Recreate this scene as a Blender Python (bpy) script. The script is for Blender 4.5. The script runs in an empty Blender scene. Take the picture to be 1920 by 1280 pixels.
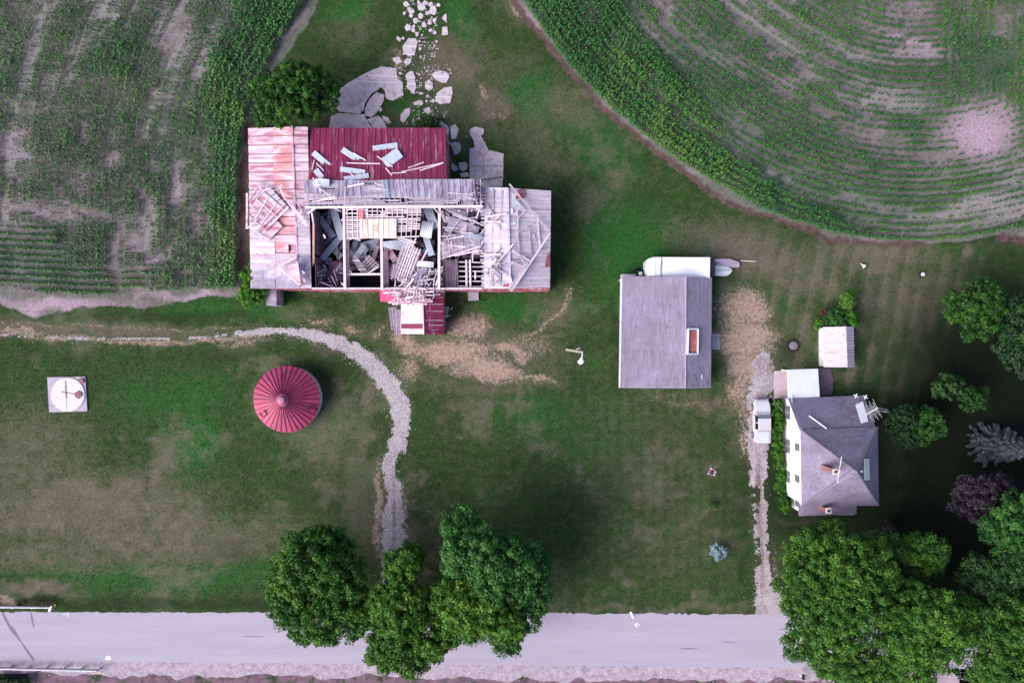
import bpy, math, random
import numpy as np
from mathutils import Vector, Matrix
random.seed(7); RNG = np.random.default_rng(7)
R = math.radians
sc = bpy.context.scene
# ------------------------------------------------------------------ camera, sky, sun, exposure
H = 86.0            # drone height
K = 0.06            # metres per photo pixel on the ground (photo 1920 x 1280)
cd = bpy.data.cameras.new('camera'); cam = bpy.data.objects.new('camera', cd); sc.collection.objects.link(cam)
cam.location = (0, 0, H); cam.rotation_euler = (0, 0, 0)
cd.sensor_width = 36; cd.lens = 36 * H / (1920 * K); cd.clip_start = 1; cd.clip_end = 6000
sc.camera = cam
SUN_EL, SUN_AZ = 37.0, 243.0           # azimuth clockwise from +Y (picture up)
w = bpy.data.worlds.new("World"); sc.world = w; w.use_nodes = True
nt = w.node_tree; nt.nodes.clear()
sky = nt.nodes.new('ShaderNodeTexSky'); sky.sky_type = 'NISHITA'; sky.sun_disc = False
sky.sun_elevation = R(SUN_EL); sky.sun_rotation = R(SUN_AZ); sky.air_density = 1.0; sky.dust_density = 3.0
bg = nt.nodes.new('ShaderNodeBackground'); bg.inputs[1].default_value = 0.075
wo = nt.nodes.new('ShaderNodeOutputWorld')
nt.links.new(sky.outputs[0], bg.inputs[0]); nt.links.new(bg.outputs[0], wo.inputs[0])
ld = bpy.data.lights.new('sun', 'SUN'); lo = bpy.data.objects.new('sun', ld); sc.collection.objects.link(lo)
ld.energy = 2.1; ld.angle = R(50); ld.color = (1.0, 0.95, 0.93)
sdir = Vector((math.sin(R(SUN_AZ)) * math.cos(R(SUN_EL)), math.cos(R(SUN_AZ)) * math.cos(R(SUN_EL)), math.sin(R(SUN_EL))))
lo.rotation_euler = sdir.to_track_quat('Z', 'Y').to_euler(); lo.location = sdir * 200
sc.view_settings.view_transform = 'Standard'; sc.view_settings.look = 'None'
sc.view_settings.exposure = 1.36; sc.view_settings.gamma = 1.0; sc.view_settings.use_curve_mapping = False
sc.cycles.max_bounces = 6

# ------------------------------------------------------------------ helpers
COL = sc.collection
def at(px, py, z=0.0):
    "world point at height z under photo pixel (px, py)"
    s = K * (H - z) / H
    return Vector(((px - 960) * s, (640 - py) * s, z))
def tag(o, label=None, cat=None, group=None, kind=None):
    if label: o['label'] = label
    if cat: o['category'] = cat; o['kind'] = 'thing'
    if group: o['group'] = group
    if kind: o['kind'] = kind
    return o
def empty(name, loc, label, cat, group=None, rz=0.0):
    o = bpy.data.objects.new(name, None); COL.objects.link(o); o.location = loc; o.rotation_euler = (0, 0, rz)
    o.empty_display_size = 0.3
    return tag(o, label, cat, group)
def copy_tree(o, parent=None):
    c = o.copy(); COL.objects.link(c)
    if parent: c.parent = parent
    for ch in [x for x in bpy.data.objects if x.parent == o]: copy_tree(ch, c)
    return c

class MB:
    "collects shapes, builds one mesh object"
    def __init__(s): s.v = []; s.f = []; s.t = []
    def add(s, vs, fs, tone=None):
        b = len(s.v); s.v += [tuple(p) for p in vs]
        t = random.random() if tone is None else tone
        for f in fs: s.f.append(tuple(i + b for i in f)); s.t.append(t)
        return s
    def hexa(s, a, b, tone=None):
        "a: 4 bottom points, b: 4 top points, both counter-clockwise"
        return s.add(list(a) + list(b), [(3, 2, 1, 0), (4, 5, 6, 7), (0, 1, 5, 4), (1, 2, 6, 5), (2, 3, 7, 6), (3, 0, 4, 7)], tone)
    def box(s, x0, x1, y0, y1, z0, z1, tone=None):
        return s.hexa([(x0, y0, z0), (x1, y0, z0), (x1, y1, z0), (x0, y1, z0)], [(x0, y0, z1), (x1, y0, z1), (x1, y1, z1), (x0, y1, z1)], tone)
    def beam(s, p, q, w=.1, h=None, tone=None, up=Vector((0, 0, 1))):
        h = w if h is None else h
        p, q = Vector(p), Vector(q); d = (q - p).normalized()
        u = up if abs(d.dot(up)) < .95 else Vector((0, 1, 0))
        sx = d.cross(u).normalized() * w / 2; sy = sx.cross(d).normalized() * h / 2
        return s.hexa([p - sx - sy, p + sx - sy, p + sx + sy, p - sx + sy], [q - sx - sy, q + sx - sy, q + sx + sy, q - sx + sy], tone)
    def slab(s, A, B, C, D, t=.05, tone=None):
        "quad given by its top corners, thickness t downwards"
        A, B, C, D = map(Vector, (A, B, C, D)); n = (B - A).cross(D - A).normalized()
        if n.z < 0: A, B, C, D = D, C, B, A; n = -n
        o = n * t
        return s.hexa([A - o, B - o, C - o, D - o], [A, B, C, D], tone)
    def prism(s, pts, z0, z1, tone=None):
        n = len(pts)
        ar = sum(pts[i][0] * pts[(i + 1) % n][1] - pts[(i + 1) % n][0] * pts[i][1] for i in range(n))
        if ar < 0: pts = pts[::-1]
        vs = [(p[0], p[1], z0) for p in pts] + [(p[0], p[1], z1) for p in pts]
        fs = [tuple(range(n - 1, -1, -1)), tuple(range(n, 2 * n))] + [(i, (i + 1) % n, n + (i + 1) % n, n + i) for i in range(n)]
        return s.add(vs, fs, tone)
    def tube(s, pts, rad, n=8, tone=None, caps=True):
        pts = [Vector(p) for p in pts]; rs = rad if isinstance(rad, (list, tuple)) else [rad] * len(pts)
        vs = []; fs = []
        for i, p in enumerate(pts):
            d = (pts[min(i + 1, len(pts) - 1)] - pts[max(i - 1, 0)]).normalized()
            u = Vector((0, 0, 1)) if abs(d.z) < .9 else Vector((1, 0, 0))
            a = d.cross(u).normalized(); b = a.cross(d)
            for k in range(n):
                t = 2 * math.pi * k / n; vs.append(p + (a * math.cos(t) + b * math.sin(t)) * rs[i])
        for i in range(len(pts) - 1):
            for k in range(n): fs.append((i * n + k, i * n + (k + 1) % n, (i + 1) * n + (k + 1) % n, (i + 1) * n + k))
        if caps: fs.append(tuple(range(n - 1, -1, -1))); m = (len(pts) - 1) * n; fs.append(tuple(range(m, m + n)))
        return s.add(vs, fs, tone)
    def lathe(s, prof, c, n=32, tone=None):
        vs = []; fs = []
        for r, z in prof:
            for k in range(n):
                t = 2 * math.pi * k / n; vs.append((c[0] + r * math.cos(t), c[1] + r * math.sin(t), c[2] + z))
        for i in range(len(prof) - 1):
            for k in range(n): fs.append((i * n + k, i * n + (k + 1) % n, (i + 1) * n + (k + 1) % n, (i + 1) * n + k))
        m = (len(prof) - 1) * n; fs.append(tuple(range(m, m + n))); fs.append(tuple(range(n - 1, -1, -1)))
        return s.add(vs, fs, tone)
    def build(s, name, m, parent=None, smooth=False, bevel=0):
        me = bpy.data.meshes.new(name); off = parent.matrix_basis.inverted() if parent else None
        vs = s.v
        if parent:
            pm = Matrix(); q = parent
            while q: pm = Matrix.LocRotScale(q.location, q.rotation_euler, q.scale) @ pm; q = q.parent
            inv = pm.inverted(); vs = [tuple(inv @ Vector(p)) for p in vs]
        me.from_pydata(vs, [], s.f)
        a = me.attributes.new('tone', 'FLOAT', 'FACE'); a.data.foreach_set('value', np.array(s.t, 'f'))
        if smooth: me.polygons.foreach_set('use_smooth', [True] * len(me.polygons))
        me.materials.append(m); me.update()
        o = bpy.data.objects.new(name, me); COL.objects.link(o)
        if parent: o.parent = parent
        if bevel:
            b = o.modifiers.new('bevel', 'BEVEL'); b.width = bevel; b.segments = 2; b.limit_method = 'ANGLE'
        return o

def qmesh(name, V, m, tone=None, parent=None, origin=None):
    "fast mesh of separate polygons: V (N, k, 3) world coordinates"
    N, k = V.shape[:2]
    if origin is not None: V = V - np.array(origin, dtype=V.dtype)
    me = bpy.data.meshes.new(name)
    me.vertices.add(N * k); me.vertices.foreach_set('co', V.reshape(-1).astype('f'))
    me.loops.add(N * k); me.loops.foreach_set('vertex_index', np.arange(N * k, dtype='i'))
    me.polygons.add(N); me.polygons.foreach_set('loop_start', np.arange(0, N * k, k, dtype='i')); me.polygons.foreach_set('loop_total', np.full(N, k, 'i'))
    if tone is not None:
        a = me.attributes.new('tone', 'FLOAT', 'FACE'); a.data.foreach_set('value', tone.astype('f'))
    me.materials.append(m); me.update(calc_edges=True)
    o = bpy.data.objects.new(name, me); COL.objects.link(o)
    if parent: o.parent = parent
    return o

# noise over arrays
def vnoise(x, y, scale, seed):
    rg = np.random.default_rng(seed); T = rg.random((256, 256))
    u = x / scale + 1000.3; v = y / scale + 1000.7
    i = np.floor(u).astype(int); j = np.floor(v).astype(int); fu = u - i; fv = v - j
    fu = fu * fu * (3 - 2 * fu); fv = fv * fv * (3 - 2 * fv)
    g = lambda a, b: T[a % 256, b % 256]
    return (g(i, j) * (1 - fu) + g(i + 1, j) * fu) * (1 - fv) + (g(i, j + 1) * (1 - fu) + g(i + 1, j + 1) * fu) * fv
def fbm(x, y, scale, seed, o=4):
    s = 0; a = 1; t = 0
    for k in range(o): s = s + a * vnoise(x, y, scale / 2 ** k, seed + k * 17); t += a; a *= .55
    return s / t
def sstep(a, b, x):
    t = np.clip((x - a) / (b - a), 0, 1); return t * t * (3 - 2 * t)
def inpoly(px, py, poly):
    r = np.zeros(px.shape, bool); n = len(poly)
    for i in range(n):
        x0, y0 = poly[i]; x1, y1 = poly[(i + 1) % n]
        if y0 == y1: continue
        c = ((y0 > py) != (y1 > py)) & (px < (x1 - x0) * (py - y0) / (y1 - y0) + x0); r ^= c
    return r
def pdist(px, py, line, widths=None):
    "distance to a polyline; also the width interpolated at the closest point"
    best = np.full(px.shape, 1e9); W = np.zeros(px.shape)
    for i in range(len(line) - 1):
        ax, ay = line[i]; bx, by = line[i + 1]; dx, dy = bx - ax, by - ay; L = dx * dx + dy * dy + 1e-9
        t = np.clip(((px - ax) * dx + (py - ay) * dy) / L, 0, 1)
        d = np.hypot(px - ax - t * dx, py - ay - t * dy); m = d < best
        best = np.where(m, d, best)
        if widths is not None: W = np.where(m, widths[i] * (1 - t) + widths[i + 1] * t, W)
    return (best, W) if widths is not None else best
def polyd(px, py, poly):
    "signed distance, positive inside"
    d = pdist(px, py, list(poly) + [poly[0]]); return np.where(inpoly(px, py, poly), d, -d)
def blob(px, py, cx, cy, rx, ry, rot=0, soft=.6):
    c, s = math.cos(R(rot)), math.sin(R(rot)); x = px - cx; y = py - cy
    d = np.sqrt(((x * c + y * s) / rx) ** 2 + ((-x * s + y * c) / ry) ** 2)
    return 1 - sstep(1 - soft, 1 + soft * .5, d)

# ------------------------------------------------------------------ materials
class NM:
    "tiny node helper"
    def __init__(s, name):
        s.m = bpy.data.materials.new(name); s.m.use_nodes = True; s.t = s.m.node_tree; s.b = s.t.nodes['Principled BSDF']
        s.geo = s.t.nodes.new('ShaderNodeNewGeometry')
    def link(s, a, b): s.t.links.new(a, b)
    def noise(s, scale, detail=4, rough=.6, stretch=None, rot=0, dist=0):
        n = s.t.nodes.new('ShaderNodeTexNoise'); n.inputs['Scale'].default_value = scale; n.inputs['Detail'].default_value = detail
        n.inputs['Roughness'].default_value = rough; n.inputs['Distortion'].default_value = dist
        mp = s.t.nodes.new('ShaderNodeMapping'); mp.inputs['Scale'].default_value = stretch or (1, 1, 1); mp.inputs['Rotation'].default_value = (0, 0, rot)
        s.link(s.geo.outputs['Position'], mp.inputs[0]); s.link(mp.outputs[0], n.inputs['Vector']); return n.outputs['Fac']
    def attr(s, name):
        a = s.t.nodes.new('ShaderNodeAttribute'); a.attribute_name = name; return a.outputs['Fac']
    def ramp(s, f, a, b, c0=0.0, c1=1.0):
        n = s.t.nodes.new('ShaderNodeMapRange'); n.inputs[1].default_value = a; n.inputs[2].default_value = b; n.inputs[3].default_value = c0; n.inputs[4].default_value = c1
        n.clamp = True; s.link(f, n.inputs[0]); return n.outputs[0]
    def math(s, op, a, b=None):
        n = s.t.nodes.new('ShaderNodeMath'); n.operation = op
        for k, v in enumerate((a, b)):
            if v is None: continue
            if isinstance(v, (int, float)): n.inputs[k].default_value = v
            else: s.link(v, n.inputs[k])
        return n.outputs[0]
    def mix(s, f, a, b, mode='MIX'):
        n = s.t.nodes.new('ShaderNodeMix'); n.data_type = 'RGBA'; n.blend_type = mode
        for k, v in ((0, f), (6, a), (7, b)):
            if isinstance(v, tuple): n.inputs[k].default_value = (*v, 1)
            elif isinstance(v, (int, float)): n.inputs[k].default_value = v
            else: s.link(v, n.inputs[k])
        return n.outputs[2]
    def done(s, col, rough=.8, bump=None, bstr=.3, bdist=.05, spec=.3, metal=0):
        if isinstance(col, tuple): s.b.inputs['Base Color'].default_value = (*col, 1)
        else: s.link(col, s.b.inputs['Base Color'])
        s.b.inputs['Roughness'].default_value = rough; s.b.inputs['Specular IOR Level'].default_value = spec; s.b.inputs['Metallic'].default_value = metal
        if bump is not None:
            n = s.t.nodes.new('ShaderNodeBump'); n.inputs['Strength'].default_value = bstr; n.inputs['Distance'].default_value = bdist
            s.link(bump, n.inputs['Height']); s.link(n.outputs[0], s.b.inputs['Normal'])
        return s.m
def pmat(name, c1, c2, scale=1.5, c3=None, s3=.4, f3=(.5, .65), tone=.0, stretch=None, rough=.75, bump=.25, fine=12, spec=.3, metal=0):
    "two noisy colours, an optional third in patches, per-face tone"
    n = NM(name); a = n.noise(scale, 6, .65, stretch); f = n.noise(fine, 4, .7, stretch)
    col = n.mix(n.ramp(a, .3, .7), c1, c2)
    if c3: col = n.mix(n.ramp(n.noise(s3, 6, .7, stretch, dist=.4), *f3), col, c3)
    if tone: col = n.mix(1.0, col, n.mix(n.attr('tone'), (1 - tone,) * 3, (1 + tone,) * 3), 'MULTIPLY')
    col = n.mix(1.0, col, n.mix(n.ramp(f, .25, .75), (.86,) * 3, (1.14,) * 3), 'MULTIPLY')
    return n.done(col, rough, f, bump, .03, spec, metal)

# ------------------------------------------------------------------ ground masks (photo pixel coordinates, z = 0)
NW_FIELD = [(-400, -600), (720, -600), (640, -120), (572, 0), (535, 62), (502, 120), (478, 175), (458, 235), (448, 300), (446, 400), (448, 480), (444, 541), (360, 541), (278, 546), (225, 552), (140, 552), (60, 545), (0, 538), (-120, 528), (-400, 520)]
NE_FIELD = [(978, 0), (1015, 55), (1055, 110), (1100, 160), (1150, 208), (1210, 256), (1270, 302), (1340, 345), (1420, 388), (1490, 416), (1570, 438), (1650, 450), (1730, 452), (1810, 446), (1880, 432), (1930, 420), (2100, 370), (2400, 250), (2400, -600), (800, -600), (900, -150)]
SOIL_NW = [(-400, -600), (760, -600), (690, -160), (600, 0), (545, 90), (505, 140), (487, 190), (468, 240), (455, 330), (453, 540), (445, 560), (400, 556), (340, 562), (270, 578), (200, 570), (120, 582), (60, 596), (40, 585), (0, 570), (-400, 560)]
SOIL_NE = [(955, 0), (1000, 52), (1045, 112), (1100, 172), (1150, 222), (1210, 268), (1270, 318), (1340, 362), (1400, 395), (1480, 425), (1560, 448), (1650, 458), (1730, 459), (1800, 452), (1870, 440), (1905, 445), (1930, 460), (2100, 390), (2400, 270), (2400, -600), (780, -600), (880, -150)]
DRIVE_A = [((-300, 628), 7), ((0, 628), 8), ((120, 634), 5), ((250, 636), 4), ((370, 634), 5), ((440, 626), 9), ((520, 620), 9), ((580, 626), 11), ((640, 645), 15), ((690, 675), 20), ((725, 715), 22), ((748, 755), 22), ((750, 800), 20), ((738, 850), 21), ((733, 880), 23), ((738, 920), 22), ((738, 970), 25), ((736, 1040), 25), ((736, 1110), 30), ((738, 1150), 40)]
DRIVE_B = [((1432, 672), 16), ((1428, 705), 25), ((1424, 760), 25), ((1422, 830), 22), ((1421, 900), 20), ((1424, 960), 17), ((1428, 1040), 19), ((1436, 1100), 22), ((1445, 1148), 34), ((1450, 1160), 45)]
LW = [(700, -260), (640, -120), (572, 0), (535, 62), (502, 120), (478, 175), (458, 235), (448, 300), (446, 400), (446, 480), (444, 560), (443, 640)]
LE = [(840, -260), (905, -130), (978, 0), (1015, 55), (1055, 110), (1100, 160), (1150, 208), (1210, 256), (1270, 302), (1340, 345), (1420, 388), (1490, 416), (1570, 438), (1650, 450), (1730, 452), (1810, 446), (1880, 432), (1930, 420), (2040, 385), (2200, 330)]
def streaks(px, py):
    "pale bands that follow the planting rows of the two fields"
    dW = pdist(px, py, LW); dE = pdist(px, py, LE)
    a = fbm(dW / 11.0, py / 95.0 + 40, 1.0, 201, 3); b_ = fbm(dE / 9.0, px / 120.0 + 80, 1.0, 203, 3)
    a2 = vnoise(dW / 55.0, py / 160.0, 1.0, 205); b2 = vnoise(dE / 45.0, px / 260.0, 1.0, 207)
    W = sstep(.46, .74, a * .65 + a2 * .35) * sstep(70, 130, dW); E = sstep(.48, .76, b_ * .6 + b2 * .4) * sstep(40, 150, dE + .12 * (px - 1000))
    return np.where(px < 760, W, E)
def masks(X, Y):
    px = X / K + 960; py = 640 - Y / K
    wx = px + (fbm(X, Y, 3.0, 11) - .5) * 40 + (vnoise(X, Y, .6, 12) - .5) * 8
    wy = py + (fbm(X, Y, 3.0, 13) - .5) * 40 + (vnoise(X, Y, .6, 14) - .5) * 8
    B = lambda *a, **k: blob(wx, wy, *a, **k)
    big = fbm(X, Y, 9, 21, 5); med = fbm(X, Y, 3.2, 22, 4); sm = fbm(X, Y, 1.1, 23, 3)
    # general dryness: patchy lawn
    dry = sstep(.48, .66, big * .55 + med * .3 + sm * .15) * .55
    def addm(m, b, k): return np.maximum(m, b * k)
    L = [(150, 950, 260, 75, -3, .8), (300, 1010, 330, 60, 0, .68), (60, 860, 130, 110, 0, .55), (305, 870, 26, 90, 22, .8), (100, 1040, 160, 40, 0, .6),
         (330, 1000, 120, 70, 0, .7), (620, 860, 50, 60, 0, .35), (660, 820, 30, 50, 0, .4), (1080, 200, 80, 60, 30, .6), (1000, 260, 60, 100, 0, .45),
         (920, 200, 50, 60, 20, .8), (960, 130, 60, 50, 0, .35), (1110, 370, 40, 40, 0, .55), (1390, 470, 160, 55, 15, .8), (1500, 520, 90, 60, 0, .6), (1700, 560, 120, 70, 0, .5),
         (1640, 480, 140, 40, 5, .7), (1200, 850, 180, 160, 0, .25), (1250, 1000, 150, 110, 0, .3), (850, 130, 90, 70, 0, .75), (660, 60, 60, 50, 0, .4), (880, 60, 30, 40, 0, .4),
         (860, 720, 120, 20, 10, .5), (560, 590, 60, 20, 0, .5), (1350, 760, 90, 25, 8, .6), (1390, 810, 25, 70, 0, .45), (180, 905, 120, 30, 0, .5), (1420, 960, 26, 130, 0, .35),
         (70, 1105, 90, 18, 0, .8), (1250, 1142, 250, 8, 0, .5), (1010, 20, 20, 60, -30, .7), (1500, 640, 40, 90, 0, .4), (900, 650, 190, 50, 5, .75), (1040, 590, 60, 45, -40, .7),
         (620, 650, 90, 25, 20, .6), (200, 616, 420, 20, 2, .75), (690, 740, 16, 60, 0, .7), (1490, 972, 45, 8, 0, .7), (1667, 985, 20, 18, 0, .8), (800, 1010, 60, 60, 0, .2), (860, 160, 80, 110, 0, .5)]
    for cx, cy, rx, ry, rot, k in L: dry = addm(dry, B(cx, cy, rx, ry, rot, .8), k)
    dry = np.clip(dry * (.50 + .85 * sm) , 0, 1)
    # mowing tracks, north-east lawn and faint ones elsewhere
    u = (px + .21 * py); fade = sstep(430, 480, py) * (1 - sstep(700, 800, py)) * sstep(1330, 1400, px) * (1 - sstep(1830, 1900, px))
    stripe = .5 + .5 * np.sin(u / 34.0 * 2 * np.pi + 1.5 * (vnoise(X, Y, 9, 31) - .5)); edge = sstep(.93, 1.0, .5 + .5 * np.sin(u / 34.0 * 2 * np.pi + 1.2))
    mow = fade * (stripe * .4 + edge * .35)
    h = .5 + .5 * np.sin(py / 21.0 * 2 * np.pi + vnoise(X, Y, 12, 33) * 3)
    mow = mow + sstep(650, 750, py) * (1 - sstep(1380, 1400, px)) * (h * .10 + .08 * np.sin(px / 22.0 * 2 * np.pi) * sstep(900, 1000, px) + .04)
    mow = mow + .22 * sstep(1480, 1600, px) * sstep(480, 560, py) * (.5 + .5 * np.sin(px / 30.0 * 2 * np.pi))
    dry = np.clip(dry + mow * .7 * (.4 + sm), 0, 1)
    # lush grass
    lush = sstep(.5, .7, big * .4 + med * .6) * .45
    for cx, cy, rx, ry, rot, k in [(870, 40, 40, 60, -20, .9), (1120, 270, 120, 60, 35, .9), (1010, 190, 70, 60, 40, .9), (1180, 470, 110, 120, 0, .8), (950, 580, 100, 30, 0, .9), (800, 640, 70, 22, 0, .8),
         (330, 740, 150, 60, 0, .7), (360, 830, 60, 90, 20, .9), (1000, 780, 160, 60, 0, .6), (520, 580, 60, 40, 0, .8), (1120, 820, 140, 120, 0, .5), (1310, 560, 20, 20, 0, .5), (650, 20, 60, 30, 0, .8),
         (350, 1080, 400, 40, 0, .7), (780, 210, 60, 30, 0, .7), (980, 330, 30, 60, 20, .5), (640, 800, 40, 40, 0, .6), (580, 720, 70, 50, 0, .3), (380, 575, 100, 22, 0, .7), (120, 1075, 70, 20, 0, .5)]:
        lush = addm(lush, B(cx, cy, rx, ry, rot, .8), k)
    lush = np.clip(lush * (.5 + .9 * med), 0, 1)
    # darker grass with painted-in shade, mainly the yard east of the house
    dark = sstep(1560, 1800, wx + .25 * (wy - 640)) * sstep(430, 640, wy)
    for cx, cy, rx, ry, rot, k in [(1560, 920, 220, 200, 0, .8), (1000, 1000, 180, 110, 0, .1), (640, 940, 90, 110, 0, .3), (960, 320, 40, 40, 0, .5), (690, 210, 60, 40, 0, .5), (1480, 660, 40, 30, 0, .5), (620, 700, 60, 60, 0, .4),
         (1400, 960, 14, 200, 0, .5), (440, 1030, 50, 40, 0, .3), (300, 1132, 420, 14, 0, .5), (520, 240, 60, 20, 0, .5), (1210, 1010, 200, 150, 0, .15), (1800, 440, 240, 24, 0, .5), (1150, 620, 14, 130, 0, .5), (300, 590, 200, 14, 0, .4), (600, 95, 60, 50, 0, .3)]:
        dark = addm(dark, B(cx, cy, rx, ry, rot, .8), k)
    # bare tan / pink dirt
    dirt = np.zeros(px.shape)
    for cx, cy, rx, ry, rot, k in [(880, 615, 50, 34, 0, .85), (850, 662, 105, 28, 0, .95), (920, 693, 95, 24, 8, .95), (1000, 640, 60, 30, 0, .5), (960, 660, 50, 16, 0, .9), (1010, 705, 60, 9, 6, .7), (760, 650, 45, 22, 30, .8), (770, 690, 30, 30, 40, .7), (1048, 580, 9, 40, 30, .6),
         (600, 600, 40, 8, 15, .6), (660, 612, 30, 12, 20, .6), (705, 620, 22, 14, 0, .6), (1398, 585, 62, 46, 20, .95), (1396, 640, 70, 46, 0, 1), (1405, 690, 52, 50, 0, .9), (1385, 730, 40, 36, 0, .7), (1395, 770, 20, 60, 0, .6),
         (706, 720, 10, 30, 0, .6), (40, 622, 60, 8, 3, .8), (110, 627, 30, 8, 0, .8), (240, 612, 14, 8, 0, .8), (320, 634, 60, 6, 0, .5), (712, 960, 10, 110, 0, .9), (762, 960, 7, 100, 0, .6), (900, 185, 14, 24, 0, .7), (930, 220, 30, 16, 30, .4),
         (745, 92, 10, 12, 0, .7), (740, 112, 12, 8, 0, .7), (460, 640, 50, 12, 0, .6), (1300, 760, 60, 9, 8, .5), (1396, 830, 8, 30, 0, .7), (1240, 742, 60, 8, 0, .4), (975, 15, 14, 40, -30, .8), (1452, 1060, 6, 60, 0, .5), (1335, 884, 10, 9, 0, .7), (1667, 985, 13, 12, 0, .6),
         (460, 400, 12, 190, 0, .5), (880, 250, 10, 20, 0, .4), (1060, 545, 8, 20, 0, .3), (60, 1124, 70, 6, 0, .3), (8, 1122, 20, 10, 0, .8), (565, 540, 60, 5, 0, .5), (640, 545, 80, 4, 0, .5)]:
        dirt = addm(dirt, B(cx, cy, rx, ry, rot, .9), k); dry = np.maximum(dry, B(cx, cy, rx + 14, ry + 12, rot, .9) * k * .85)
    for ln_, w_, k in [([(-200, 620), (0, 625), (130, 632), (260, 640), (350, 640), (440, 632), (520, 622)], 8, .62), ([(-200, 600), (0, 606), (200, 611), (360, 617), (450, 612)], 4, .45), ([(400, 645), (520, 640)], 6, .4), ([(1340, 745), (1395, 790), (1405, 870), (1407, 1000)], 7, .35), ([(1070, 545), (1058, 580), (1020, 610), (960, 640)], 8, .5)]:
        dirt = addm(dirt, 1 - sstep(.2, 1.3, pdist(wx * .4 + px * .6, wy * .4 + py * .6, ln_) / w_), k)
    dirt = np.clip(dirt * 1.25 - .35 * sm, 0, 1)
    soilN = sstep(-6, 6, polyd(wx * .4 + px * .6, wy * .4 + py * .6, SOIL_NW)); soilE = sstep(-6, 6, polyd(wx * .35 + px * .65, wy * .35 + py * .65, SOIL_NE))
    soil = np.maximum(soilN, soilE)
    # bleached patches of the fields, and greener (weedy) soil
    stk = np.where((np.abs(X) < 70) & (np.abs(Y) < 50), streaks(px, py), .3)
    pale = np.maximum(sstep(.42, .68, big * .35 + med * .4 + sm * .25) * .4, stk * .15)
    for cx, cy, rx, ry, rot, k in [(1830, 245, 75, 66, 0, 1), (1870, 205, 50, 30, 0, .8), (60, 400, 110, 22, 10, .55), (170, 410, 70, 16, 12, .6), (215, 460, 16, 60, 0, .6), (335, 345, 16, 60, 8, .9), (260, 450, 20, 40, 0, .5), (345, 90, 14, 110, 14, .6), (220, 305, 24, 18, 0, .8),
         (300, 175, 14, 26, -30, .8), (30, 280, 50, 60, 0, .6), (1700, 86, 80, 8, 14, 1), (1485, 128, 30, 10, 35, .7), (1640, 30, 90, 40, 20, .5), (120, 225, 60, 40, 0, .35), (300, 480, 60, 10, -30, .7), (100, 568, 120, 14, 0, 1), (360, 552, 100, 9, 0, .9), (50, 582, 30, 14, 0, 1), (535, 70, 8, 80, 35, .8),
         (1720, 20, 120, 30, 0, .4), (1610, 380, 110, 12, 12, .5), (1740, 310, 90, 18, 0, .6), (1500, 210, 80, 14, 30, .4), (1000, 40, 12, 60, -35, .8), (1305, 320, 40, 8, 35, .6), (1880, 60, 60, 50, 0, .4), (190, 160, 20, 60, 10, .3)]:
        pale = addm(pale, B(cx, cy, rx * 1.15, ry * 1.15, rot, 1.0), k * (.45 + .8 * sm if k < 1 else 1))
    weed = sstep(.42, .62, fbm(X, Y, 6, 61, 4)) * .5
    for cx, cy, rx, ry, rot, k in [(1620, 380, 320, 60, 8, .9), (1300, 200, 300, 120, 35, .7), (1850, 380, 120, 50, -10, .8), (70, 490, 160, 50, 0, .9), (200, 90, 120, 120, 0, .5), (420, 300, 40, 260, 0, .8), (520, 60, 70, 90, 0, .9), (1850, 120, 60, 110, 0, .7), (1500, 60, 200, 60, 20, .5)]:
        weed = addm(weed, B(cx, cy, rx, ry, rot, .9), k)
    weed = weed * (1 - .85 * pale)
    brown = np.zeros(px.shape)
    for ln_, w_, k in [([(470, 235), (456, 320), (455, 400), (457, 545)], 11, 1.0), ([(950, -20), (1000, 52), (1060, 125), (1110, 180), (1160, 228), (1230, 282), (1330, 356), (1400, 396), (1480, 426), (1560, 449), (1650, 460), (1730, 461)], 9, .75), ([(1880, 445), (1920, 452)], 14, .8)]:
        brown = np.maximum(brown, (1 - sstep(.4, 1.1, pdist(wx * .5 + px * .5, wy * .5 + py * .5, ln_) / w_)) * k)
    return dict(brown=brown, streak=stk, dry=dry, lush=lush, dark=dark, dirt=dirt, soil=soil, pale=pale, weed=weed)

def axis(lo, hi, step, far):
    f = np.arange(lo, hi + step * .5, step); e = []; d = step * 3; x = hi
    while x < far: x += d; d *= 1.5; e.append(x)
    e = np.array(e); return np.concatenate([-(e[::-1]), f, e]) if abs(lo + hi) < 1e-6 else None
gx = axis(-63, 63, .21, 2500); gy = axis(-44, 44, .21, 2500)
GX, GY = np.meshgrid(gx, gy); nx, ny = len(gx), len(gy)
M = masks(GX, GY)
me = bpy.data.meshes.new('ground')
co = np.stack([GX, GY, np.zeros_like(GX)], -1).reshape(-1, 3)
me.vertices.add(nx * ny); me.vertices.foreach_set('co', co.reshape(-1).astype('f'))
ii, jj = np.meshgrid(np.arange(nx - 1), np.arange(ny - 1)); a = (jj * nx + ii).reshape(-1)
q = np.stack([a, a + 1, a + nx + 1, a + nx], -1)
me.loops.add(q.size); me.loops.foreach_set('vertex_index', q.reshape(-1).astype('i'))
me.polygons.add(len(q)); me.polygons.foreach_set('loop_start', np.arange(0, q.size, 4, dtype='i')); me.polygons.foreach_set('loop_total', np.full(len(q), 4, 'i'))
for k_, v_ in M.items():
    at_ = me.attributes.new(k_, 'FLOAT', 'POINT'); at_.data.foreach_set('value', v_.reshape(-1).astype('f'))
me.update(calc_edges=True)
g = NM('lawn_and_soil')
n1 = g.noise(1.2, 8, .72); n2 = g.noise(7, 6, .75); n3 = g.noise(26, 4, .8); n4 = g.noise(.35, 6, .7); n5 = g.noise(2.6, 6, .75); n6 = g.noise(.9, 7, .8, dist=.3)
def jit(f, k=.5):
    k = k * 2.2
    return _jit(f, k)
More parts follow.
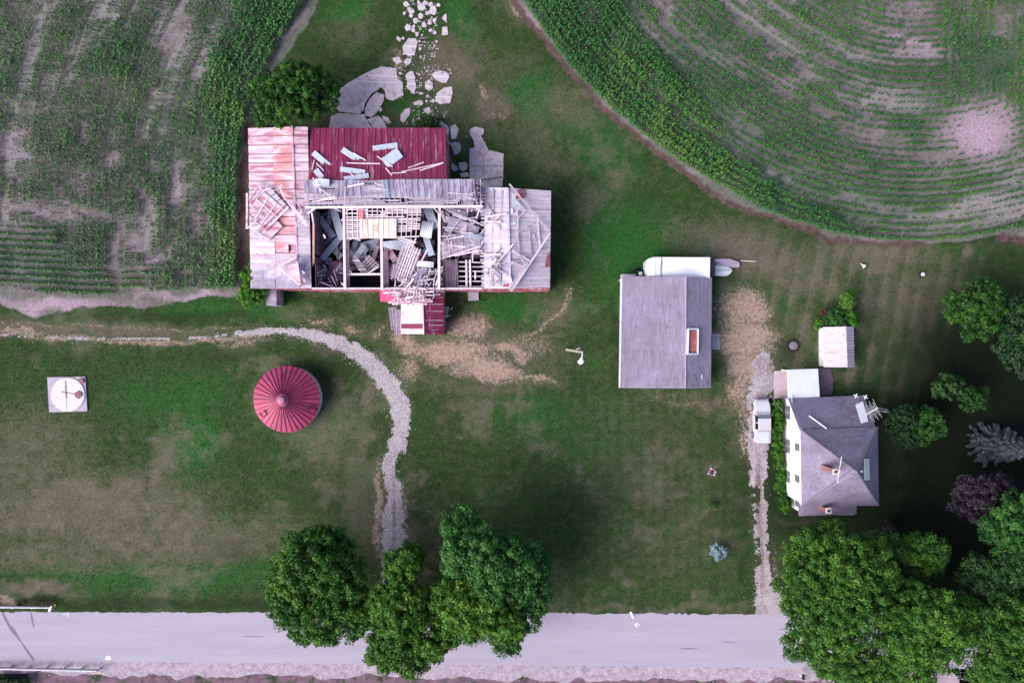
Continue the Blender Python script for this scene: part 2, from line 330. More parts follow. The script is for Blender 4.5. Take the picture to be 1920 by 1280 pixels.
def _jit(f, k): return g.math('ADD', f, g.math('MULTIPLY', g.math('SUBTRACT', g.math('ADD', g.math('MULTIPLY', n2, .6), g.math('MULTIPLY', n1, .4)), .5), k))
col = g.mix(g.ramp(n1, .3, .7), (.019, .047, .011), (.031, .068, .016))
col = g.mix(g.ramp(n4, .4, .65), col, (.024, .044, .016))
col = g.mix(g.ramp(n6, .48, .66), col, (.056, .068, .034))
col = g.mix(g.ramp(jit(g.attr('lush')), .15, .9), col, (.018, .086, .018))
col = g.mix(g.ramp(jit(g.attr('dry'), 1.1), .1, .95), col, (.118, .104, .078))
col = g.mix(g.ramp(jit(g.attr('dark')), .1, 1.0), col, (.0048, .0085, .0042))  # near-black tint: shade painted into the grass colour
dcol = g.mix(g.ramp(n1, .3, .7), (.35, .245, .195), (.26, .19, .17))
col = g.mix(g.math('MULTIPLY', g.ramp(g.math('ADD', g.attr('dirt'), g.math('ADD', g.math('MULTIPLY', g.math('SUBTRACT', n5, .5), 2.0), g.math('MULTIPLY', g.math('SUBTRACT', n2, .5), 2.2))), .28, .92), g.ramp(g.attr('dirt'), .04, .30)), col, dcol)
scol = g.mix(g.ramp(n1, .3, .7), (.105, .102, .088), (.155, .140, .140))
scol = g.mix(g.ramp(jit(g.attr('pale')), .15, .9), scol, (.33, .24, .30))
scol = g.mix(g.ramp(jit(g.attr('weed')), .2, .9), scol, (.095, .128, .100))
scol = g.mix(g.ramp(jit(g.attr('streak')), .1, .9, 0, .85), scol, (.235, .215, .222))
col = g.mix(g.ramp(jit(g.attr('soil'), .5), .3, .7), col, scol)
col = g.mix(g.ramp(jit(g.attr('brown'), 1.1), .2, .8), col, g.mix(g.ramp(n1, .35, .65), (.045, .028, .026), (.135, .085, .085)))
col = g.mix(1.0, col, g.mix(g.ramp(n2, .25, .75), (.45,) * 3, (1.6,) * 3), 'MULTIPLY')
col = g.mix(1.0, col, g.mix(g.ramp(n5, .3, .7), (.72,) * 3, (1.3,) * 3), 'MULTIPLY')
col = g.mix(1.0, col, g.mix(g.ramp(n3, .3, .7), (.6,) * 3, (1.4,) * 3), 'MULTIPLY')
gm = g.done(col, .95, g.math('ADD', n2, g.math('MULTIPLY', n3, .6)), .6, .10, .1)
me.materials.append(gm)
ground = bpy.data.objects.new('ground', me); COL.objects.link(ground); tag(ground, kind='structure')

# ------------------------------------------------------------------ road, shoulder, drives
def sheet(name, x0, x1, fn0, fn1, step, z, m, kind='structure'):
    xs = np.arange(x0, x1 + step, step); b = MB()
    vs = []; fs = []
    for x in xs: vs += [(x, fn0(x), z), (x, fn1(x), z)]
    for i in range(len(xs) - 1): fs.append((2 * i, 2 * i + 2, 2 * i + 3, 2 * i + 1))
    b.add(vs, fs, .5); return tag(b.build(name, m), kind=kind)
def ln(x, y0, y1, wob, seed):       # edge running from pixel row y0 (x=0) to y1 (x=1920)
    px = x / K + 960; t = px / 1920; r = float(fbm(np.array([x]), np.array([seed * 7.0]), 1.6, seed, 3)[0]) - .5
    return (640 - (y0 * (1 - t) + y1 * t)) * K + r * wob
rn = NM('pale_worn_asphalt'); a1 = rn.noise(.5, 6, .7, (.10, 1.6, 1)); a2 = rn.noise(.35, 5, .7); a3 = rn.noise(20, 4, .8); a4 = rn.noise(2.2, 7, .8)
c_ = rn.mix(rn.ramp(a1, .35, .65), (.295, .268, .355), (.345, .318, .405)); c_ = rn.mix(rn.ramp(a2, .5, .68), c_, (.34, .295, .375)); c_ = rn.mix(rn.ramp(a4, .60, .75), c_, (.25, .225, .30)); c_ = rn.mix(1.0, c_, rn.mix(rn.ramp(a3, .3, .7), (.88,) * 3, (1.12,) * 3), 'MULTIPLY')
m_road = rn.done(c_, .85, a3, .3, .02)
rn = NM('road_shoulder_gravel'); a1 = rn.noise(1.4, 8, .75); a2 = rn.noise(9, 5, .8)
c_ = rn.mix(rn.ramp(a1, .35, .65), (.24, .18, .235), (.46, .395, .475)); c_ = rn.mix(1.0, c_, rn.mix(rn.ramp(a2, .3, .7), (.65,) * 3, (1.25,) * 3), 'MULTIPLY')
m_shoulder = rn.done(c_, .95, a2, .5, .05, .1)
sheet('road', -420, 420, lambda x: ln(x, 1238, 1254, .10, 3), lambda x: (ln(x, 1146, 1152, .30, 4) + .45 * (float(vnoise(np.array([x]), np.array([3.0]), .35, 91)[0]) - .5) * float(vnoise(np.array([x]), np.array([9.0]), 2.5, 92)[0])) if abs(x) < 60 else ln(x, 1146, 1152, 0, 4), .14, .02, m_road)
sheet('road_shoulder', -420, 420, lambda x: ln(x, 1262, 1282, 1.6, 5), lambda x: ln(x, 1236, 1252, 0, 6), .4, .012, m_shoulder)
vn = NM('roadside_verge_soil'); b1 = vn.noise(1.1, 8, .75); b2 = vn.noise(8, 5, .8)
c_ = vn.mix(vn.ramp(b1, .4, .6), (.13, .075, .11), (.20, .13, .17)); c_ = vn.mix(vn.ramp(vn.noise(.5, 6, .7), .5, .62), c_, (.03, .05, .02)); c_ = vn.mix(1.0, c_, vn.mix(vn.ramp(b2, .3, .7), (.6,) * 3, (1.3,) * 3), 'MULTIPLY')
sheet('verge', -70, 80, lambda x: ln(x, 1330, 1350, 0, 7), lambda x: ln(x, 1256, 1274, .8, 8), .4, .008, vn.done(c_, .95, b2, .5, .05, .1))
# dark wheel polish / cracks
m_tar = pmat('crack_tar', (.13, .10, .16), (.19, .15, .22), 3)
def flatline(name, pts, ws, z, m):
    P = [at(*p) for p in pts]; b = MB()
    for i in range(len(P) - 1):
        d = (P[i + 1] - P[i]).normalized(); nrm = Vector((-d.y, d.x, 0)); w0, w1 = ws[i], ws[i + 1]
        a, c = P[i], P[i + 1]
        vs = [a - nrm * w0 / 2, c - nrm * w1 / 2, c + nrm * w1 / 2, a + nrm * w0 / 2]
        b.add([(v.x, v.y, z) for v in vs], [(0, 1, 2, 3)])
    return b.build(name, m)
cr = [('long tar sealed crack slanting across the road beside the guard rails', [(4, 1147), (9, 1156), (16, 1170), (24, 1180), (40, 1203), (53, 1222), (64, 1237)], [.12, .3, .25, .5, .1, .3, .2]),
      ('short tar sealed crack hanging from the road edge by the white post', [(58, 1147), (61, 1162), (64, 1176)], [.1, .25, .1]),
      ('thin dark crack in the road west of the leaning trees', [(458, 1192), (475, 1192.5), (495, 1193)], [.06, .08, .05]),
      ('thin dark crack on the road below the yellow green tree', [(878, 1196), (885, 1197), (893, 1198)], [.05, .09, .04]),
      ('longest thin dark crack of the open road near its centre line', [(1276, 1215), (1288, 1215), (1300, 1215), (1311, 1216)], [.05, .12, .1, .06]),
      ('faint short dark crack above the longest road crack', [(1356, 1203), (1368, 1203), (1379, 1204)], [.04, .09, .05]),
      ('dark crack on the road disappearing under the roadside maple', [(1462, 1178), (1470, 1179), (1480, 1180)], [.06, .1, .06])]
for l_, p_, w_ in cr: tag(flatline('road_crack', p_, w_, .027, m_tar), l_, 'road crack', 'cracks in the road')
m_wp = pmat('white_marking_paint', (.62, .62, .66), (.8, .8, .84), 5)
def marks(label, segs, wd=.09):
    b = MB()
    for p, q_ in segs:
        P, Q = at(*p), at(*q_); d = (Q - P).normalized(); n_ = Vector((-d.y, d.x, 0)) * wd / 2
        b.add([(v.x, v.y, .030 + .0015 * len(b.f)) for v in (P - n_, Q - n_, Q + n_, P + n_)], [(0, 1, 2, 3)])
    return tag(b.build('road_marking', m_wp), label, 'road marking', 'survey paint marks on the road')
marks('small white arrow painted on the road pointing west near the mailbox', [((1190, 1170.5), (1200, 1170.5)), ((1190, 1170.5), (1195, 1166)), ((1190, 1170.5), (1195, 1175))])
marks('thin white corner mark painted near the top edge of the road', [((118, 1151), (128, 1151)), ((128, 1146), (129, 1157))], .06)
marks('white splash of survey paint near the bottom edge of the road', [((199, 1230), (204, 1236)), ((203, 1228), (201, 1237)), ((197, 1234), (208, 1235)), ((205, 1229), (208, 1234))], .13)

# gravel drives: grid cells kept where the stones lie
def drive(name, line, seed, z, m, thr=.0, cell=.14):
    pts = [p for p, _ in line]; ws = [w_ for _, w_ in line]
    xs = [p[0] for p in pts]; ys = [p[1] for p in pts]
    x0, x1 = (max(min(xs), -80) - 960 - 40) * K, (max(xs) - 960 + 40) * K; y0, y1 = (640 - max(ys) - 8) * K, (640 - min(ys) + 40) * K
    A, Bq = np.meshgrid(np.arange(x0, x1, cell), np.arange(y0, y1, cell)); px = A / K + 960; py = 640 - Bq / K
    d, W = pdist(px, py, pts, [w_ * (1.08 if x0 > 10 else .95) for w_ in ws]); nz = fbm(A, Bq, .9, seed, 4); nf = vnoise(A, Bq, .25, seed + 5)
    s = 1 - d / W
    cover = s * 1.3 + (nz - .5) * 1.15 + (nf - .5) * .45
    return A, Bq, cover, s
def drive_build(name, line, seed, m, hole=None, cell=.14):
    A, Bq, cover, s = drive(name, line, seed, 0, m, cell=cell)
    if hole is not None: cover = cover - hole(A / K + 960, 640 - Bq / K)
    k = cover > .28; X = A[k]; Y = Bq[k]; c = cell
    V = np.stack([np.stack([X + dx * c, Y + dy * c, np.full_like(X, .015)], -1) for dx, dy in ((0, 0), (1, 0), (1, 1), (0, 1))], 1)
    pxx = X / K + 960; pyy = 640 - Y / K; mid = np.maximum(1.0 * blob(pxx, pyy, 1421, 930, 8, 80, 0, .9) + .7 * blob(pxx, pyy, 1428, 1050, 5, 80, 0, .9), .55 * blob(pxx, pyy, 738, 980, 5, 120, 0, .9) + .5 * blob(pxx, pyy, 1436, 690, 26, 26, 0, .9))
    tone = np.clip(mid + vnoise(X, Y, .5, seed + 9) * .25 - .1, 0, 1)
    o = tag(qmesh(name, V, m, tone), kind='structure')
    return X, Y, o
gn = NM('drive_gravel'); a1 = gn.noise(5, 6, .8); a2 = gn.noise(16, 4, .8)
c_ = gn.mix(gn.ramp(gn.noise(.6, 5, .7), .4, .6), (.35, .305, .345), (.25, .21, .235)); c_ = gn.mix(1.0, c_, gn.mix(gn.ramp(a1, .3, .7), (.7,) * 3, (1.3,) * 3), 'MULTIPLY')
c_ = gn.mix(1.0, c_, gn.mix(gn.ramp(a2, .35, .65), (.7,) * 3, (1.3,) * 3), 'MULTIPLY')
c_ = gn.mix(gn.ramp(gn.noise(.9, 7, .8), .50, .66), c_, (.20, .155, .15)); c_ = gn.mix(gn.ramp(gn.attr('tone'), .1, .9), c_, (.15, .105, .10)); m_gravel = gn.done(c_, .95, a2, .5, .04, .1)
m_stone = pmat('pale_limestone_chips', (.36, .32, .36), (.50, .455, .51), 6, tone=.5)
def holeA(px, py):
    return 1.1 * blob(px, py, 748, 880, 10, 32, 0, .9) + .30 * blob(px, py, 738, 980, 4, 70, 0, .8) + .95 * (px < 440) + .35 * ((px < 560) & (px > 430))
def holeB(px, py): return .9 * blob(px, py, 1420, 930, 6, 50, 0, .9) + .35 * blob(px, py, 1424, 1020, 5, 80, 0, .9) + .25 * ((py > 850) & (py < 1100))
XA, YA, _ = drive_build('gravel_drive', DRIVE_A, 41, m_gravel, holeA)
XB, YB, _ = drive_build('gravel_drive', DRIVE_B, 43, m_gravel, holeB)
def stones(name, X, Y, n, s0, s1, m, seed):
    px = X / K + 960; py = 640 - Y / K; kk = blob(px, py, 1421, 930, 6, 75, 0, .9) + .8 * blob(px, py, 1428, 1050, 4, 80, 0, .9) + .8 * blob(px, py, 738, 980, 4, 110, 0, .9); kp = np.random.default_rng(seed + 50).random(len(X)) > kk * 1.2; X = X[kp]; Y = Y[kp]
    r = np.random.default_rng(seed); i = r.integers(0, len(X), n); x = X[i] + r.normal(0, .09, n) * np.where(r.random(n) < .08, 6, 1); y = Y[i] + r.normal(0, .09, n) * np.where(r.random(n) < .08, 6, 1); s = r.uniform(s0, s1, n)
    ang = r.uniform(0, 6.28, n); k = 5; faces = []
    ring = np.stack([np.stack([x + s * np.cos(ang + t * 2 * np.pi / 5) * r.uniform(.7, 1.1, n), y + s * np.sin(ang + t * 2 * np.pi / 5) * r.uniform(.7, 1.1, n), np.full(n, .012)], -1) for t in range(5)], 1)
    top = np.stack([x, y, s * r.uniform(.5, .9, n)], -1)
    V = np.concatenate([np.stack([ring[:, t], ring[:, (t + 1) % 5], top], 1) for t in range(5)])
    return qmesh(name, V, m, np.tile(r.random(n), 5))
o = stones('gravel', XA, YA, 16000, .03, .065, m_stone, 5); tag(o, 'loose pale stones scattered on the curving farm drive', 'gravel', kind='stuff')
o = stones('gravel', XB, YB, 6000, .025, .055, m_stone, 6); tag(o, 'loose pale stones scattered on the house driveway', 'gravel', kind='stuff')
px_ = np.random.default_rng(8); sx = px_.uniform(-58, 58, 9000); sy = np.array([ln(v, 1250, 1268, 0, 5) for v in sx]) + px_.normal(0, .35, 9000)
o = stones('gravel', sx, sy, 4500, .025, .055, m_stone, 9); tag(o, 'loose pale stones along the south road shoulder', 'gravel', kind='stuff')

# ------------------------------------------------------------------ corn rows
cn = NM('corn_leaf'); tn = cn.attr('tone')
c_ = cn.mix(cn.ramp(tn, 0, .6), (.009, .048, .012), (.030, .116, .026)); c_ = cn.mix(cn.ramp(tn, .6, 1.0), c_, (.075, .150, .028))
cn.done(c_, .5, spec=.35); m_corn = cn.m
def resample(line, step):
    P = np.array(line, float); seg = np.hypot(*(P[1:] - P[:-1]).T); s_ = np.concatenate([[0], np.cumsum(seg)]); n = int(s_[-1] / step)
    u = np.linspace(0, s_[-1], n); x = np.interp(u, s_, P[:, 0]); y = np.interp(u, s_, P[:, 1])
    k = 41; ker = np.hanning(k + 2)[1:-1]; ker /= ker.sum()
    x = np.convolve(np.pad(x, k // 2, mode='reflect', reflect_type='odd'), ker, 'valid'); y = np.convolve(np.pad(y, k // 2, mode='reflect', reflect_type='odd'), ker, 'valid')
    return x, y
def rows(line, side, nrows, d0=4.0, spacing=12.7, step=3.7):
    x, y = resample(line, 2.0); tx = np.gradient(x); ty = np.gradient(y); L = np.hypot(tx, ty); nx_, ny_ = -ty / L * side, tx / L * side
    out = []
    base = list(zip(x[::6], y[::6]))
    for k in range(nrows):
        d = d0 + k * spacing; X = x + nx_ * d; Y = y + ny_ * d
        seg = np.hypot(np.diff(X), np.diff(Y)); s_ = np.concatenate([[0], np.cumsum(seg)]); u = np.arange(0, s_[-1], step)
        X2 = np.interp(u, s_, X); Y2 = np.interp(u, s_, Y)
        m = (X2 > -220) & (X2 < 2150) & (Y2 > -220) & (Y2 < 600)
        X2, Y2 = X2[m], Y2[m]
        if len(X2) == 0: continue
        out.append(np.stack([X2, Y2], -1))
    A = np.concatenate(out); dd = pdist(A[:, 0], A[:, 1], base)
    kk = np.round((dd - d0) / spacing); return A[np.abs(dd - d0 - kk * spacing) < 2.5]
def straight(x0, x1, y0, y1, vertical, spacing=12.7, step=3.7, slope=0):
    xs = np.arange(x0, x1, spacing if vertical else step); ys = np.arange(y0, y1, step if vertical else spacing)
    A, Bq = np.meshgrid(xs, ys); A = A.reshape(-1).astype(float); Bq = Bq.reshape(-1).astype(float) + slope * (A - x0); return np.stack([A, Bq], -1)
def corn_mesh(name, P, size, label, seed):
    r = np.random.default_rng(seed); n = len(P)
    P = P + r.normal(0, 1.0, P.shape); X = (P[:, 0] - 960) * K; Y = (640 - P[:, 1]) * K
    out = []; tone = []
    base = np.clip(fbm(X, Y, 5, seed + 3, 3) * 1.1 - .38, 0, .45)
    a0 = r.uniform(0, 6.28, n)
    for l in range(8):
        ang = a0 + (l % 2) * np.pi + r.normal(0, .55, n) + (l // 2) * .5; Ln = size * r.uniform(.32, .52, n); wd = size * r.uniform(.028, .042, n) + .020
        h0 = size * (.25 + .10 * l); ca, sa = np.cos(ang), np.sin(ang); sxn, syn = -sa, ca
        u = [0, .35, .72, 1.0]; hh = [0, .22, .18, -.12]; ww = [.7, 1, .8, .08]
        pts = []
        for k in range(4):
            cx = X + ca * Ln * u[k]; cy = Y + sa * Ln * u[k]; cz = h0 + hh[k] * size * .9
            pts.append((np.stack([cx - sxn * wd * ww[k], cy - syn * wd * ww[k], cz], -1), np.stack([cx + sxn * wd * ww[k], cy + syn * wd * ww[k], cz + .02], -1)))
        tl = np.clip(base + r.random(n) * .45 + .04 * l, 0, 1)
        for k in range(3):
            out.append(np.stack([pts[k][0], pts[k + 1][0], pts[k + 1][1], pts[k][1]], 1)); tone.append(tl)
    return tag(qmesh(name, np.concatenate(out), m_corn, np.concatenate(tone)), label, 'corn crop', kind='stuff')
# north-west field
A = rows(LW, 1, 62)
if not inpoly(A[:5000:100, 0], A[:5000:100, 1], NW_FIELD).mean() > .3: A = rows(LW, -1, 62)
# all three directions of the field
RB = [(-220, 422), (40, 418), (108, 424), (118, 500), (222, 500), (276, 498), (276, 546), (225, 549), (140, 549), (60, 542), (0, 535), (-220, 520)]
A = A[inpoly(A[:, 0], A[:, 1], NW_FIELD) & ~inpoly(A[:, 0], A[:, 1], RB)]
Bh = straight(-220, 276, 412, 552, False, slope=.0); Bh[:, 1] += 10 * np.sin(np.clip(Bh[:, 0], 0, 276) / 276 * 1.57) ; Bh = Bh[inpoly(Bh[:, 0], Bh[:, 1], RB) & (np.abs(Bh[:, 0] - 222) > 7)]
P = np.concatenate([A, Bh]); x, y = P[:, 0], P[:, 1]
dE = pdist(x, y, LW); wx = x + (vnoise(x, y, 40, 71) - .5) * 30; wy = y + (vnoise(x, y, 40, 72) - .5) * 30
BL = lambda *a, **k: blob(wx, wy, *a, **k)
wid = np.interp(y, [0, 120, 240, 330, 450, 560], [150, 110, 70, 52, 48, 62])
sz = .54 + .32 * (1 - sstep(wid * .75, wid * 1.15, dE))
inE = inpoly(x, y, [(278, 470), (300, 490), (340, 445), (400, 430), (400, 560), (278, 560)])
for cx, cy, rx, ry, rot, k in [(230, 60, 100, 80, 0, .72), (240, 130, 50, 60, 30, .72), (60, 130, 70, 40, -20, .5), (70, 30, 60, 40, 0, .5), (380, 60, 30, 80, 20, .5), (130, 20, 60, 30, 0, .6), (95, 460, 22, 44, 0, .8), (60, 500, 100, 40, 5, .62), (180, 525, 90, 24, 0, .6),
                               (60, 240, 20, 30, 0, .5), (100, 320, 50, 14, 0, .55), (290, 290, 30, 50, 0, .5), (250, 340, 40, 20, 0, .4), (30, 190, 50, 30, 0, .5), (190, 490, 30, 12, 0, .5), (350, 500, 60, 40, 0, .6)]:
    sz = np.maximum(sz, BL(cx, cy, rx, ry, rot, .8) * k)
sz = np.where(inE, np.maximum(sz, .6), sz)
bare = np.zeros(len(P))
for cx, cy, rx, ry, rot, k in [(330, 60, 16, 90, 16, 1), (335, 340, 13, 60, 5, 1), (215, 470, 10, 90, 0, .8), (215, 300, 26, 16, -30, .9), (175, 405, 80, 14, 12, .7), (60, 395, 90, 18, 10, .7), (268, 420, 10, 100, -8, .8), (40, 215, 30, 14, 0, .6), (300, 485, 50, 7, -28, 1), (163, 250, 4, 90, 0, .6), (215, 230, 5, 60, 3, .6), (380, 350, 6, 140, 0, .5),
                               (140, 110, 10, 60, 15, .5), (30, 270, 40, 40, 0, .7), (250, 455, 30, 20, 0, .7), (390, 60, 6, 120, 14, .6), (130, 150, 30, 14, 0, .5), (365, 440, 6, 60, 0, .6)]:
    bare = np.maximum(bare, BL(cx, cy, rx, ry, rot, .7) * k)
bare = np.maximum(bare, .62 * streaks(x, y))
r_ = np.random.default_rng(3); sz = sz * (.75 + .5 * r_.random(len(P))) * (.6 + .7 * vnoise(x, y, 22, 75)) * (1 - .75 * bare)
keep = (sz > .13) & (r_.random(len(P)) > bare * .9) & (r_.random(len(P)) < .7 + sz); corn_mesh('corn_crop', P[keep], sz[keep] * 1.15, 'rows of green corn in the field west of the collapsed barn, dense beside the barn and thin further left', 81)
# north-east field
A = rows(LE, -1, 58)
if not inpoly(A[:5000:100, 0], A[:5000:100, 1], NE_FIELD).mean() > .3: A = rows(LE, 1, 58)
RV = [(1768, -220), (2150, -220), (2150, 215), (1905, 215), (1880, 200), (1855, 175), (1768, 205)]
A = A[inpoly(A[:, 0], A[:, 1], NE_FIELD) & ~inpoly(A[:, 0], A[:, 1], RV)]
Bv = straight(1770, 2150, -220, 215, True); Bv = Bv[inpoly(Bv[:, 0], Bv[:, 1], RV)]
P = np.concatenate([A, Bv]); x, y = P[:, 0], P[:, 1]
dE = pdist(x, y, LE); wx = x + (vnoise(x, y, 50, 77) - .5) * 40; wy = y + (vnoise(x, y, 50, 78) - .5) * 30
wid = np.interp(x, [980, 1150, 1300, 1400, 1500, 1600, 1700], [200, 165, 110, 70, 45, 14, 4])
sz = .58 + .26 * (1 - sstep(wid * .85, wid * 1.15, dE)) - .05 * sstep(1450, 1600, x)
for cx, cy, rx, ry, rot, k in [(1778, 50, 10, 70, 0, .75), (1370, 70, 90, 50, 35, .5), (1520, 110, 120, 40, 25, .5), (1620, 150, 110, 40, 15, .48), (1480, 30, 60, 30, 30, .55), (1560, 245, 60, 12, 25, .6), (1700, 275, 40, 8, 8, .6), (1830, 130, 60, 60, 0, .42), (1450, 230, 60, 30, 35, .55), (1520, 330, 90, 22, 25, .55), (1900, 300, 30, 60, 0, .45)]:
    sz = np.maximum(sz, BL(cx, cy, rx, ry, rot, .8) * k)
bare = np.zeros(len(P))
for cx, cy, rx, ry, rot, k in [(1830, 248, 72, 62, 0, 1), (1250, 30, 70, 7, 45, 1), (1310, 95, 60, 7, 40, .9), (1400, 60, 110, 8, 38, .9), (1700, 84, 80, 8, 14, 1), (1485, 128, 60, 10, 32, .9), (1700, 30, 60, 40, 10, .7), (1500, 190, 90, 9, 30, .8), (1600, 210, 60, 10, 20, .6), (1390, 230, 60, 7, 35, .8), (1620, 385, 110, 10, 12, .7), (1740, 300, 100, 14, 5, .8), (1640, 260, 100, 18, 15, .6), (1890, 40, 30, 60, 0, .5), (1480, 300, 60, 8, 30, .6), (1870, 395, 60, 18, -10, .6)]:
    bare = np.maximum(bare, blob(wx, wy, cx, cy, rx, ry, rot, .7) * k)
bare = np.maximum(bare, .62 * streaks(x, y))
sz = sz * (.75 + .5 * r_.random(len(P))) * (.78 + .44 * vnoise(x, y, 26, 79)) * (1 - .75 * bare)
keep = (sz > .13) & (r_.random(len(P)) > bare * .92) & (r_.random(len(P)) < .7 + sz); corn_mesh('corn_crop', P[keep], sz[keep] * 1.15, 'curving rows of corn in the field at upper right, tall and dense along the left boundary, small elsewhere', 85)

# ------------------------------------------------------------------ shared building materials
m_red = pmat('red_painted_roof_metal', (.150, .014, .055), (.21, .024, .080), 1.0, (.42, .24, .34), 1.1, (.56, .70), tone=.12, stretch=(2.2, .28, 1), rough=.6, fine=9)
m_redside = pmat('red_barn_siding', (.26, .035, .05), (.36, .06, .085), 2, (.42, .27, .32), .7, (.45, .6), tone=.2, stretch=(3, 3, .4))
m_rust = pmat('rust_stained_pale_roof', (.42, .14, .17), (.52, .24, .27), .8, (.60, .44, .54), .6, (.46, .60), tone=.14, stretch=(.4, 1.6, 1), rough=.7, fine=6)
m_palepink = pmat('pale_weathered_roof', (.50, .34, .44), (.64, .51, .61), 1.1, (.40, .16, .23), .6, (.47, .60), tone=.18, stretch=(.5, 2.2, 1), rough=.65, fine=6)
m_oldroof = pmat('grey_violet_weathered_roof', (.20, .165, .25), (.36, .31, .42), .6, (.52, .42, .56), .5, (.5, .66), tone=.16, stretch=(1, 1, 1), rough=.8)
m_galv = pmat('galvanised_roof_metal', (.36, .31, .42), (.50, .46, .58), .9, (.36, .24, .34), .5, (.54, .66), tone=.12, stretch=(.5, 2.5, 1), rough=.55, fine=7)
m_galv2 = pmat('rust_washed_galvanised_metal', (.52, .42, .50), (.70, .62, .72), .9, (.50, .28, .37), .6, (.54, .66), tone=.12, stretch=(.5, 2.5, 1), rough=.6, fine=7)
m_vert = pmat('streaked_purple_roof', (.66, .62, .74), (.28, .19, .30), 1.6, (.26, .15, .25), .6, (.55, .66), tone=.15, stretch=(2.4, .3, 1), rough=.6)
m_blue = pmat('blue_grey_sheet_metal', (.38, .42, .53), (.46, .50, .61), 1.5, (.32, .32, .43), 1.0, (.55, .75), tone=.1, stretch=(2, 2, 1), rough=.45, fine=9)
m_bluedk = pmat('dull_blue_sheet_metal', (.20, .22, .30), (.28, .31, .40), 1.5, (.16, .12, .18), 1.0, (.55, .75), tone=.15, rough=.5)
m_lath = pmat('weathered_lath', (.34, .27, .36), (.56, .48, .58), 3, (.20, .15, .21), 1.4, (.6, .75), tone=.3, rough=.85)
m_wood = pmat('weathered_grey_timber', (.40, .32, .40), (.62, .54, .62), 2.5, (.26, .19, .26), 1.4, (.6, .75), tone=.28, rough=.85)
m_pink = pmat('sun_bleached_pinkish_timber', (.52, .40, .48), (.72, .62, .70), 2.5, None, tone=.2, rough=.85)
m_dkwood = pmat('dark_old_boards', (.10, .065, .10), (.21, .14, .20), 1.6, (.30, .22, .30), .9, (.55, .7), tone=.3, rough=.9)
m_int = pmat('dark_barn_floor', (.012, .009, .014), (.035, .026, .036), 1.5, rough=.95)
m_white = pmat('white_painted_metal', (.56, .56, .64), (.62, .62, .70), .8, (.52, .52, .62), .5, (.5, .8), tone=.04, rough=.5, fine=8)
m_siding = pmat('white_house_siding', (.66, .66, .70), (.74, .74, .78), .8, tone=.05, rough=.6, stretch=(1, 1, 6))
m_shingle = pmat('violet_grey_shingles', (.165, .142, .215), (.225, .195, .285), .5, (.150, .118, .165), .35, (.52, .68), tone=.12, rough=.9, fine=11, bump=.5)
def shinglemat(name, ca, cb, cc, st):
    n = NM(name); col = n.mix(n.ramp(n.noise(.45, 6, .7), .35, .65), ca, cb); col = n.mix(n.ramp(n.noise(.22, 5, .7, (1, 2.2, 1), dist=.5), .5, .7), col, cc)
    f = n.noise(1.8, 6, .8, st); f2 = n.noise(14, 4, .8); col = n.mix(1.0, col, n.mix(n.ramp(f, .3, .7), (.66,) * 3, (1.30,) * 3), 'MULTIPLY'); col = n.mix(1.0, col, n.mix(n.ramp(f2, .3, .7), (.80,) * 3, (1.2,) * 3), 'MULTIPLY')
    return n.done(col, .9, f2, .5, .03)
m_shingle2 = shinglemat('old_grey_shingles', (.19, .165, .24), (.25, .215, .31), (.19, .150, .21), (2.6, .28, 1))
m_shingle = shinglemat('violet_grey_shingles', (.165, .142, .215), (.225, .195, .285), (.140, .112, .155), (1.5, 1.5, 3))
m_conc = pmat('weathered_concrete', (.33, .28, .36), (.42, .37, .46), .7, (.26, .20, .27), .8, (.55, .7), rough=.95, fine=6, bump=.4)
m_brick = pmat('red_brick', (.17, .075, .09), (.27, .13, .15), 4, (.45, .32, .30), 3, (.6, .7), tone=.3, rough=.9)
m_glass = pmat('window_glass_painted_reflection', (.08, .08, .10), (.16, .16, .19), 1, rough=.15, bump=0, spec=.6)  # grey reflection painted into the pane colour
m_black = pmat('black_rubber', (.010, .009, .012), (.022, .019, .024), 3, rough=.7)
m_steel = pmat('dull_steel', (.26, .26, .31), (.38, .38, .43), 3, rough=.4, metal=.3)

def lerp(a, b, t): return a + (b - a) * t
def panel_roof(b, A, B_, C_, D, nu, nv, t=.03, jit=.0, miss=None, ribs=0, gap=.0, over=.0, ribdir='v', seed=0):
    "roof quad A(0,0) B(1,0) C(1,1) D(0,1) split into nu x nv lapped sheets, ribs standing proud"
    r = random.Random(seed); A, B_, C_, D = map(Vector, (A, B_, C_, D))
    P = lambda u, v: lerp(lerp(A, B_, u), lerp(D, C_, u), v)
    n = (B_ - A).cross(D - A).normalized(); n = n if n.z > 0 else -n
    for i in range(nu):
        for j in range(nv):
            if miss and miss(i, j): continue
            u0, u1, v0, v1 = i / nu + gap / 2, (i + 1) / nu - gap / 2, j / nv + gap / 2, (j + 1) / nv - gap / 2
            o = n * (t * .55 * ((i * 7 + j * 5) % 3)); tw = [n * r.uniform(-jit, jit) for _ in range(4)]
            tone = r.random()
            b.slab(P(u0, v0) + o + tw[0], P(u1, v0) + o + tw[1], P(u1, v1) + o + tw[2], P(u0, v1) + o + tw[3], t, tone)
            if ribs:
                for k in range(ribs):
                    f = (k + .5) / ribs; oo = o + n * (.022)
                    if ribdir == 'v': p, q_ = P(lerp(u0, u1, f), v0), P(lerp(u0, u1, f), v1)
                    else: p, q_ = P(u0, lerp(v0, v1, f)), P(u1, lerp(v0, v1, f))
                    b.beam(p + oo, q_ + oo, .05, .05, tone, up=n)
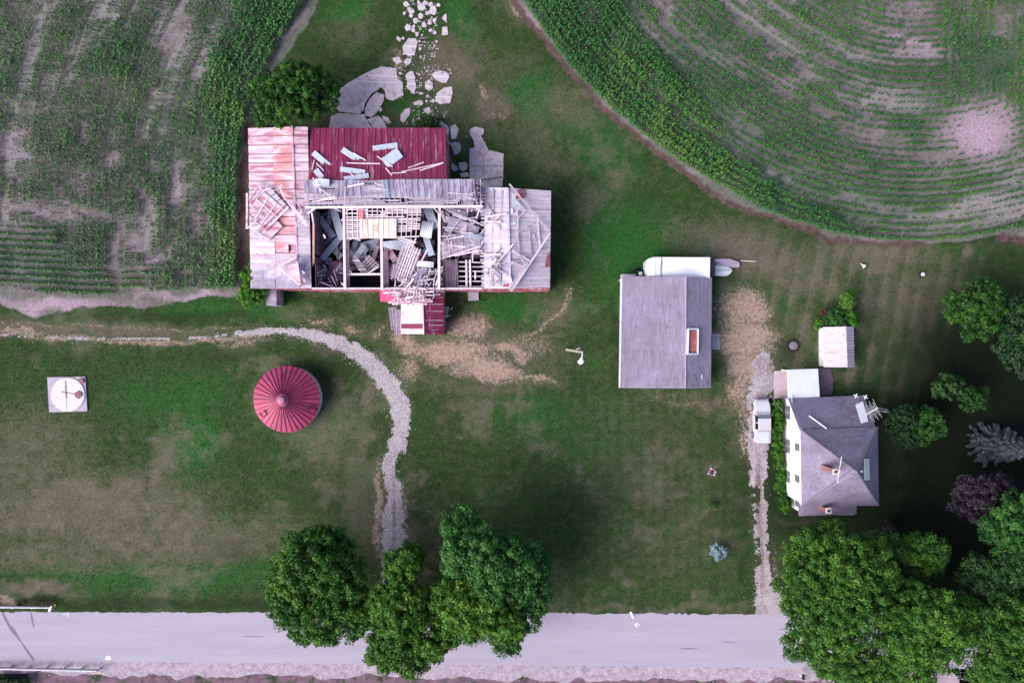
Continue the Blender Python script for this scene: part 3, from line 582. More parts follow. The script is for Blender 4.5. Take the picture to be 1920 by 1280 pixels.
def wall(b, p, q_, z0, z1, t=.15, z1b=None, tone=.5):
    "upright wall between two plan points, top may slope"
    p, q_ = Vector((p[0], p[1], 0)), Vector((q_[0], q_[1], 0)); d = (q_ - p).normalized(); n = Vector((-d.y, d.x, 0)) * t / 2; z1b = z1 if z1b is None else z1b
    V = lambda v, z: Vector((v.x, v.y, z))
    b.hexa([V(p - n, z0), V(q_ - n, z0), V(q_ + n, z0), V(p + n, z0)], [V(p - n, z1), V(q_ - n, z1b), V(q_ + n, z1b), V(p + n, z1)], tone)
def board_wall(b, p, q_, z0, z1, z1b=None, t=.06, w_=.22, miss=0, seed=0):
    r = random.Random(seed); P, Q = Vector(p[:2]), Vector(q_[:2]); L = (Q - P).length; n = max(1, int(L / w_)); z1b = z1 if z1b is None else z1b
    for i in range(n):
        if r.random() < miss: continue
        a, c = P.lerp(Q, i / n), P.lerp(Q, (i + .94) / n); wall(b, a, c, z0, lerp(z1, z1b, i / n) - r.uniform(0, .04), t, lerp(z1, z1b, (i + 1) / n) - .01, r.random())

# ------------------------------------------------------------------ the collapsed barn
barn = empty('barn', at(750, 440, 0), 'long collapsed barn of red and grey metal roofs with an open caved in middle', 'barn')
# west wing: low roof in three lapped strips rising east
b = MB()
panel_roof(b, at(470, 541, 4.4), at(517, 541, 4.8), at(512, 238, 4.8), at(465, 239, 4.4), 1, 18, .04, .02, ribs=1, ribdir='u', seed=1, gap=.010,
           miss=lambda i, j: False)
b.build('west_roof_strip', m_palepink, barn)
m_lilac = pmat('lilac_weathered_roof', (.42, .34, .45), (.60, .53, .65), 1.1, (.38, .17, .26), .55, (.54, .66), tone=.18, stretch=(.5, 2.0, 1), rough=.65, fine=6)
for nm_, q_, sd_ in (('west_roof_strip', [(470, 541, 4.44), (517, 541, 4.84), (514.5, 400, 4.84), (467.5, 400, 4.44)], 41), ('middle_roof_strip', [(517, 541, 4.87), (558, 541, 5.29), (555.6, 475, 5.29), (516.3, 475, 4.87)], 42), ('east_roof_strip', [(559, 541, 5.34), (584, 541, 5.19), (580.5, 395, 5.29), (553.5, 395, 5.34)], 43)):
    b = MB(); panel_roof(b, *[at(*p_) for p_ in q_], 1, 9 if sd_ != 42 else 4, .035, .015, ribs=1, ribdir='u', seed=sd_, gap=.008); b.build(nm_, m_lilac, barn)
b = MB(); b.slab(at(471, 540.5, 4.33), at(583.5, 540.5, 5.10), at(576.5, 239.5, 5.10), at(466, 240, 4.33), .04); b.build('roof_deck', pmat('mauve_stained_deck', (.36, .20, .28), (.46, .28, .36), 1), barn)
b = MB(); panel_roof(b, at(517, 541, 4.83), at(558, 541, 5.25), at(547, 237, 5.25), at(512, 238, 4.83), 1, 18, .04, .02, ribs=1, ribdir='u', seed=2, gap=.006, miss=lambda i, j: j == 4)
b.build('rusty_roof_strip', m_rust, barn)
b = MB(); panel_roof(b, at(516.7, 473.5, 4.83), at(541, 473.5, 5.10), at(540.5, 456.7, 5.10), at(516, 456.7, 4.83), 1, 1, .04, .01, ribs=2, ribdir='u', seed=5); b.slab(at(541.4, 458.5, 5.10), at(555, 458, 5.25), at(554.6, 456.6, 5.25), at(541, 456.6, 5.10), .04); b.slab(at(541.8, 473.5, 5.10), at(555.7, 473.5, 5.25), at(555.4, 466.5, 5.25), at(549, 468, 5.18), .04)
b.build('patched_roof_sheet', m_rust, barn)
b = MB(); panel_roof(b, at(559, 541, 5.3), at(584, 541, 5.15), at(577, 237, 5.25), at(548, 237, 5.3), 1, 18, .04, .02, ribs=1, ribdir='u', seed=3, gap=.006)
b.build('east_roof_strip', m_palepink, barn)
b = MB()      # darker felted south end of the wing, lying over the sheets
panel_roof(b, at(471, 541, 4.50), at(516, 541, 4.90), at(515, 502, 4.90), at(471, 512, 4.50), 2, 2, .03, .01, seed=8)
panel_roof(b, at(517, 541, 4.95), at(557, 541, 5.37), at(556, 492, 5.37), at(516, 500, 4.95), 2, 2, .03, .01, seed=9)
panel_roof(b, at(560, 536, 5.42), at(581, 533, 5.26), at(581, 478, 5.26), at(560, 482, 5.42), 1, 2, .03, .01, seed=10)
b.build('felt_patch', m_oldroof, barn)
b = MB(); b.beam(at(547.5, 237, 5.36), at(559.5, 541, 5.36), .16, .1); b.build('roof_ridge_cap', m_palepink, barn)
def W(px, py): v = at(px, py, 0); return (v.x, v.y)
ZW = lambda p, z: at(p[0], p[1], z)
def ground_of(px, py, z): v = at(px, py, z); return (v.x, v.y)
b = MB(); board_wall(b, ground_of(471, 540, 4.4), ground_of(467, 240, 4.4), 0, 4.32, seed=1); b.build('west_wall', m_dkwood, barn)
b = MB(); board_wall(b, ground_of(467, 240.5, 4.4), ground_of(576, 239.5, 5.2), 0, 4.3, 5.1, seed=2); b.build('north_wall', m_redside, barn)
b = MB(); board_wall(b, ground_of(471, 540, 4.4), ground_of(583, 540, 5.1), 0, 4.3, 5.05, seed=3); b.build('south_wall', m_redside, barn)
# red north lean-to roof
b = MB(); panel_roof(b, at(578, 339, 6.0), at(837, 336, 6.0), at(835, 240, 4.8), at(582.5, 240, 4.8), 22, 2, .03, .008, ribs=1, seed=11)
b.build('red_roof', m_red, barn)
b = MB(); board_wall(b, ground_of(583, 241, 4.7), ground_of(834, 241, 4.7), 0, 4.65, seed=4); b.build('north_wall', m_redside, barn)
b = MB(); board_wall(b, ground_of(834.5, 241, 4.7), ground_of(836, 337, 5.9), 0, 4.65, 5.85, seed=5); b.build('east_wall', m_redside, barn)
# main north slope: half stripped to lath
b = MB()
A0, B0, C0, D0 = at(573, 387, 7.6), at(900, 384, 7.4), at(893, 337, 6.1), at(568, 338, 6.1)
Ps = lambda u, v, dz=0: lerp(lerp(A0, B0, u), lerp(D0, C0, u), v) + Vector((0, 0, dz))
r = random.Random(4)
nl = 17
for j in range(nl):                                   # laths, broken into lengths
    v = (j + .4) / nl; u = 0.0
    while u < 1.0:
        ln_ = r.uniform(.06, .22); hole = (r.random() < (.22 if j < 5 else .05))
        sag = -.35 * math.exp(-((u - .93) / .1) ** 2) * (1 - v)
        if not hole: b.beam(Ps(u, v + r.uniform(-.012, .012), sag), Ps(min(1.0 + r.uniform(-.02, .01), u + ln_), v + r.uniform(-.012, .012), sag + r.uniform(-.02, .02)), .15, .03)
        u += ln_ * .98
b.build('lath', m_lath, barn)
b = MB()
for i in range(34): u = (i + .5) / 34; b.beam(Ps(u, -.02, -.10), Ps(u + .002, 1.0, -.10), .07, .12)
b.build('rafter_row', m_lath, barn)
b = MB()
for i in range(30):
    u = (i + .5) / 30
    b.beam(Ps(u, .02, .03), Ps(u + .002, .99, .03), .045, .02)
b.build('batten_row', m_pink, barn)
b = MB(); panel_roof(b, Ps(.005, .50, .07), Ps(.10, .42, .07), Ps(.10, 1.0, .07), Ps(.0, 1.02, .07), 2, 1, .02, .02, ribs=1, seed=12); b.build('metal_roof_remnant', m_vert, barn); b = MB()
panel_roof(b, Ps(.17, .36, .07), Ps(.345, .36, .07), Ps(.345, 1.0, .07), Ps(.19, .98, .07), 4, 1, .02, .03, ribs=1, seed=13); b.build('metal_roof_remnant', m_vert, barn); b = MB()
panel_roof(b, Ps(.50, .34, .07), Ps(.98, .20, .07), Ps(.99, 1.02, .07), Ps(.50, 1.02, .07), 14, 1, .02, .02, ribs=1, seed=14)
b.build('metal_roof_remnant', m_vert, barn)
b = MB(); panel_roof(b, Ps(.455, .30, .10), Ps(.492, .30, .10), Ps(.492, 1.0, .10), Ps(.455, 1.0, .10), 1, 1, .02, .01, ribs=2, seed=15); b.build('blue_roof_sheet', m_blue, barn)
b = MB(); b.beam(at(572, 389, 7.6), at(905, 387, 7.35), .22, .25); b.build('ridge_beam', m_pink, barn)
# heavy timber frame of the open middle
def beams(name, lst, m=None, w_=.3, h_=.3):
    for p, q_ in lst: b = MB(); b.beam(at(*p), at(*q_), w_, h_); b.build(name, m or m_pink, barn)
beams('tie_beam', [((645, 389, 6.9), (647, 541, 5.2)), ((715.5, 447, 6.2), (716.5, 541, 5.2)), ((824, 388, 6.9), (823, 541, 5.2))], w_=.26)
beams('cross_beam', [((645, 514.5, 5.1), (717, 514, 5.1)), ((585, 541, 5.0), (905, 541, 5.0))], w_=.2)
beams('brace', [((650, 499, 5.2), (660, 513, 5.1)), ((710, 500, 5.2), (690, 513, 5.1)), ((579, 400, 6.6), (592, 390, 7.4)), ((625, 389, 7.4), (638, 396, 6.8)), ((812, 389, 7.3), (823, 400, 6.8)), ((825, 398, 6.8), (834, 416, 6.2)), ((584, 392, 6.6), (590, 430, 4.6))], w_=.13)
beams('post', [((647, 540, 0), (647.2, 541, 5.1)), ((716.5, 540, 0), (717, 541, 5.1)), ((823, 540, 0), (823, 541, 5.1)), ((716, 449, 0), (716, 449, 6.1)), ((645, 391, 0), (645, 391, 6.8)), ((824, 391, 0), (824, 391, 6.8)), ((654, 540, 0), (653, 420, 3.0)), ((724, 540, 0), (723, 460, 2.0)), ((832, 538, 0), (831, 470, 2.5))], w_=.22)
for p_, q_, w_ in (((650, 425, 3.4), (652, 541, 3.0), .5), ((723, 470, 3.4), (725, 541, 3.0), .55), ((832, 400, 3.4), (831, 541, 3.0), .4)): b = MB(); b.beam(at(*p_), at(*q_), w_, .12); b.build('loft_plank', m_dkwood, barn)
b = MB(); wall(b, ground_of(585, 540.5, 5), ground_of(1031, 540.5, 4.6), 0, 4.75, .2, 4.3); b.build('south_wall', m_redside, barn)
b = MB(); x0, y0 = ground_of(583, 541, 0); 
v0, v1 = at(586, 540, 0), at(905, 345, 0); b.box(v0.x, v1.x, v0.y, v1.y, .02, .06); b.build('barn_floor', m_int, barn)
b = MB(); board_wall(b, ground_of(588, 392, 5.2), ground_of(590, 540, 5.2), 0, 5.0, 4.8, seed=6, miss=.05); b.build('inner_west_wall', m_dkwood, barn)
b = MB(); b.slab(at(586, 402, 5.3), at(589.5, 420, 5.2), at(589.5, 492, 5.0), at(585.5, 500, 5.0), .05); b.build('torn_wall_edge', pmat('torn_orange_board', (.62, .32, .24), (.68, .45, .40), 2), barn)
# remaining south slope: lath grid with two rusty sheets
S0, S1, S2, S3 = at(650, 445, 6.3), at(786, 441, 6.3), at(790, 391, 7.4), at(648, 391, 7.4)
Pq = lambda u, v, dz=0: lerp(lerp(S0, S1, u), lerp(S3, S2, u), v) + Vector((0, 0, dz))
b = MB()
for j in range(15):
    v = (j + .5) / 15; u = 0
    while u < 1:
        l_ = r.uniform(.1, .3)
        if r.random() > .12: b.beam(Pq(u, v + r.uniform(-.01, .01)), Pq(min(1, u + l_), v + r.uniform(-.01, .01)), .115, .03)
        u += l_
b.build('lath', m_pink, barn)
b = MB()
for i in range(15): u = (i + .3) / 15; b.beam(Pq(u, -.05, .03), Pq(u, 1, .03), .07, .04)
b.beam(Pq(-.02, -.04, .04), Pq(1.0, -.05, .04), .13, .06)
b.build('rafter_row', m_pink, barn)
b = MB(); panel_roof(b, at(675, 447, 6.5), at(743, 447, 6.5), at(743, 410, 7.2), at(674, 411, 7.2), 7, 1, .02, .015, ribs=1, seed=16)
b.build('rusty_sheet_patch', pmat('cream_rust_streaked_metal', (.70, .62, .60), (.62, .46, .44), 1.4, (.60, .26, .24), .6, (.56, .68), tone=.06, stretch=(2.2, .35, 1)), barn)
b = MB(); panel_roof(b, at(673, 410, 7.25), at(681, 410, 7.25), at(681, 395, 7.45), at(672, 395, 7.45), 1, 1, .02, 0, seed=17); b.build('red_sheet_patch', pmat('coral_red_metal', (.62, .13, .16), (.66, .18, .22), 3), barn)
# east wing
b = MB(); panel_roof(b, at(907, 541, 5.0), at(957, 541, 6.0), at(951, 352, 6.0), at(909, 351, 5.0), 1, 22, .03, .02, ribs=1, ribdir='u', seed=20); b.build('east_wing_roof_slope', m_galv, barn)
b = MB(); panel_roof(b, at(957, 541, 6.02), at(1031, 539, 4.5), at(1033, 358, 4.5), at(952, 352, 6.02), 2, 22, .03, .02, ribs=1, ribdir='u', seed=21); b.build('east_wing_roof_slope', m_galv2, barn)
for j in range(30):                                   # ragged sheet ends on the torn edge
    b = MB()
    y = 352 + j * 6.3 + r.uniform(-2, 2); e = r.uniform(2, 7); b.slab(at(907 - e, y + 4, 4.98), at(909, y + 4, 5.02), at(909, y, 5.02), at(907 - e, y, 4.98), .02); b.build('torn_sheet_end', m_galv, barn)
b = MB(); b.beam(at(951.5, 352, 6.12), at(957, 541, 6.12), .22, .08); b.build('roof_ridge_cap', m_galv, barn)
b = MB()
for A_, B_, C_, D_, z in [((960, 378), (975, 378), (975, 362), (960, 362), 5.9), ((960, 386), (984, 386), (975, 378), (960, 378), 5.85), ((953, 424), (968, 420), (968, 416), (950, 416), 6.05), ((958, 498), (970, 492), (970, 488), (957, 490), 6.0), ((944, 452), (951, 452), (951, 448), (944, 448), 5.9), ((918, 355), (940, 355), (940, 352), (918, 352), 5.8), ((968, 404), (975, 402), (974, 395), (964, 397), 5.85), ((950, 401), (962, 401), (962, 391), (950, 391), 6.1), ((996, 450), (1004, 447), (1003, 438), (996, 438), 5.4), ((958, 530), (975, 534), (972, 520), (950, 515), 6.0)]:
    dz = lambda q: (q[0] - 957) / 75 * 1.5 if q[0] > 957 else (957 - q[0]) / 50
    b = MB(); b.slab(*[at(q[0], q[1], 6.14 - max(dz(q), 0)) for q in (A_, B_, C_, D_)], .03); b.build('bright_roof_patch', m_white, barn)
b = MB()
for A_, B_, C_, D_ in [((966, 372), (984, 372), (984, 354), (974, 354)), ((942, 538), (956, 538), (956, 531), (944, 533)), ((1022, 500), (1031, 500), (1031, 470), (1026, 476))]:
    b = MB(); b.slab(*[at(q[0], q[1], 6.17 - max((q[0] - 957) / 75 * 1.5, (957 - q[0]) / 50)) for q in (A_, B_, C_, D_)], .03); b.build('red_roof_patch', m_redside, barn)
b = MB(); board_wall(b, ground_of(1030, 539, 4.4), ground_of(1032, 359, 4.4), 0, 4.35, seed=7); b.build('east_wall', m_redside, barn)
for (p, q_, z0, z1) in [((909, 352.5), (951, 353), 4.9, 5.9), ((951, 353), (1031, 359.5), 5.9, 4.4)]:
    b = MB(); board_wall(b, ground_of(*p, z0), ground_of(*q_, z1), 0, z0 - .08, z1 - .08, seed=8); b.build('north_wall', m_redside, barn)
b = MB(); board_wall(b, ground_of(909, 540, 5.0), ground_of(957, 540.3, 6.0), 4.2, 4.85, 5.85, seed=12); board_wall(b, ground_of(957, 540.3, 6.0), ground_of(1030, 539, 4.5), 4.2, 5.85, 4.4, seed=13); b.build('south_gable_boards', m_redside, barn)
# open joists between the frame and the east wing
b = MB()
for i, y in enumerate([492, 500, 509, 518, 527, 537]): b.beam(at(860, y + r.uniform(-1, 1), 4.4), at(910, y + r.uniform(-1, 1), 4.7), .13, .15)
b.build('floor_joist', m_wood, barn)
b = MB()
for x in (874, 881): b.beam(at(x, 487, 4.7), at(x + 1, 541, 4.7), .2, .12)
b.build('stringer', m_pink, barn)
b = MB()
for i in range(9): x = 836 + i * 2.6; b.beam(at(x + r.uniform(-.6, .6), 486 + r.uniform(-3, 3), 4.6), at(x + r.uniform(-.8, 1.5), 540, 4.5), .16, .04)
b.build('hanging_plank', m_dkwood, barn)
# south annex
b = MB(); panel_roof(b, at(795, 627, 3.4), at(831, 627, 2.8), at(832, 541, 2.8), at(792, 541, 3.4), 1, 9, .03, .015, ribs=1, ribdir='u', seed=30, gap=.004); b.build('annex_roof_slope', m_red, barn)
b = MB(); panel_roof(b, at(751, 626, 2.9), at(794, 626, 3.4), at(791, 568, 3.4), at(752, 568, 2.9), 2, 6, .03, .015, seed=31, miss=lambda i, j: False); b.build('annex_roof_slope', pmat('white_peeling_roof', (.52, .47, .54), (.62, .58, .65), 1.6, (.42, .28, .36), 1.3, (.52, .68), tone=.06), barn)
b = MB(); panel_roof(b, at(752, 616, 3.0), at(791, 616, 3.5), at(791, 607.5, 3.5), at(752, 607.5, 3.0), 2, 1, .03, 0, seed=32); b.build('pink_red_roof_sheet', m_red, barn); b = MB(); panel_roof(b, at(713, 565, 2.9), at(756, 565, 3.3), at(780, 541, 3.5), at(712, 541, 2.9), 3, 2, .03, .01, seed=33); b.build('pink_red_roof_sheet', pmat('pink_red_metal', (.42, .05, .15), (.50, .08, .21), 2, tone=.1), barn)
b = MB(); b.beam(at(791.5, 541, 3.5), at(794.5, 627, 3.5), .14, .06); b.build('roof_ridge_cap', m_pink, barn)
b = MB()
for y, x0, x1 in ((570, 796, 831), (583, 798, 831), (557, 800, 831), (609, 803, 831), (618, 808, 822), (600, 796, 831)): b.slab(at(x0, y + .9, 3.38), at(x1, y + .9, 2.92), at(x1, y, 2.92), at(x0, y, 3.38), .02)
b.build('seam_strip', m_palepink, barn)
for p, q_, z0, z1 in [((752, 625), (794, 625), 2.8, 3.3), ((794, 625), (830, 625), 3.3, 2.7), ((830, 625), (831, 545), 2.7, 2.7), ((752, 625), (752, 570), 2.8, 2.8), ((714, 564), (752, 564), 2.8, 3.1), ((714, 564), (714, 545), 2.8, 2.8)]:
    b = MB(); board_wall(b, ground_of(*p, z0), ground_of(*q_, z1), 0, z0 - .05, z1 - .05, seed=9); b.build('annex_wall', m_redside, barn)

ORD = ['first', 'second', 'third', 'fourth', 'fifth', 'sixth', 'seventh', 'eighth', 'ninth', 'tenth', 'eleventh', 'twelfth', 'thirteenth', 'fourteenth', 'fifteenth', 'sixteenth', 'seventeenth', 'eighteenth', 'nineteenth', 'twentieth']
ORD += ['twenty-' + o for o in ORD[:9]] + ['thirtieth'] + ['thirty-' + o for o in ORD[:9]] + ['fortieth'] + ['forty-' + o for o in ORD[:9]] + ['fiftieth']
ZONES = {}
def reg(o, zone, x): ZONES.setdefault(zone, []).append((x, o)); return o
def label_zones(info):
    for z, lst in ZONES.items():
        desc, where, cat, grp = info[z]; lst.sort(key=lambda t: t[0])
        for i, (x, o) in enumerate(lst):
            tag(o, (f'{desc} {where}, {ORD[i]} from the left' if len(lst) > 1 else f'{desc} {where}'), cat, grp)
HEAP = MB()
def board(zone, p, q_, w_=.14, t=.05, m=None, name='board'):
    if zone in ('wbay', 'mbay', 'cbay', 'ebay'): HEAP.beam(at(*p), at(*q_), w_, t); return
    P, Q = at(*p), at(*q_); b = MB(); mid = (P + Q) / 2 + Vector((0, 0, -.02 * (Q - P).length)); b.beam(P, mid, w_, t); b.beam(mid, Q, w_ * .97, t, b.t[0])
    return reg(b.build(name, m or m_pink), zone, (p[0] + q_[0]) / 2)
def tinsheet(zone, px, py, z, L, Wd, ang, m=None, tilt=0, bend=.0, roll=0):
    "corrugated sheet, length L px, width Wd px, angle in the picture"
    c = at(px, py, z); s_ = K * (H - z) / H; L, Wd = L * s_, Wd * s_; n = 8; b = MB(); vs = []; fs = []
    nw = 13
    for i in range(n + 1):
        u = (i / n - .5) * L; zz = -bend * (2 * i / n - 1) ** 2 + tilt * (i / n - .5) * L
        for k in range(nw):
            v = (k / (nw - 1) - .5) * Wd; vs.append((u, v, zz + .018 * (1 if k % 2 else -1) + roll * v))
    for i in range(n):
        for k in range(nw - 1): fs.append((i * nw + k, (i + 1) * nw + k, (i + 1) * nw + k + 1, i * nw + k + 1))
    a = R(ang); ca, sa = math.cos(a), math.sin(a)
    top = [Vector((c.x + x * ca - y * sa, c.y + x * sa + y * ca, c.z + zz)) for x, y, zz in vs]
    N = len(top); bot = [v - Vector((0, 0, .012)) for v in top]
    b.add(top + bot, fs + [tuple(i + N for i in f[::-1]) for f in fs], random.random())
    return reg(b.build('metal_sheet', m or m_blue), zone, px)
def lathpanel(c00, c10, c11, c01, nl, nr, label, cat='lath panel', m=None, lw=.09, rw=.09, jit=.012, miss=.0, over=.04):
    "laths run c00->c10 and are stacked towards c01; rafters cross them"
    A_, B_, C_, D_ = at(*c00), at(*c10), at(*c11), at(*c01); r = random.Random(len(label))
    Pf = lambda u, v: lerp(lerp(A_, B_, u), lerp(D_, C_, u), v)
    root = empty('lath_panel', Pf(.5, .5), label, cat, 'fallen roof lath panels')
    b = MB()
    for i in range(nl):
        v = (i + .5) / nl
        if r.random() < miss: continue
        b.beam(Pf(-over + r.uniform(-.03, .02), v + r.uniform(-jit, jit)), Pf(1 + over + r.uniform(-.05, .02), v + r.uniform(-jit, jit)), lw, .03)
    b.build('slats', m or m_lath, root)
    for i in range(nr):
        u = (i + .5) / nr; b = MB(); b.beam(Pf(u, -.03) + Vector((0, 0, .06)), Pf(u + r.uniform(-.02, .02), 1.03) + Vector((0, 0, .06)), rw, .08); b.build('rafter', m_pink, root)
    return root
zr = lambda y: 4.8 + 1.2 * (y - 240) / 99 + .12
# sheets and boards on the red roof
for px, py, L, Wd, a in [(604, 300, 44, 11, -40), (660, 292, 44, 11, -33), (722, 275, 47, 10, 8), (735, 296, 36, 21, 36), (661, 320, 47, 10, -8), (668, 332, 47, 9, 8), (598, 326, 20, 11, -52)]:
    tinsheet('red', px, py, zr(py) + (.12 if Wd > 20 else 0), L, Wd, a)
for p, q_ in [((650, 305.5), (713, 307)), ((662, 287), (686, 301)), ((707, 293), (736, 313)), ((723, 315), (735, 329)), ((734, 325), (762, 323)), ((753, 322), (832, 305)), ((765, 315), (795, 304)), ((787, 320), (830, 306)), ((593, 306), (607, 320)), ((585, 318), (589, 300)), ((656, 324), (664, 331))]:
    board('redb', (p[0], p[1], zr(p[1]) + .05), (q_[0], q_[1], zr(q_[1]) + .05), .12)
tinsheet('stripped', 604, 342, 6.7, 26, 14, -4, m_white, roll=.2, bend=.1); 
for p, q_ in [((586, 333), (602, 360)), ((588, 343), (592, 352)), ((601, 352), (606, 359))]: board('strippedb', (*p, 6.9), (*q_, 7.2), .11)
# pile on the west wing roof
zw = lambda x: 4.4 + (x - 465) * .0095 + .15
def flat(poly, dz, name, m, label, cat, grp=None, slats=0, along=0):
    root = empty(name, at(*poly[0], zw(poly[0][0]) + dz), label, cat, grp); A_, B_, C_, D_ = [at(p[0], p[1], zw(p[0]) + dz) for p in poly]
    b = MB(); Pf = lambda u, v: lerp(lerp(A_, B_, u), lerp(D_, C_, u), v)
    n = slats or 8; rr = random.Random(int(poly[0][0]))
    for i in range(n):
        u0, u1 = i / n, (i + .90) / n
        b.slab(Pf(u0, rr.uniform(-.02, .02)), Pf(u1, 0), Pf(u1, 1), Pf(u0, 1 + rr.uniform(-.03, .02)), .03)
    b.build('planking', m, root); return root, Pf
root, Pf = flat([(466, 402), (489, 355), (533, 393), (500, 432)], .25, 'roof_section', m_palepink, 'large tilted square of pale roof planking lying on the west wing roof', 'roof section', slats=7)
for u0, v0, u1, v1 in [(.02, .35, .98, .35), (.02, .68, .98, .68), (.32, 0, .32, 1), (.62, 0, .62, 1), (0, .02, 0, .98), (1, .02, 1, 1)]:
    b = MB(); b.beam(Pf(u0, v0) + Vector((0, 0, .06)), Pf(u1, v1) + Vector((0, 0, .06)), .11, .06); b.build('batten', m_wood, root)
root, Pf = flat([(486, 433), (502, 452), (530, 425), (514, 408)], .18, 'roof_section', m_palepink, 'smaller pale planked roof piece under the large tilted square on the west wing', 'roof section', slats=6)
root, Pf = flat([(508, 353), (546, 395), (536, 400), (496, 360)], .22, 'roof_section', m_galv, 'long pale planks sliding off the top right of the large tilted roof square', 'roof section', slats=4)
root, Pf = flat([(530, 503), (559, 491), (564, 533), (562, 534)], .75, 'roof_section', m_palepink, 'pale triangular piece of planked roof propped at the south end of the west wing', 'roof section', slats=7)
for (p, q_) in [((520, 501), (556, 482)), ((520, 501), (562, 534))]: b = MB(); b.beam(at(*p, 5.9), at(*q_, 5.7), .2, .1); b.build('edge_board', m_pink, root)
for p, q_, w_ in [((463, 362), (462.5, 429), .22), ((463, 429), (483, 411), .16), ((486, 430), (535, 382), .2), ((493, 436), (541, 388), .16), ((477, 341), (494, 352), .12), ((478, 340), (491, 356), .12), ((466, 374), (480, 352), .1), ((470, 372), (484, 350), .1), ((474, 375), (489, 354), .1), ((492, 358), (508, 353), .16), ((496, 358), (502, 346), .1), ((522, 347), (534, 374), .17), ((524, 354), (529, 346), .1), ((512, 357), (522, 356), .1), ((532, 364), (545, 370), .1), ((535, 372), (560, 410), .12), ((540, 380), (576, 425), .14), ((548, 385), (578, 424), .12), ((562, 402), (566, 396), .12), ((560, 415), (568, 405), .14), ((566, 420), (574, 412), .14), ((470, 437), (491, 449), .12), ((473, 432), (502, 449), .13), ((481, 476), (498, 486), .16), ((466, 349), (476, 356), .1), ((468, 366), (478, 360), .1), ((480, 372), (490, 362), .1), ((544, 366), (556, 378), .08), ((556, 378), (566, 396), .08), ((566, 508), (571, 513), .18), ((565, 518), (572, 526), .16), ((565, 525), (573, 528), .2)]:
    board('westb', (*p, zw(p[0]) + .5), (*q_, zw(q_[0]) + .5), w_, .06, m_palepink if w_ > .15 else m_wood)
# inside the open bays
for px, py, z, L, Wd, a, dk in [(612, 426, 2.6, 46, 12, -55, 0), (633, 420, 3.2, 62, 14, -72, 0), (619, 467, 2.6, 50, 12, 50, 0), (631, 473, 2.2, 26, 11, -45, 0), (616, 489, 2.0, 14, 10, 75, 0), (626, 436, 2.0, 36, 14, -50, 1), (610, 406, 1.4, 40, 14, 35, 1), (612, 452, 1.5, 26, 14, -20, 1), (602, 470, 1.2, 22, 13, 10, 1), (632, 449, 1.6, 26, 14, -30, 1),
                              (676, 470, 2.6, 26, 11, 55, 0), (682, 473, 2.4, 22, 9, 60, 0), (663, 466, 1.8, 34, 12, 75, 1), (696, 460, 2.0, 40, 20, 15, 1)]:
    tinsheet('openbay', px, py, z, L, Wd, a, m_bluedk if dk else m_blue, tilt=random.uniform(-.15, .15), bend=random.uniform(0, .15))
tinsheet('plum', 625, 510, 2.4, 40, 20, 84, pmat('plum_rusty_metal', (.17, .06, .12), (.30, .18, .27), 1.6, tone=.1), tilt=.08)
for px, py, z, L, Wd, a, m in [(808, 407, 5.2, 46, 16, -68, m_blue), (800, 430, 5.6, 30, 22, 80, m_white), (803, 458, 4.8, 44, 11, -72, m_blue), (745, 455, 4.2, 56, 11, 6, m_blue), (744, 463, 3.6, 40, 10, -10, m_blue), (735, 478, 3.2, 26, 12, -60, m_palepink), (789, 480, 4.4, 18, 12, -30, m_red), (797, 495, 4.8, 32, 11, -5, m_white), (787, 515, 4.6, 34, 10, 60, m_galv), (766, 457, 4.9, 18, 12, 20, m_white), (797, 474, 4.2, 16, 9, -60, m_blue), (784, 496, 4.0, 24, 9, 30, m_blue),
                              (728, 470, 2.2, 30, 14, 80, m_dkwood), (790, 396, 4.8, 20, 14, 70, m_dkwood), (806, 480, 3.0, 60, 10, 82, m_dkwood)]:
    tinsheet('centre', px, py, z, L, Wd, a, m, tilt=random.uniform(-.1, .1), bend=random.uniform(0, .25))
for px, py, z, L, Wd, a, m in [(851, 412, 5.0, 52, 12, 62, m_blue), (866, 420, 5.2, 66, 13, -20, m_galv), (862, 408, 4.8, 44, 26, 70, m_galv), (851, 430, 4.4, 28, 6, -28, m_white), (860, 428, 4.4, 26, 5, -36, m_white), (880, 433, 5.0, 34, 11, -3, m_palepink), (883, 442, 5.5, 40, 8, -8, m_blue), (893, 462, 5.0, 30, 14, 88, m_galv), (886, 395, 4.0, 36, 10, 60, m_galv), (893, 385, 4.2, 26, 12, 75, m_bluedk), (870, 388, 5.0, 40, 16, 50, m_galv), (890, 410, 3.4, 30, 12, 40, m_bluedk)]:
    tinsheet('eastbay', px, py, z, L, Wd, a, m, tilt=random.uniform(-.1, .1), bend=random.uniform(0, .2))
lathpanel((676, 496, 2.6), (692, 514, 2.6), (712, 497, 3.0), (692, 478, 3.0), 10, 5, 'small fallen lath frame in the middle bay above the black pit', lw=.06, rw=.06)
lathpanel((656, 480, 2.8), (678, 514, 2.8), (693, 514, 3.2), (668, 480, 3.2), 5, 2, 'narrow fallen ladder of lath slanting into the black pit', lw=.07)
lathpanel((736, 518, 4.2), (756, 456, 4.6), (790, 470, 4.8), (766, 531, 4.2), 4, 0, 'unused') if False else None
lathpanel((735, 518, 4.3), (766, 532, 4.3), (790, 470, 4.9), (757, 456, 4.9), 26, 7, 'largest fallen lath grid, tilted in the centre of the open barn', lw=.10, rw=.10)
lathpanel((832, 486, 4.4), (905, 462, 4.8), (903, 436, 5.0), (830, 452, 4.8), 13, 3, 'wide fallen lath grid in the east bay below the bent blue sheet', lw=.10, rw=.09)
lathpanel((731, 522, 3.5), (752, 530, 3.5), (757, 500, 3.9), (736, 494, 3.9), 10, 3, 'small lath grid half under the largest one at its lower left', lw=.08)
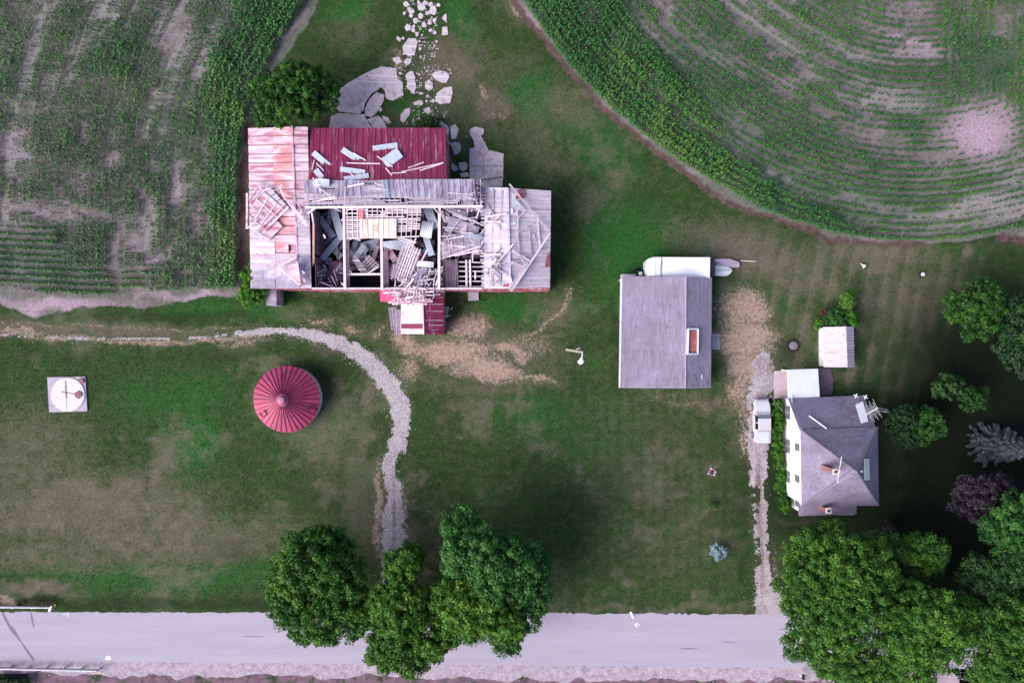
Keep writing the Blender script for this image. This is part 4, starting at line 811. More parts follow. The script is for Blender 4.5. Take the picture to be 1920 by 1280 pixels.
lathpanel((762, 526, 4.2), (800, 535, 4.2), (810, 505, 4.4), (776, 500, 4.4), 8, 5, 'loose lath grid right of the largest one beside the white sheet', lw=.08)
lathpanel((872, 398, 5.2), (906, 392, 5.4), (903, 338, 5.8), (884, 338, 5.8), 14, 4, 'ragged lath curtain hanging between the stripped roof and the east wing', lw=.09, miss=.2, jit=.03)
lathpanel((594, 520, 1.8), (640, 528, 1.8), (640, 500, 2.2), (598, 498, 2.2), 6, 5, 'broken lath frame lying low in the west bay by the south wall', lw=.08, jit=.04)
lathpanel((752, 566, 3.7), (797, 560, 3.8), (794, 542, 4.4), (760, 540, 4.4), 7, 7, 'lath frame spilling over the south wall onto the annex roof', lw=.09, rw=.09, jit=.03)
lathpanel((738, 571, 3.5), (808, 566, 3.9), (806, 560, 4.0), (742, 565, 3.6), 3, 1, 'pale slatted strip lying across the annex roof', m=m_palepink, lw=.2)
lathpanel((757, 545, 4.3), (800, 540, 4.5), (806, 516, 4.8), (764, 524, 4.7), 6, 6, 'tangled lath frame leaning on the south wall above the annex', lw=.08, jit=.05)
rr = random.Random(12)
m_heap = pmat('mixed_old_boards', (.12, .08, .12), (.26, .19, .26), 1.3, (.42, .34, .42), 1.0, (.52, .68), tone=.4, rough=.9)
def scatter(zone, x0, x1, y0, y1, z0, z1, n, lmin, lmax, angs, mats, w0=.06, w1=.16):
    for i in range(n):
        x, y = rr.uniform(x0, x1), rr.uniform(y0, y1); z = rr.uniform(z0, z1); L = rr.uniform(lmin, lmax) / 2; a = R(rr.choice(angs) + rr.gauss(0, 14)); dz = rr.uniform(-.6, .6)
        X0, X1 = x - L * math.cos(a), x + L * math.cos(a); Y0, Y1 = y + L * math.sin(a), y - L * math.sin(a)
        cl = lambda v, a_, b_: max(a_, min(b_, v))
        board(zone, (cl(X0, x0, x1), cl(Y0, y0, y1), max(z - dz, .2)), (cl(X1, x0, x1), cl(Y1, y0, y1), max(z + dz, .2)), rr.uniform(w0, w1), .05, rr.choice(mats))
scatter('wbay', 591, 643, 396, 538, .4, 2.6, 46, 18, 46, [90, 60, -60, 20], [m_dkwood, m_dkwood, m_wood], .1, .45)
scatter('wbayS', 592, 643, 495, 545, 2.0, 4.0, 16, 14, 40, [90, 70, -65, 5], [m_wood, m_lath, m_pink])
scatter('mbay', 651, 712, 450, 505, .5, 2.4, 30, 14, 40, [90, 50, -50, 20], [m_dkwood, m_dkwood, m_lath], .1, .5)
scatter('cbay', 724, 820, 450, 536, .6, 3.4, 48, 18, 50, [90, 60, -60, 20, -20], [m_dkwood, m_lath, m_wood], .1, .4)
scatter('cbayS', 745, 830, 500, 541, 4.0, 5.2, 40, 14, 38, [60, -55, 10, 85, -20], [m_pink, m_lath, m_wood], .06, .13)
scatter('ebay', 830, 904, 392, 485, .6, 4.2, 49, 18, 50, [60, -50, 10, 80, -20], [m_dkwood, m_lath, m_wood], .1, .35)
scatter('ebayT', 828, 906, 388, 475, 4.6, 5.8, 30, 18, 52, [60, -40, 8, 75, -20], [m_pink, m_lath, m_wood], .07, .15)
scatter('sill', 722, 834, 522, 560, 5.0, 5.3, 22, 14, 44, [12, -8, 60, 75, -50], [m_pink, m_lath], .07, .15)
scatter('annex', 728, 800, 545, 572, 3.9, 4.4, 14, 16, 44, [6, 12, 65, -58], [m_pink, m_palepink], .09, .2)
for p, q_, w_ in [((718, 549), (812, 547), .18), ((716, 543), (770, 533), .2), ((742, 550), (752, 564), .22), ((745, 565), (760, 530), .12), ((730, 568), (808, 561), .12), ((770, 551), (815, 554), .12)]: board('annex', (*p, 4.0), (*q_, 4.1), w_)
scatter('slope', 585, 890, 344, 384, 7.6, 7.9, 14, 16, 60, [1, 2, -4, 85], [m_pink, m_lath], .07, .11)
for p, q_ in [((640, 415), (652, 394)), ((655, 450), (664, 445)), ((662, 446), (676, 451)), ((740, 442), (780, 455)), ((752, 400), (790, 396)), ((640, 530), (650, 541)), ((607, 440), (610, 447)), ((742, 445), (776, 462)), ((780, 446), (774, 460)), ((790, 490), (801, 468)), ((838, 418), (828, 395)), ((842, 395), (900, 420)), ((828, 450), (870, 443)), ((846, 452), (846, 466)), ((848, 402), (875, 412)), ((880, 380), (903, 398)), ((893, 410), (904, 375)), ((852, 480), (895, 470)), ((886, 475), (886, 492)), ((891, 508), (891, 524)), ((838, 482), (900, 462))]:
    board('timber', (*p, 5.9), (*q_, 5.9), .15, .07)
# poles, braces and boards over the east wing
ze = lambda x: (6.0 - (957 - x) / 50 if x < 957 else 6.0 - (x - 957) / 75 * 1.5) + .14
for p, q_, w_, dz in [((955, 345), (1031, 437), .17, .5), ((1031, 437), (963, 540), .2, .5), ((957, 545), (988, 492), .42, .35), ((925, 354), (922, 536), .2, .05), ((941, 358), (937, 536), .24, .05), ((909, 407), (951, 400), .16, .3), ((909, 415), (940, 416), .16, .2), ((908, 478), (940, 477), .18, .2), ((925, 417), (937, 431), .13, .3), ((925, 415), (937, 404), .13, .3), ((912, 385), (926, 402), .13, .2), ((908, 420), (920, 396), .13, .2), ((934, 491), (963, 457), .18, .4), ((924, 477), (938, 465), .13, .2), ((924, 480), (934, 490), .13, .2), ((932, 485), (930, 508), .26, .3), ((912, 505), (935, 512), .16, .3), ((921, 510), (930, 522), .16, .3), ((930, 502), (950, 517), .12, .3), ((960, 470), (996, 491), .18, .3), ((973, 477), (985, 497), .14, .3), ((1001, 416), (970, 437), .1, .2), ((970, 395), (973, 470), .11, .1), ((968, 432), (975, 475), .11, .1), ((992, 434), (997, 489), .13, .1), ((1008, 412), (1013, 468), .12, .1), ((1004, 447), (1004, 455), .1, .1), ((985, 497), (970, 528), .3, .2), ((955, 513), (962, 536), .12, .2), ((925, 532), (938, 520), .12, .2), ((965, 371), (985, 394), .06, .1), ((970, 410), (985, 396), .1, .1), ((960, 494), (978, 488), .1, .1), ((962, 490), (985, 503), .1, .1), ((975, 392), (1032, 396), .06, .05)]:
    board('east', (p[0], p[1], ze(p[0]) + dz), (q_[0], q_[1], ze(q_[0]) + dz), w_, .09, m_wood)
scatter('eastsmall', 910, 952, 478, 536, 6.15, 6.4, 16, 8, 24, [60, -50, 10, 80], [m_wood, m_pink], .07, .13)
# white sheets leaning on the annex, odds and ends
for px, py, L, a in [(736, 595, 46, 98), (742, 598, 52, 96), (747, 602, 50, 92)]: tinsheet('lean', px, py + 2, 1.6, L * .95, 9, a, m_galv, roll=.5)
tinsheet('aside', 836, 585, .6, 22, 9, 80, m_galv, roll=-.3); board('asideb', (828, 593, .9), (845, 592, .9), .1); board('asideb', (845, 580, .1), (849, 576, .1), .12)
tag(HEAP.build('board_heap', m_heap), 'dark tangle of broken boards deep in the open barn bays', 'board heap', kind='stuff')
label_zones({
 'red': ('blue grey metal sheet', 'loose on the red barn roof', 'metal sheet', 'loose metal sheets on the red roof'),
 'redb': ('thin pale board', 'lying on the red barn roof', 'board', 'thin boards on the red roof'),
 'stripped': ('crumpled white sheet', 'on the west end of the stripped lath slope', 'metal sheet', None),
 'strippedb': ('short pale board', 'beside the crumpled white sheet on the stripped slope', 'board', 'boards by the crumpled sheet'),
 'westb': ('pale broken board', 'in the wreckage on the west wing roof', 'board', 'broken boards on the west wing'),
 'openbay': ('blue grey metal sheet', 'fallen in the two western open bays', 'metal sheet', 'metal sheets fallen in the western bays'),
 'plum': ('plum coloured rusty sheet', 'standing in the west bay near the south wall', 'metal sheet', None),
 'centre': ('bent metal sheet', 'fallen around the largest lath grid', 'metal sheet', 'metal sheets fallen in the centre bay'),
 'eastbay': ('bent pale sheet', 'fallen in the bay beside the east wing', 'metal sheet', 'metal sheets fallen in the east bay'),
 'wbay': ('dark fallen board', 'deep in the westernmost open bay', 'board', 'dark boards in the west bay'),
 'wbayS': ('grey board', 'near the south wall of the westernmost bay', 'board', 'boards by the south wall of the west bay'),
 'mbay': ('dark fallen board', 'in the bay above the black pit', 'board', 'boards in the middle bay'),
 'cbay': ('fallen board', 'low in the bay of the largest lath grid', 'board', 'boards in the centre bay'),
 'cbayS': ('thin pale board', 'in the tangle right of the largest lath grid', 'board', 'tangled boards by the largest lath grid'),
 'ebay': ('fallen board', 'low in the bay beside the east wing', 'board', 'boards low in the east bay'),
 'ebayT': ('pale board', 'on top of the heap beside the east wing', 'board', 'boards on top of the east bay heap'),
 'sill': ('thin pale board', 'lying over the south wall above the annex', 'board', 'boards over the south wall'),
 'annex': ('pale board', 'scattered on the annex roof', 'board', 'boards on the annex roof'),
 'slope': ('thin pale board', 'on the stripped lath slope', 'board', 'boards on the stripped slope'),
 'timber': ('broken timber', 'hanging high in the open barn frame', 'timber', 'broken timbers in the open frame'),
 'east': ('grey timber or board', 'laid on the east wing roof', 'timber', 'timbers on the east wing roof'),
 'eastsmall': ('short splintered board', 'in the litter on the east wing west slope', 'board', 'splintered boards on the east wing'),
 'lean': ('pale sheet', 'leaning on the west side of the annex', 'metal sheet', 'pale sheets leaning on the annex'),
 'aside': ('pale scrap sheet', 'lying against the east side of the annex', 'metal sheet', None),
 'asideb': ('short pale stick', 'on the grass east of the annex', 'board', 'sticks east of the annex')})
ZONES.clear()

# ------------------------------------------------------------------ grain bin
bc = at(559 - 960 * 0 + 0, 743, 0); bx, by = at(537, 748, 1.9).x, at(537, 748, 1.9).y; rb = 62.5 * K * (H - 1.9) / H
gb = empty('grain_bin', (bx, by, 0), 'round low metal grain bin with a red ribbed cone roof on the lawn', 'grain bin')
b = MB(); n_ = 64; 
b.lathe([(rb * .955, 0), (rb * .955, .55), (rb * .965, .62), (rb * .955, .7), (rb * .955, 1.15), (rb * .965, 1.22), (rb * .955, 1.3), (rb * .955, 1.85)], (bx + .03, by, 0), n_); b.build('bin_wall', pmat('galvanised_bin_wall', (.50, .48, .56), (.62, .60, .68), 2, rough=.45, stretch=(1, 1, 5)), gb, smooth=True)
m_bin = pmat('faded_red_bin_roof', (.29, .034, .095), (.36, .050, .130), 1.3, (.22, .030, .095), .9, (.50, .68), tone=.13, rough=.5, fine=8)
b = MB(); zt = 3.6; seg = 36
for k in range(seg):
    a0, a1 = 2 * math.pi * k / seg, 2 * math.pi * (k + 1) / seg
    p = lambda a, r_, z: Vector((bx + r_ * math.cos(a), by + r_ * math.sin(a), z))
    r0, z0, r1, z1 = .62, zt - .28, rb, 1.82
    b.hexa([p(a0, r1, z1 - .05), p(a1, r1, z1 - .05), p(a1, r0, z0 - .05), p(a0, r0, z0 - .05)], [p(a0, r1, z1), p(a1, r1, z1), p(a1, r0, z0), p(a0, r0, z0)], random.random())
b.build('cone_roof', m_bin, gb)
m_rib = pmat('dark_red_rib', (.085, .010, .030), (.12, .014, .045), 2)
b = MB()
for k in range(seg): a0 = 2 * math.pi * k / seg; b.beam(p(a0, .62, zt - .26), p(a0, rb + .02, 1.84), .065, .07, .5)
b.build('roof_ribs', m_rib, gb)
b = MB(); b.lathe([(.72, zt - .36), (.70, zt - .22), (.60, zt - .14), (.50, zt - .10), (.46, zt + .06), (.40, zt + .12), (.1, zt + .18)], (bx, by, 0), 32); b.build('roof_cap', pmat('pale_pink_cap', (.26, .045, .11), (.33, .08, .15), 1.5), gb, smooth=True)
b = MB(); b.lathe([(.42, zt + .12), (.38, zt + .20), (.05, zt + .22)], (bx, by, 0), 24); b.build('cap_lid', pmat('pink_lid', (.34, .12, .20), (.40, .17, .26), 2), gb, smooth=True)
for ang, rr0, name in ((92, .70, 'roof_hatch'), (212, .80, 'roof_hatch'), (-22, .84, 'roof_hatch')):
    a0 = R(ang); u = Vector((math.cos(a0), math.sin(a0), 0)); t_ = Vector((-u.y, u.x, 0)); zz = lambda r_: zt - .28 - (r_ - .62) / (rb - .62) * (zt - .28 - 1.82) + .05
    b = MB(); c0 = Vector((bx, by, 0))
    for r_, s_ in ((rb * (rr0 + .08), 1), (rb * (rr0 - .1), 1)):
        b.beam(c0 + u * r_ - t_ * .30 + Vector((0, 0, zz(r_) + .04)), c0 + u * r_ + t_ * .30 + Vector((0, 0, zz(r_) + .04)), .07, .06, .5)
    b.beam(c0 + u * rb * (rr0 + .08) + t_ * .3 + Vector((0, 0, zz(rb * (rr0 + .08)) + .04)), c0 + u * rb * (rr0 - .1) + t_ * .3 + Vector((0, 0, zz(rb * (rr0 - .1)) + .04)), .06, .06, .5)
    b.beam(c0 + u * rb * (rr0 - .16) - t_ * .16 + Vector((0, 0, zz(rb * (rr0 - .16)) + .04)), c0 + u * rb * (rr0 - .16) + t_ * .16 + Vector((0, 0, zz(rb * (rr0 - .16)) + .04)), .05, .05, .5)
    b.build(name, m_rib, gb)
# ------------------------------------------------------------------ concrete base of a removed tank
pc = empty('concrete_pad', at(128, 739, 0), 'square pale concrete pad with a round slab on it, alone on the west lawn', 'concrete pad')
b = MB(); b.prism([tuple(at(*q)[:2]) for q in ((90, 707), (161, 705.5), (165, 770.5), (93.5, 772.5))], 0, .16); b.build('square_base', m_conc, pc)
c0 = at(129.5, 739); b = MB(); b.lathe([(1.90, .16), (1.90, .24), (1.86, .27)], (c0.x, c0.y, 0), 48); b.build('round_slab', pmat('pale_round_concrete', (.52, .47, .56), (.64, .60, .68), .9, (.42, .36, .43), .8, (.6, .72), rough=.95), pc)
m_moss = pmat('mossy_stain', (.14, .16, .12), (.25, .24, .24), 3)
b = MB()
for q0, q1, w_ in [((125, 713), (126, 722), .16), ((126, 722), (126.5, 735), .22), ((126.5, 735), (127.5, 746), .2), ((118, 734), (143, 738), .12), ((127, 746), (128, 770), .05)]:
    P, Q = at(*q0), at(*q1); b.beam((P.x, P.y, .275), (Q.x, Q.y, .275), w_, .012)
b.build('crack', m_moss, pc)
b = MB(); b.prism([tuple(at(*q)[:2]) for q in ((143, 736), (150, 732), (156, 736), (157, 741), (150, 747), (144, 742))], .26, .40); b.build('rubble', m_brick, pc)
b = MB(); b.prism([tuple(at(*q)[:2]) for q in ((150, 709), (158, 709), (159, 717), (151, 718))], .16, .34); b.build('rubble', m_brick, pc)
# ------------------------------------------------------------------ garage
gr = empty('garage', at(1250, 620, 0), 'wide low garage with a violet grey shingle roof and white west edge', 'garage')
ge, gz = 2.3, 3.7
b = MB(); panel_roof(b, at(1163.5, 727, ge), at(1284, 728, gz), at(1286, 518, gz), at(1167, 518, ge), 1, 1, .12, seed=1); b.build('west_roof_slope', m_shingle2, gr)
b = MB(); panel_roof(b, at(1284.2, 728, gz - .005), at(1333, 727, ge + .2), at(1335, 520, ge + .2), at(1286.2, 519, gz - .005), 1, 1, .12, seed=2); b.build('east_roof_slope', m_shingle2, gr)
b = MB(); b.beam(at(1285, 728, gz + .03), at(1286, 518, gz + .03), .12, .05); b.build('roof_ridge', pmat('pale_ridge_line', (.34, .29, .40), (.42, .38, .48), 2), gr)
m_torn = pmat('torn_shingle_streaks', (.07, .05, .08), (.12, .09, .13), 3)
b = MB(); rq = random.Random(5)
for i in range(60):
    x = rq.uniform(1170, 1330); y = rq.choice([rq.uniform(700, 726), rq.uniform(560, 726)]); L = rq.uniform(2, 7); z = (ge + (x - 1165) / 120 * (gz - ge) if x < 1285 else gz - (x - 1285) / 49 * (gz - ge - .2)) + .012
    b.beam(at(x, y, z), at(x + rq.uniform(-.3, .3), min(y + L, 727), z), rq.uniform(.03, .06), .01)
o = b.build('missing_shingle_marks', m_torn, gr); o['kind'] = 'stuff'
b = MB()
for x in (1306, 1315): b.slab(at(x, 711, 3.15), at(x + 2.5, 711, 3.08), at(x + 2.5, 702, 3.08), at(x, 702, 3.15), .02)
b.build('roof_patch', m_white, gr)
b = MB(); b.slab(at(1163.5, 727, ge - .16), at(1163.5, 727, ge - .02), at(1167, 518, ge - .02), at(1167, 518, ge - .16), .02)
p0, p1 = at(1162.3, 727, ge), at(1165.3, 524, ge); b.beam(p0 - Vector((.05, 0, .02)), p1 - Vector((.05, 0, .02)), .14, .14); b.build('gutter', m_white, gr)
for (q0, q1, z0, z1) in [((1166, 724), (1169, 521), 2.1, 2.1), ((1331, 724), (1333, 523), 2.3, 2.3)]:
    b = MB(); wall(b, ground_of(*q0, z0), ground_of(*q1, z1), 0, z0 - .05, .12, z1 - .05); b.build('side_wall', m_siding, gr)
for y in (724.5, 522):
    b = MB(); A_, M_, Z_ = at(1166, y, 2.15), at(1285, y, 3.5), at(1332, y, 2.35); yy = ground_of(1250, y, 2.8)[1]
    xs_ = [A_.x, M_.x, Z_.x]; b.hexa([(xs_[0], yy - .06, 0), (xs_[1], yy - .06, 0), (xs_[1], yy + .06, 0), (xs_[0], yy + .06, 0)], [(xs_[0], yy - .06, 2.08), (xs_[1], yy - .06, 3.5), (xs_[1], yy + .06, 3.5), (xs_[0], yy + .06, 2.08)])
    b.hexa([(xs_[1], yy - .06, 0), (xs_[2], yy - .06, 0), (xs_[2], yy + .06, 0), (xs_[1], yy + .06, 0)], [(xs_[1], yy - .06, 3.5), (xs_[2], yy - .06, 2.3), (xs_[2], yy + .06, 2.3), (xs_[1], yy + .06, 3.5)]); b.build('gable_wall', m_siding, gr)
# skylight box with a red hole
q = [(1288.5, 663.5), (1308, 663.5), (1308.7, 616.5), (1290, 616.5)]; zf = lambda x: gz - (x - 1285) / 49 * (gz - ge - .2)
sk = [at(x, y, zf(x) + .16) for x, y in q]
b = MB()
for i in range(4): b.beam(sk[i], sk[(i + 1) % 4], .24 if i == 3 else .17, .20)
fr_ = b.build('roof_opening', m_white, gr)
b = MB(); b.slab(*[at(x, y, zf(x) + .05) for x, y in ((1293, 659), (1306, 659), (1306.5, 621), (1293.5, 621))], .03); b.build('red_board', pmat('red_faded_board', (.42, .07, .07), (.55, .24, .22), 2.2, (.06, .03, .04), 2.5, (.62, .68)), fr_)
b = MB(); b.box(at(1335, 0).x, at(1349, 0).x, at(0, 655).y, at(0, 626).y, 0, .12); gs = b.build('concrete_step', m_conc); tag(gs, 'small concrete step slab against the east side of the garage', 'concrete slab')
b = MB(); v = at(1166, 523, 1.2); v2 = at(1192, 514, 1.2); b.box(v.x, v2.x, v.y, v2.y, 0, 1.2); lt = b.build('lean_to_box', m_conc); tag(lt, 'low grey bunker box at the northwest corner of the garage', 'bunker box')
v = at(1164, 738.5); 
# ------------------------------------------------------------------ travel trailer behind the garage
tr = empty('travel_trailer', at(1272, 501, 0), 'long white camping trailer parked against the north side of the garage', 'trailer')
z = 2.7; pts = [(1214, 518.5), (1331, 520), (1331.5, 482.5), (1226, 482), (1215, 485.5), (1212, 503)]
P = [at(x, y, z) for x, y in pts]
b = MB(); b.prism([tuple(v[:2]) for v in P], .5, z - .12); b.build('trailer_body', m_white, tr, bevel=.05)
cx_ = sum(v.x for v in P) / 6; cy_ = sum(v.y for v in P) / 6
b = MB(); b.prism([(cx_ + (v.x - cx_) * 1.005, cy_ + (v.y - cy_) * 1.02) for v in P], z - .14, z - .02); b.build('trailer_roof', pmat('white_rubber_roof', (.60, .61, .70), (.66, .67, .76), .7, (.55, .55, .63), .8, (.55, .75), rough=.6), tr, bevel=.03)
b = MB(); b.prism([tuple(at(x, y, z)[:2]) for x, y in ((1213.5, 517.5), (1229, 518), (1229, 483), (1219, 484.5), (1214.5, 503))], z - .02, z + .03); b.build('front_cap', pmat('cream_front_cap', (.70, .69, .66), (.72, .71, .68), 1), tr)
b = MB(); b.beam(at(1240, 518.5, z + .02), at(1238.8, 505, z + .02), .13, .03); b.beam(at(1238.8, 505, z + .02), at(1240.5, 492, z + .02), .16, .03); b.beam(at(1240.5, 492, z + .02), at(1240, 483, z + .02), .1, .03); b.build('roof_seam', pmat('seam_sealant', (.16, .15, .20), (.3, .28, .34), 3), tr)
for x in (1268, 1282):
    for y in (483.5, 518):
        wv = at(x, y, .38); b = MB(); b.tube([wv + Vector((0, -.11, 0)), wv + Vector((0, .11, 0))], .36, 20); wh = b.build('wheel', m_black, tr)
        b = MB(); s_ = 1 if y < 500 else -1; b.tube([wv + Vector((0, s_ * .10, 0)), wv + Vector((0, s_ * .125, 0))], .2, 16); b.build('rim', m_steel, wh)
b = MB(); b.box(P[1].x - 2.5, P[1].x - 1.7, P[1].y - .02, P[1].y + .01, .9, 2.4); b.build('door', m_siding, tr)
for x_ in (1.2, 4.5): b = MB(); b.box(P[1].x - x_ - .8, P[1].x - x_, P[2].y - .01, P[2].y + .02, 1.4, 2.0); b.build('window', m_glass, tr)
# black machine at its nose
mc = empty('garden_tractor', at(1202, 510, 0), 'small black tractor wedged between the trailer nose and the grey box', 'garden tractor')
for x, y, r_, w2 in ((1193, 511, .42, .22), (1210, 508, .5, .28), (1196, 520, .3, .2), (1210, 519, .42, .25)):
    wv = at(x, y, r_); b = MB(); b.tube([wv + Vector((-w2, 0, 0)), wv + Vector((w2, 0, 0))], r_, 18); b.build('wheel', m_black, mc)
v = at(1202, 512, .8); b = MB(); b.box(v.x - .5, v.x + .6, v.y - .28, v.y + .28, .45, .95); b.build('engine_hood', m_black, mc, bevel=.06)
v = at(1201, 513, 1.1); b = MB(); b.box(v.x - .2, v.x + .2, v.y - .2, v.y + .2, .95, 1.15); b.build('seat', m_siding, mc, bevel=.04)
b = MB(); b.tube([at(1207, 505, .9), at(1208, 491, 1.3)], .10, 8); b.build('lift_arm', m_steel, mc)
# boat, junk east of the trailer
bt = empty('row_boat', at(1357, 507, 0), 'white upturned boat lying east of the camping trailer', 'boat')
b = MB(); vs = []; fs = []; nn = 12
for i in range(nn + 1):
    u = i / nn; X = lerp(1341, 1373, u); wd = .62 * (1 if u < .55 else math.sqrt(max(0, 1 - ((u - .55) / .45) ** 2)) * .9 + .1)
    c = at(X, 507, .5)
    for k in range(9): a_ = math.pi * k / 8; vs.append((c.x, c.y + wd * math.cos(a_), .08 + .48 * math.sin(a_) ** .7))
for i in range(nn):
    for k in range(8): fs.append((i * 9 + k, i * 9 + k + 1, (i + 1) * 9 + k + 1, (i + 1) * 9 + k))
fs.append(tuple(range(8, -1, -1))); fs.append(tuple(range(nn * 9, nn * 9 + 9))); b.add(vs, fs); b.build('hull', m_white, bt, smooth=False)
b = MB(); b.beam(at(1341, 507, .6), at(1370, 507, .6), .07, .06); b.build('keel', m_steel, bt)
b = MB(); b.prism([tuple(at(*q)[:2]) for q in ((1338, 486), (1366, 486), (1384, 492), (1384, 496), (1350, 494), (1338, 491))], .3, .42); ft = b.build('flatbed_trailer_deck', m_oldroof); tag(ft, 'narrow grey plank deck pointing east behind the white boat', 'plank deck')
b = MB(); b.prism([tuple(at(*q)[:2]) for q in ((1342, 494), (1372, 494), (1386, 495), (1385, 501), (1372, 502), (1344, 502))], 0, .25); jk = b.build('scrap_pile', m_conc); tag(jk, 'low heap of pale scrap between the plank deck and the white boat', 'scrap heap')
b = MB(); b.prism([tuple(at(*q)[:2]) for q in ((1332, 490), (1342, 490), (1342, 518), (1333, 518))], 0, .35); jk = b.build('wooden_pallet', m_dkwood); tag(jk, 'dark wooden platform behind the east end of the camping trailer', 'pallet')
b = MB(); b.tube([at(1388, 488.5, .15), at(1417, 490, .12)], .05, 6); jk = b.build('pole_stick', m_wood); tag(jk, 'thin pale pole lying in the grass east of the plank deck', 'pole')
# ------------------------------------------------------------------ garden shed
sh = empty('garden_shed', at(1568, 650, 0), 'small shed with a flaking white metal roof and white west wall', 'shed')
se, sz_ = 1.9, 2.5
b = MB(); panel_roof(b, at(1544.5, 688, se), at(1589, 688.5, sz_), at(1586, 612, sz_), at(1543, 613, se), 1, 1, .05, seed=1); b.build('west_roof_slope', pmat('flaking_white_roof', (.44, .385, .44), (.56, .50, .56), 1.2, (.30, .16, .19), 1.6, (.56, .66), stretch=(.4, 2.4, 1)), sh)
b = MB(); panel_roof(b, at(1589.2, 688.5, sz_ - .01), at(1602, 688.5, se), at(1600.5, 612, se), at(1586.2, 612, sz_ - .01), 1, 14, .04, .012, seed=2, gap=.006); b.build('east_roof_slope', pmat('lilac_shingles', (.34, .28, .38), (.42, .36, .46), 2, tone=.12), sh)
x0, x1 = at(1536, 650, 0).x, ground_of(1600, 650, 1.9)[0]; y0, y1 = ground_of(1540, 686, 1.9)[1], ground_of(1540, 615, 1.9)[1]
b = MB(); wall(b, (x0, y0), (x0, y1), 0, 1.88, .1); b.build('west_wall', m_siding, sh)
b = MB(); wall(b, (x1, y0), (x1, y1), 0, 1.86, .1); b.build('east_wall', m_siding, sh)
for y_ in (y0, y1): b = MB(); wall(b, (x0, y_), (at(1587, 650, sz_).x, y_), 0, 1.84, .1, 2.42); wall(b, (at(1587, 650, sz_).x, y_), (x1, y_), 0, 2.42, .1, 1.84); b.build('gable_wall', m_siding, sh)
b = MB(); b.box(x0 - .06, x0 - .03 + .09 - .09, y0 + 1.4, y0 + 2.3, .1, 1.8); b.build('door', m_white, sh)
# ------------------------------------------------------------------ house
hs = empty('house', at(1560, 860, 0), 'white two storey farmhouse with a grey hip roof beside the driveway', 'house')
E = 5.3
hx0, hx1 = at(1503, 0, E).x, at(1645, 0, E).x; hy1, hy0 = at(0, 803, E).y, at(0, 948, E).y
ov = .35; wx0, wx1, wy0, wy1 = hx0 + .05, hx1 - ov, hy0 + ov, hy1 - .2
apx = at(1601, 879, 9.4); apx2 = at(1609, 885, 9.4)
C4 = [at(1503, 949, E), at(1648, 947.5, E), at(1646, 799.5, E), at(1500.5, 804.5, E)]
T1, T2 = Vector((apx.x, apx.y, 9.2)), Vector((apx2.x, apx2.y, 9.2))
def tri(b, A_, B_, Cc, D_, t=.1): b.slab(A_, B_, Cc, D_, t, .5)
def slope(name, A_, B_, Cc, D_=None):
    b = MB()
    if D_ is None:
        n_ = (B_ - A_).cross(Cc - A_).normalized(); n_ = n_ if n_.z > 0 else -n_; o_ = n_ * .1
        b.add([A_ - o_, B_ - o_, Cc - o_, A_, B_, Cc], [(2, 1, 0), (3, 4, 5), (0, 1, 4, 3), (1, 2, 5, 4), (2, 0, 3, 5)], .5)
    else: b.slab(A_, B_, Cc, D_, .1, .5)
    return b.build(name, m_shingle, hs)
slope('west_roof_slope', C4[3], C4[0], T1); slope('south_roof_slope', C4[0], C4[1], T2, T1); slope('east_roof_slope', C4[1], C4[2], T2); slope('north_roof_slope', C4[2], C4[3], T1, T2)
m_hip = pmat('hip_cap_shingles', (.12, .10, .15), (.16, .14, .2), 2)
for c_, t_ in ((C4[0], T1), (C4[1], T2), (C4[2], T2), (C4[3], T1)):
    b = MB(); b.beam(c_ + Vector((0, 0, .03)), t_ + Vector((0, 0, .03)), .13, .04); b.build('hip_cap', m_hip, hs)
for nm, p_, q_ in (('west_wall', (wx0, wy0), (wx0, wy1)), ('south_wall', (wx0, wy0), (wx1, wy0)), ('east_wall', (wx1, wy0), (wx1, wy1)), ('north_wall', (wx0, wy1), (wx1, wy1))):
    b = MB(); wall(b, p_, q_, 0, E - .02, .2)
    for k in range(1, 26): zz = k * .2; d_ = (Vector(q_) - Vector(p_)).normalized(); nrm = Vector((d_.y, -d_.x)) * (.105 if nm in ('south_wall',) else -.105); 
    ww = b.build(nm, m_siding, hs)
b = MB(); b.beam((hx0 + .02, hy0, E - .08), (hx0 + .02, hy1, E - .08), .12, .14); b.build('west_gutter', m_white, hs)
# storey line + windows of the west wall
b = MB(); b.box(wx0 - .14, wx0 - .09, wy0 - .05, wy1 + 3.4, 2.62, 2.74); b.build('storey_band', m_white, hs)
def hwin(x, yc, zc, wd, ht, parent, pairs=1):
    b = MB(); b.box(x - .13, x - .085, yc - wd / 2 - .09, yc + wd / 2 + .09, zc - ht / 2 - .09, zc + ht / 2 + .09); f = b.build('window', m_white, parent)
    for i in range(pairs):
        a0 = yc - wd / 2 + wd * i / pairs + .03; a1 = yc - wd / 2 + wd * (i + 1) / pairs - .03
        b = MB(); b.box(x - .15, x - .12, a0, a1, zc - ht / 2, zc - .03); b.build('pane', m_glass, f)
        b = MB(); b.box(x - .15, x - .12, a0, a1, zc + .03, zc + ht / 2); b.build('pane', m_glass, f)
yat = lambda py, z: at(0, py, z).y
for py, z, pairs, wd in ((836, 1.5, 2, 1.5), (893, 1.5, 2, 1.3), (838, 4.3, 1, .8), (897, 4.3, 1, .8)): hwin(wx0, yat(py, z), z, wd, 1.25, hs, pairs)
hwin(wx0, yat(773, 1.6), 1.6, 1.5, 1.2, hs, 2)
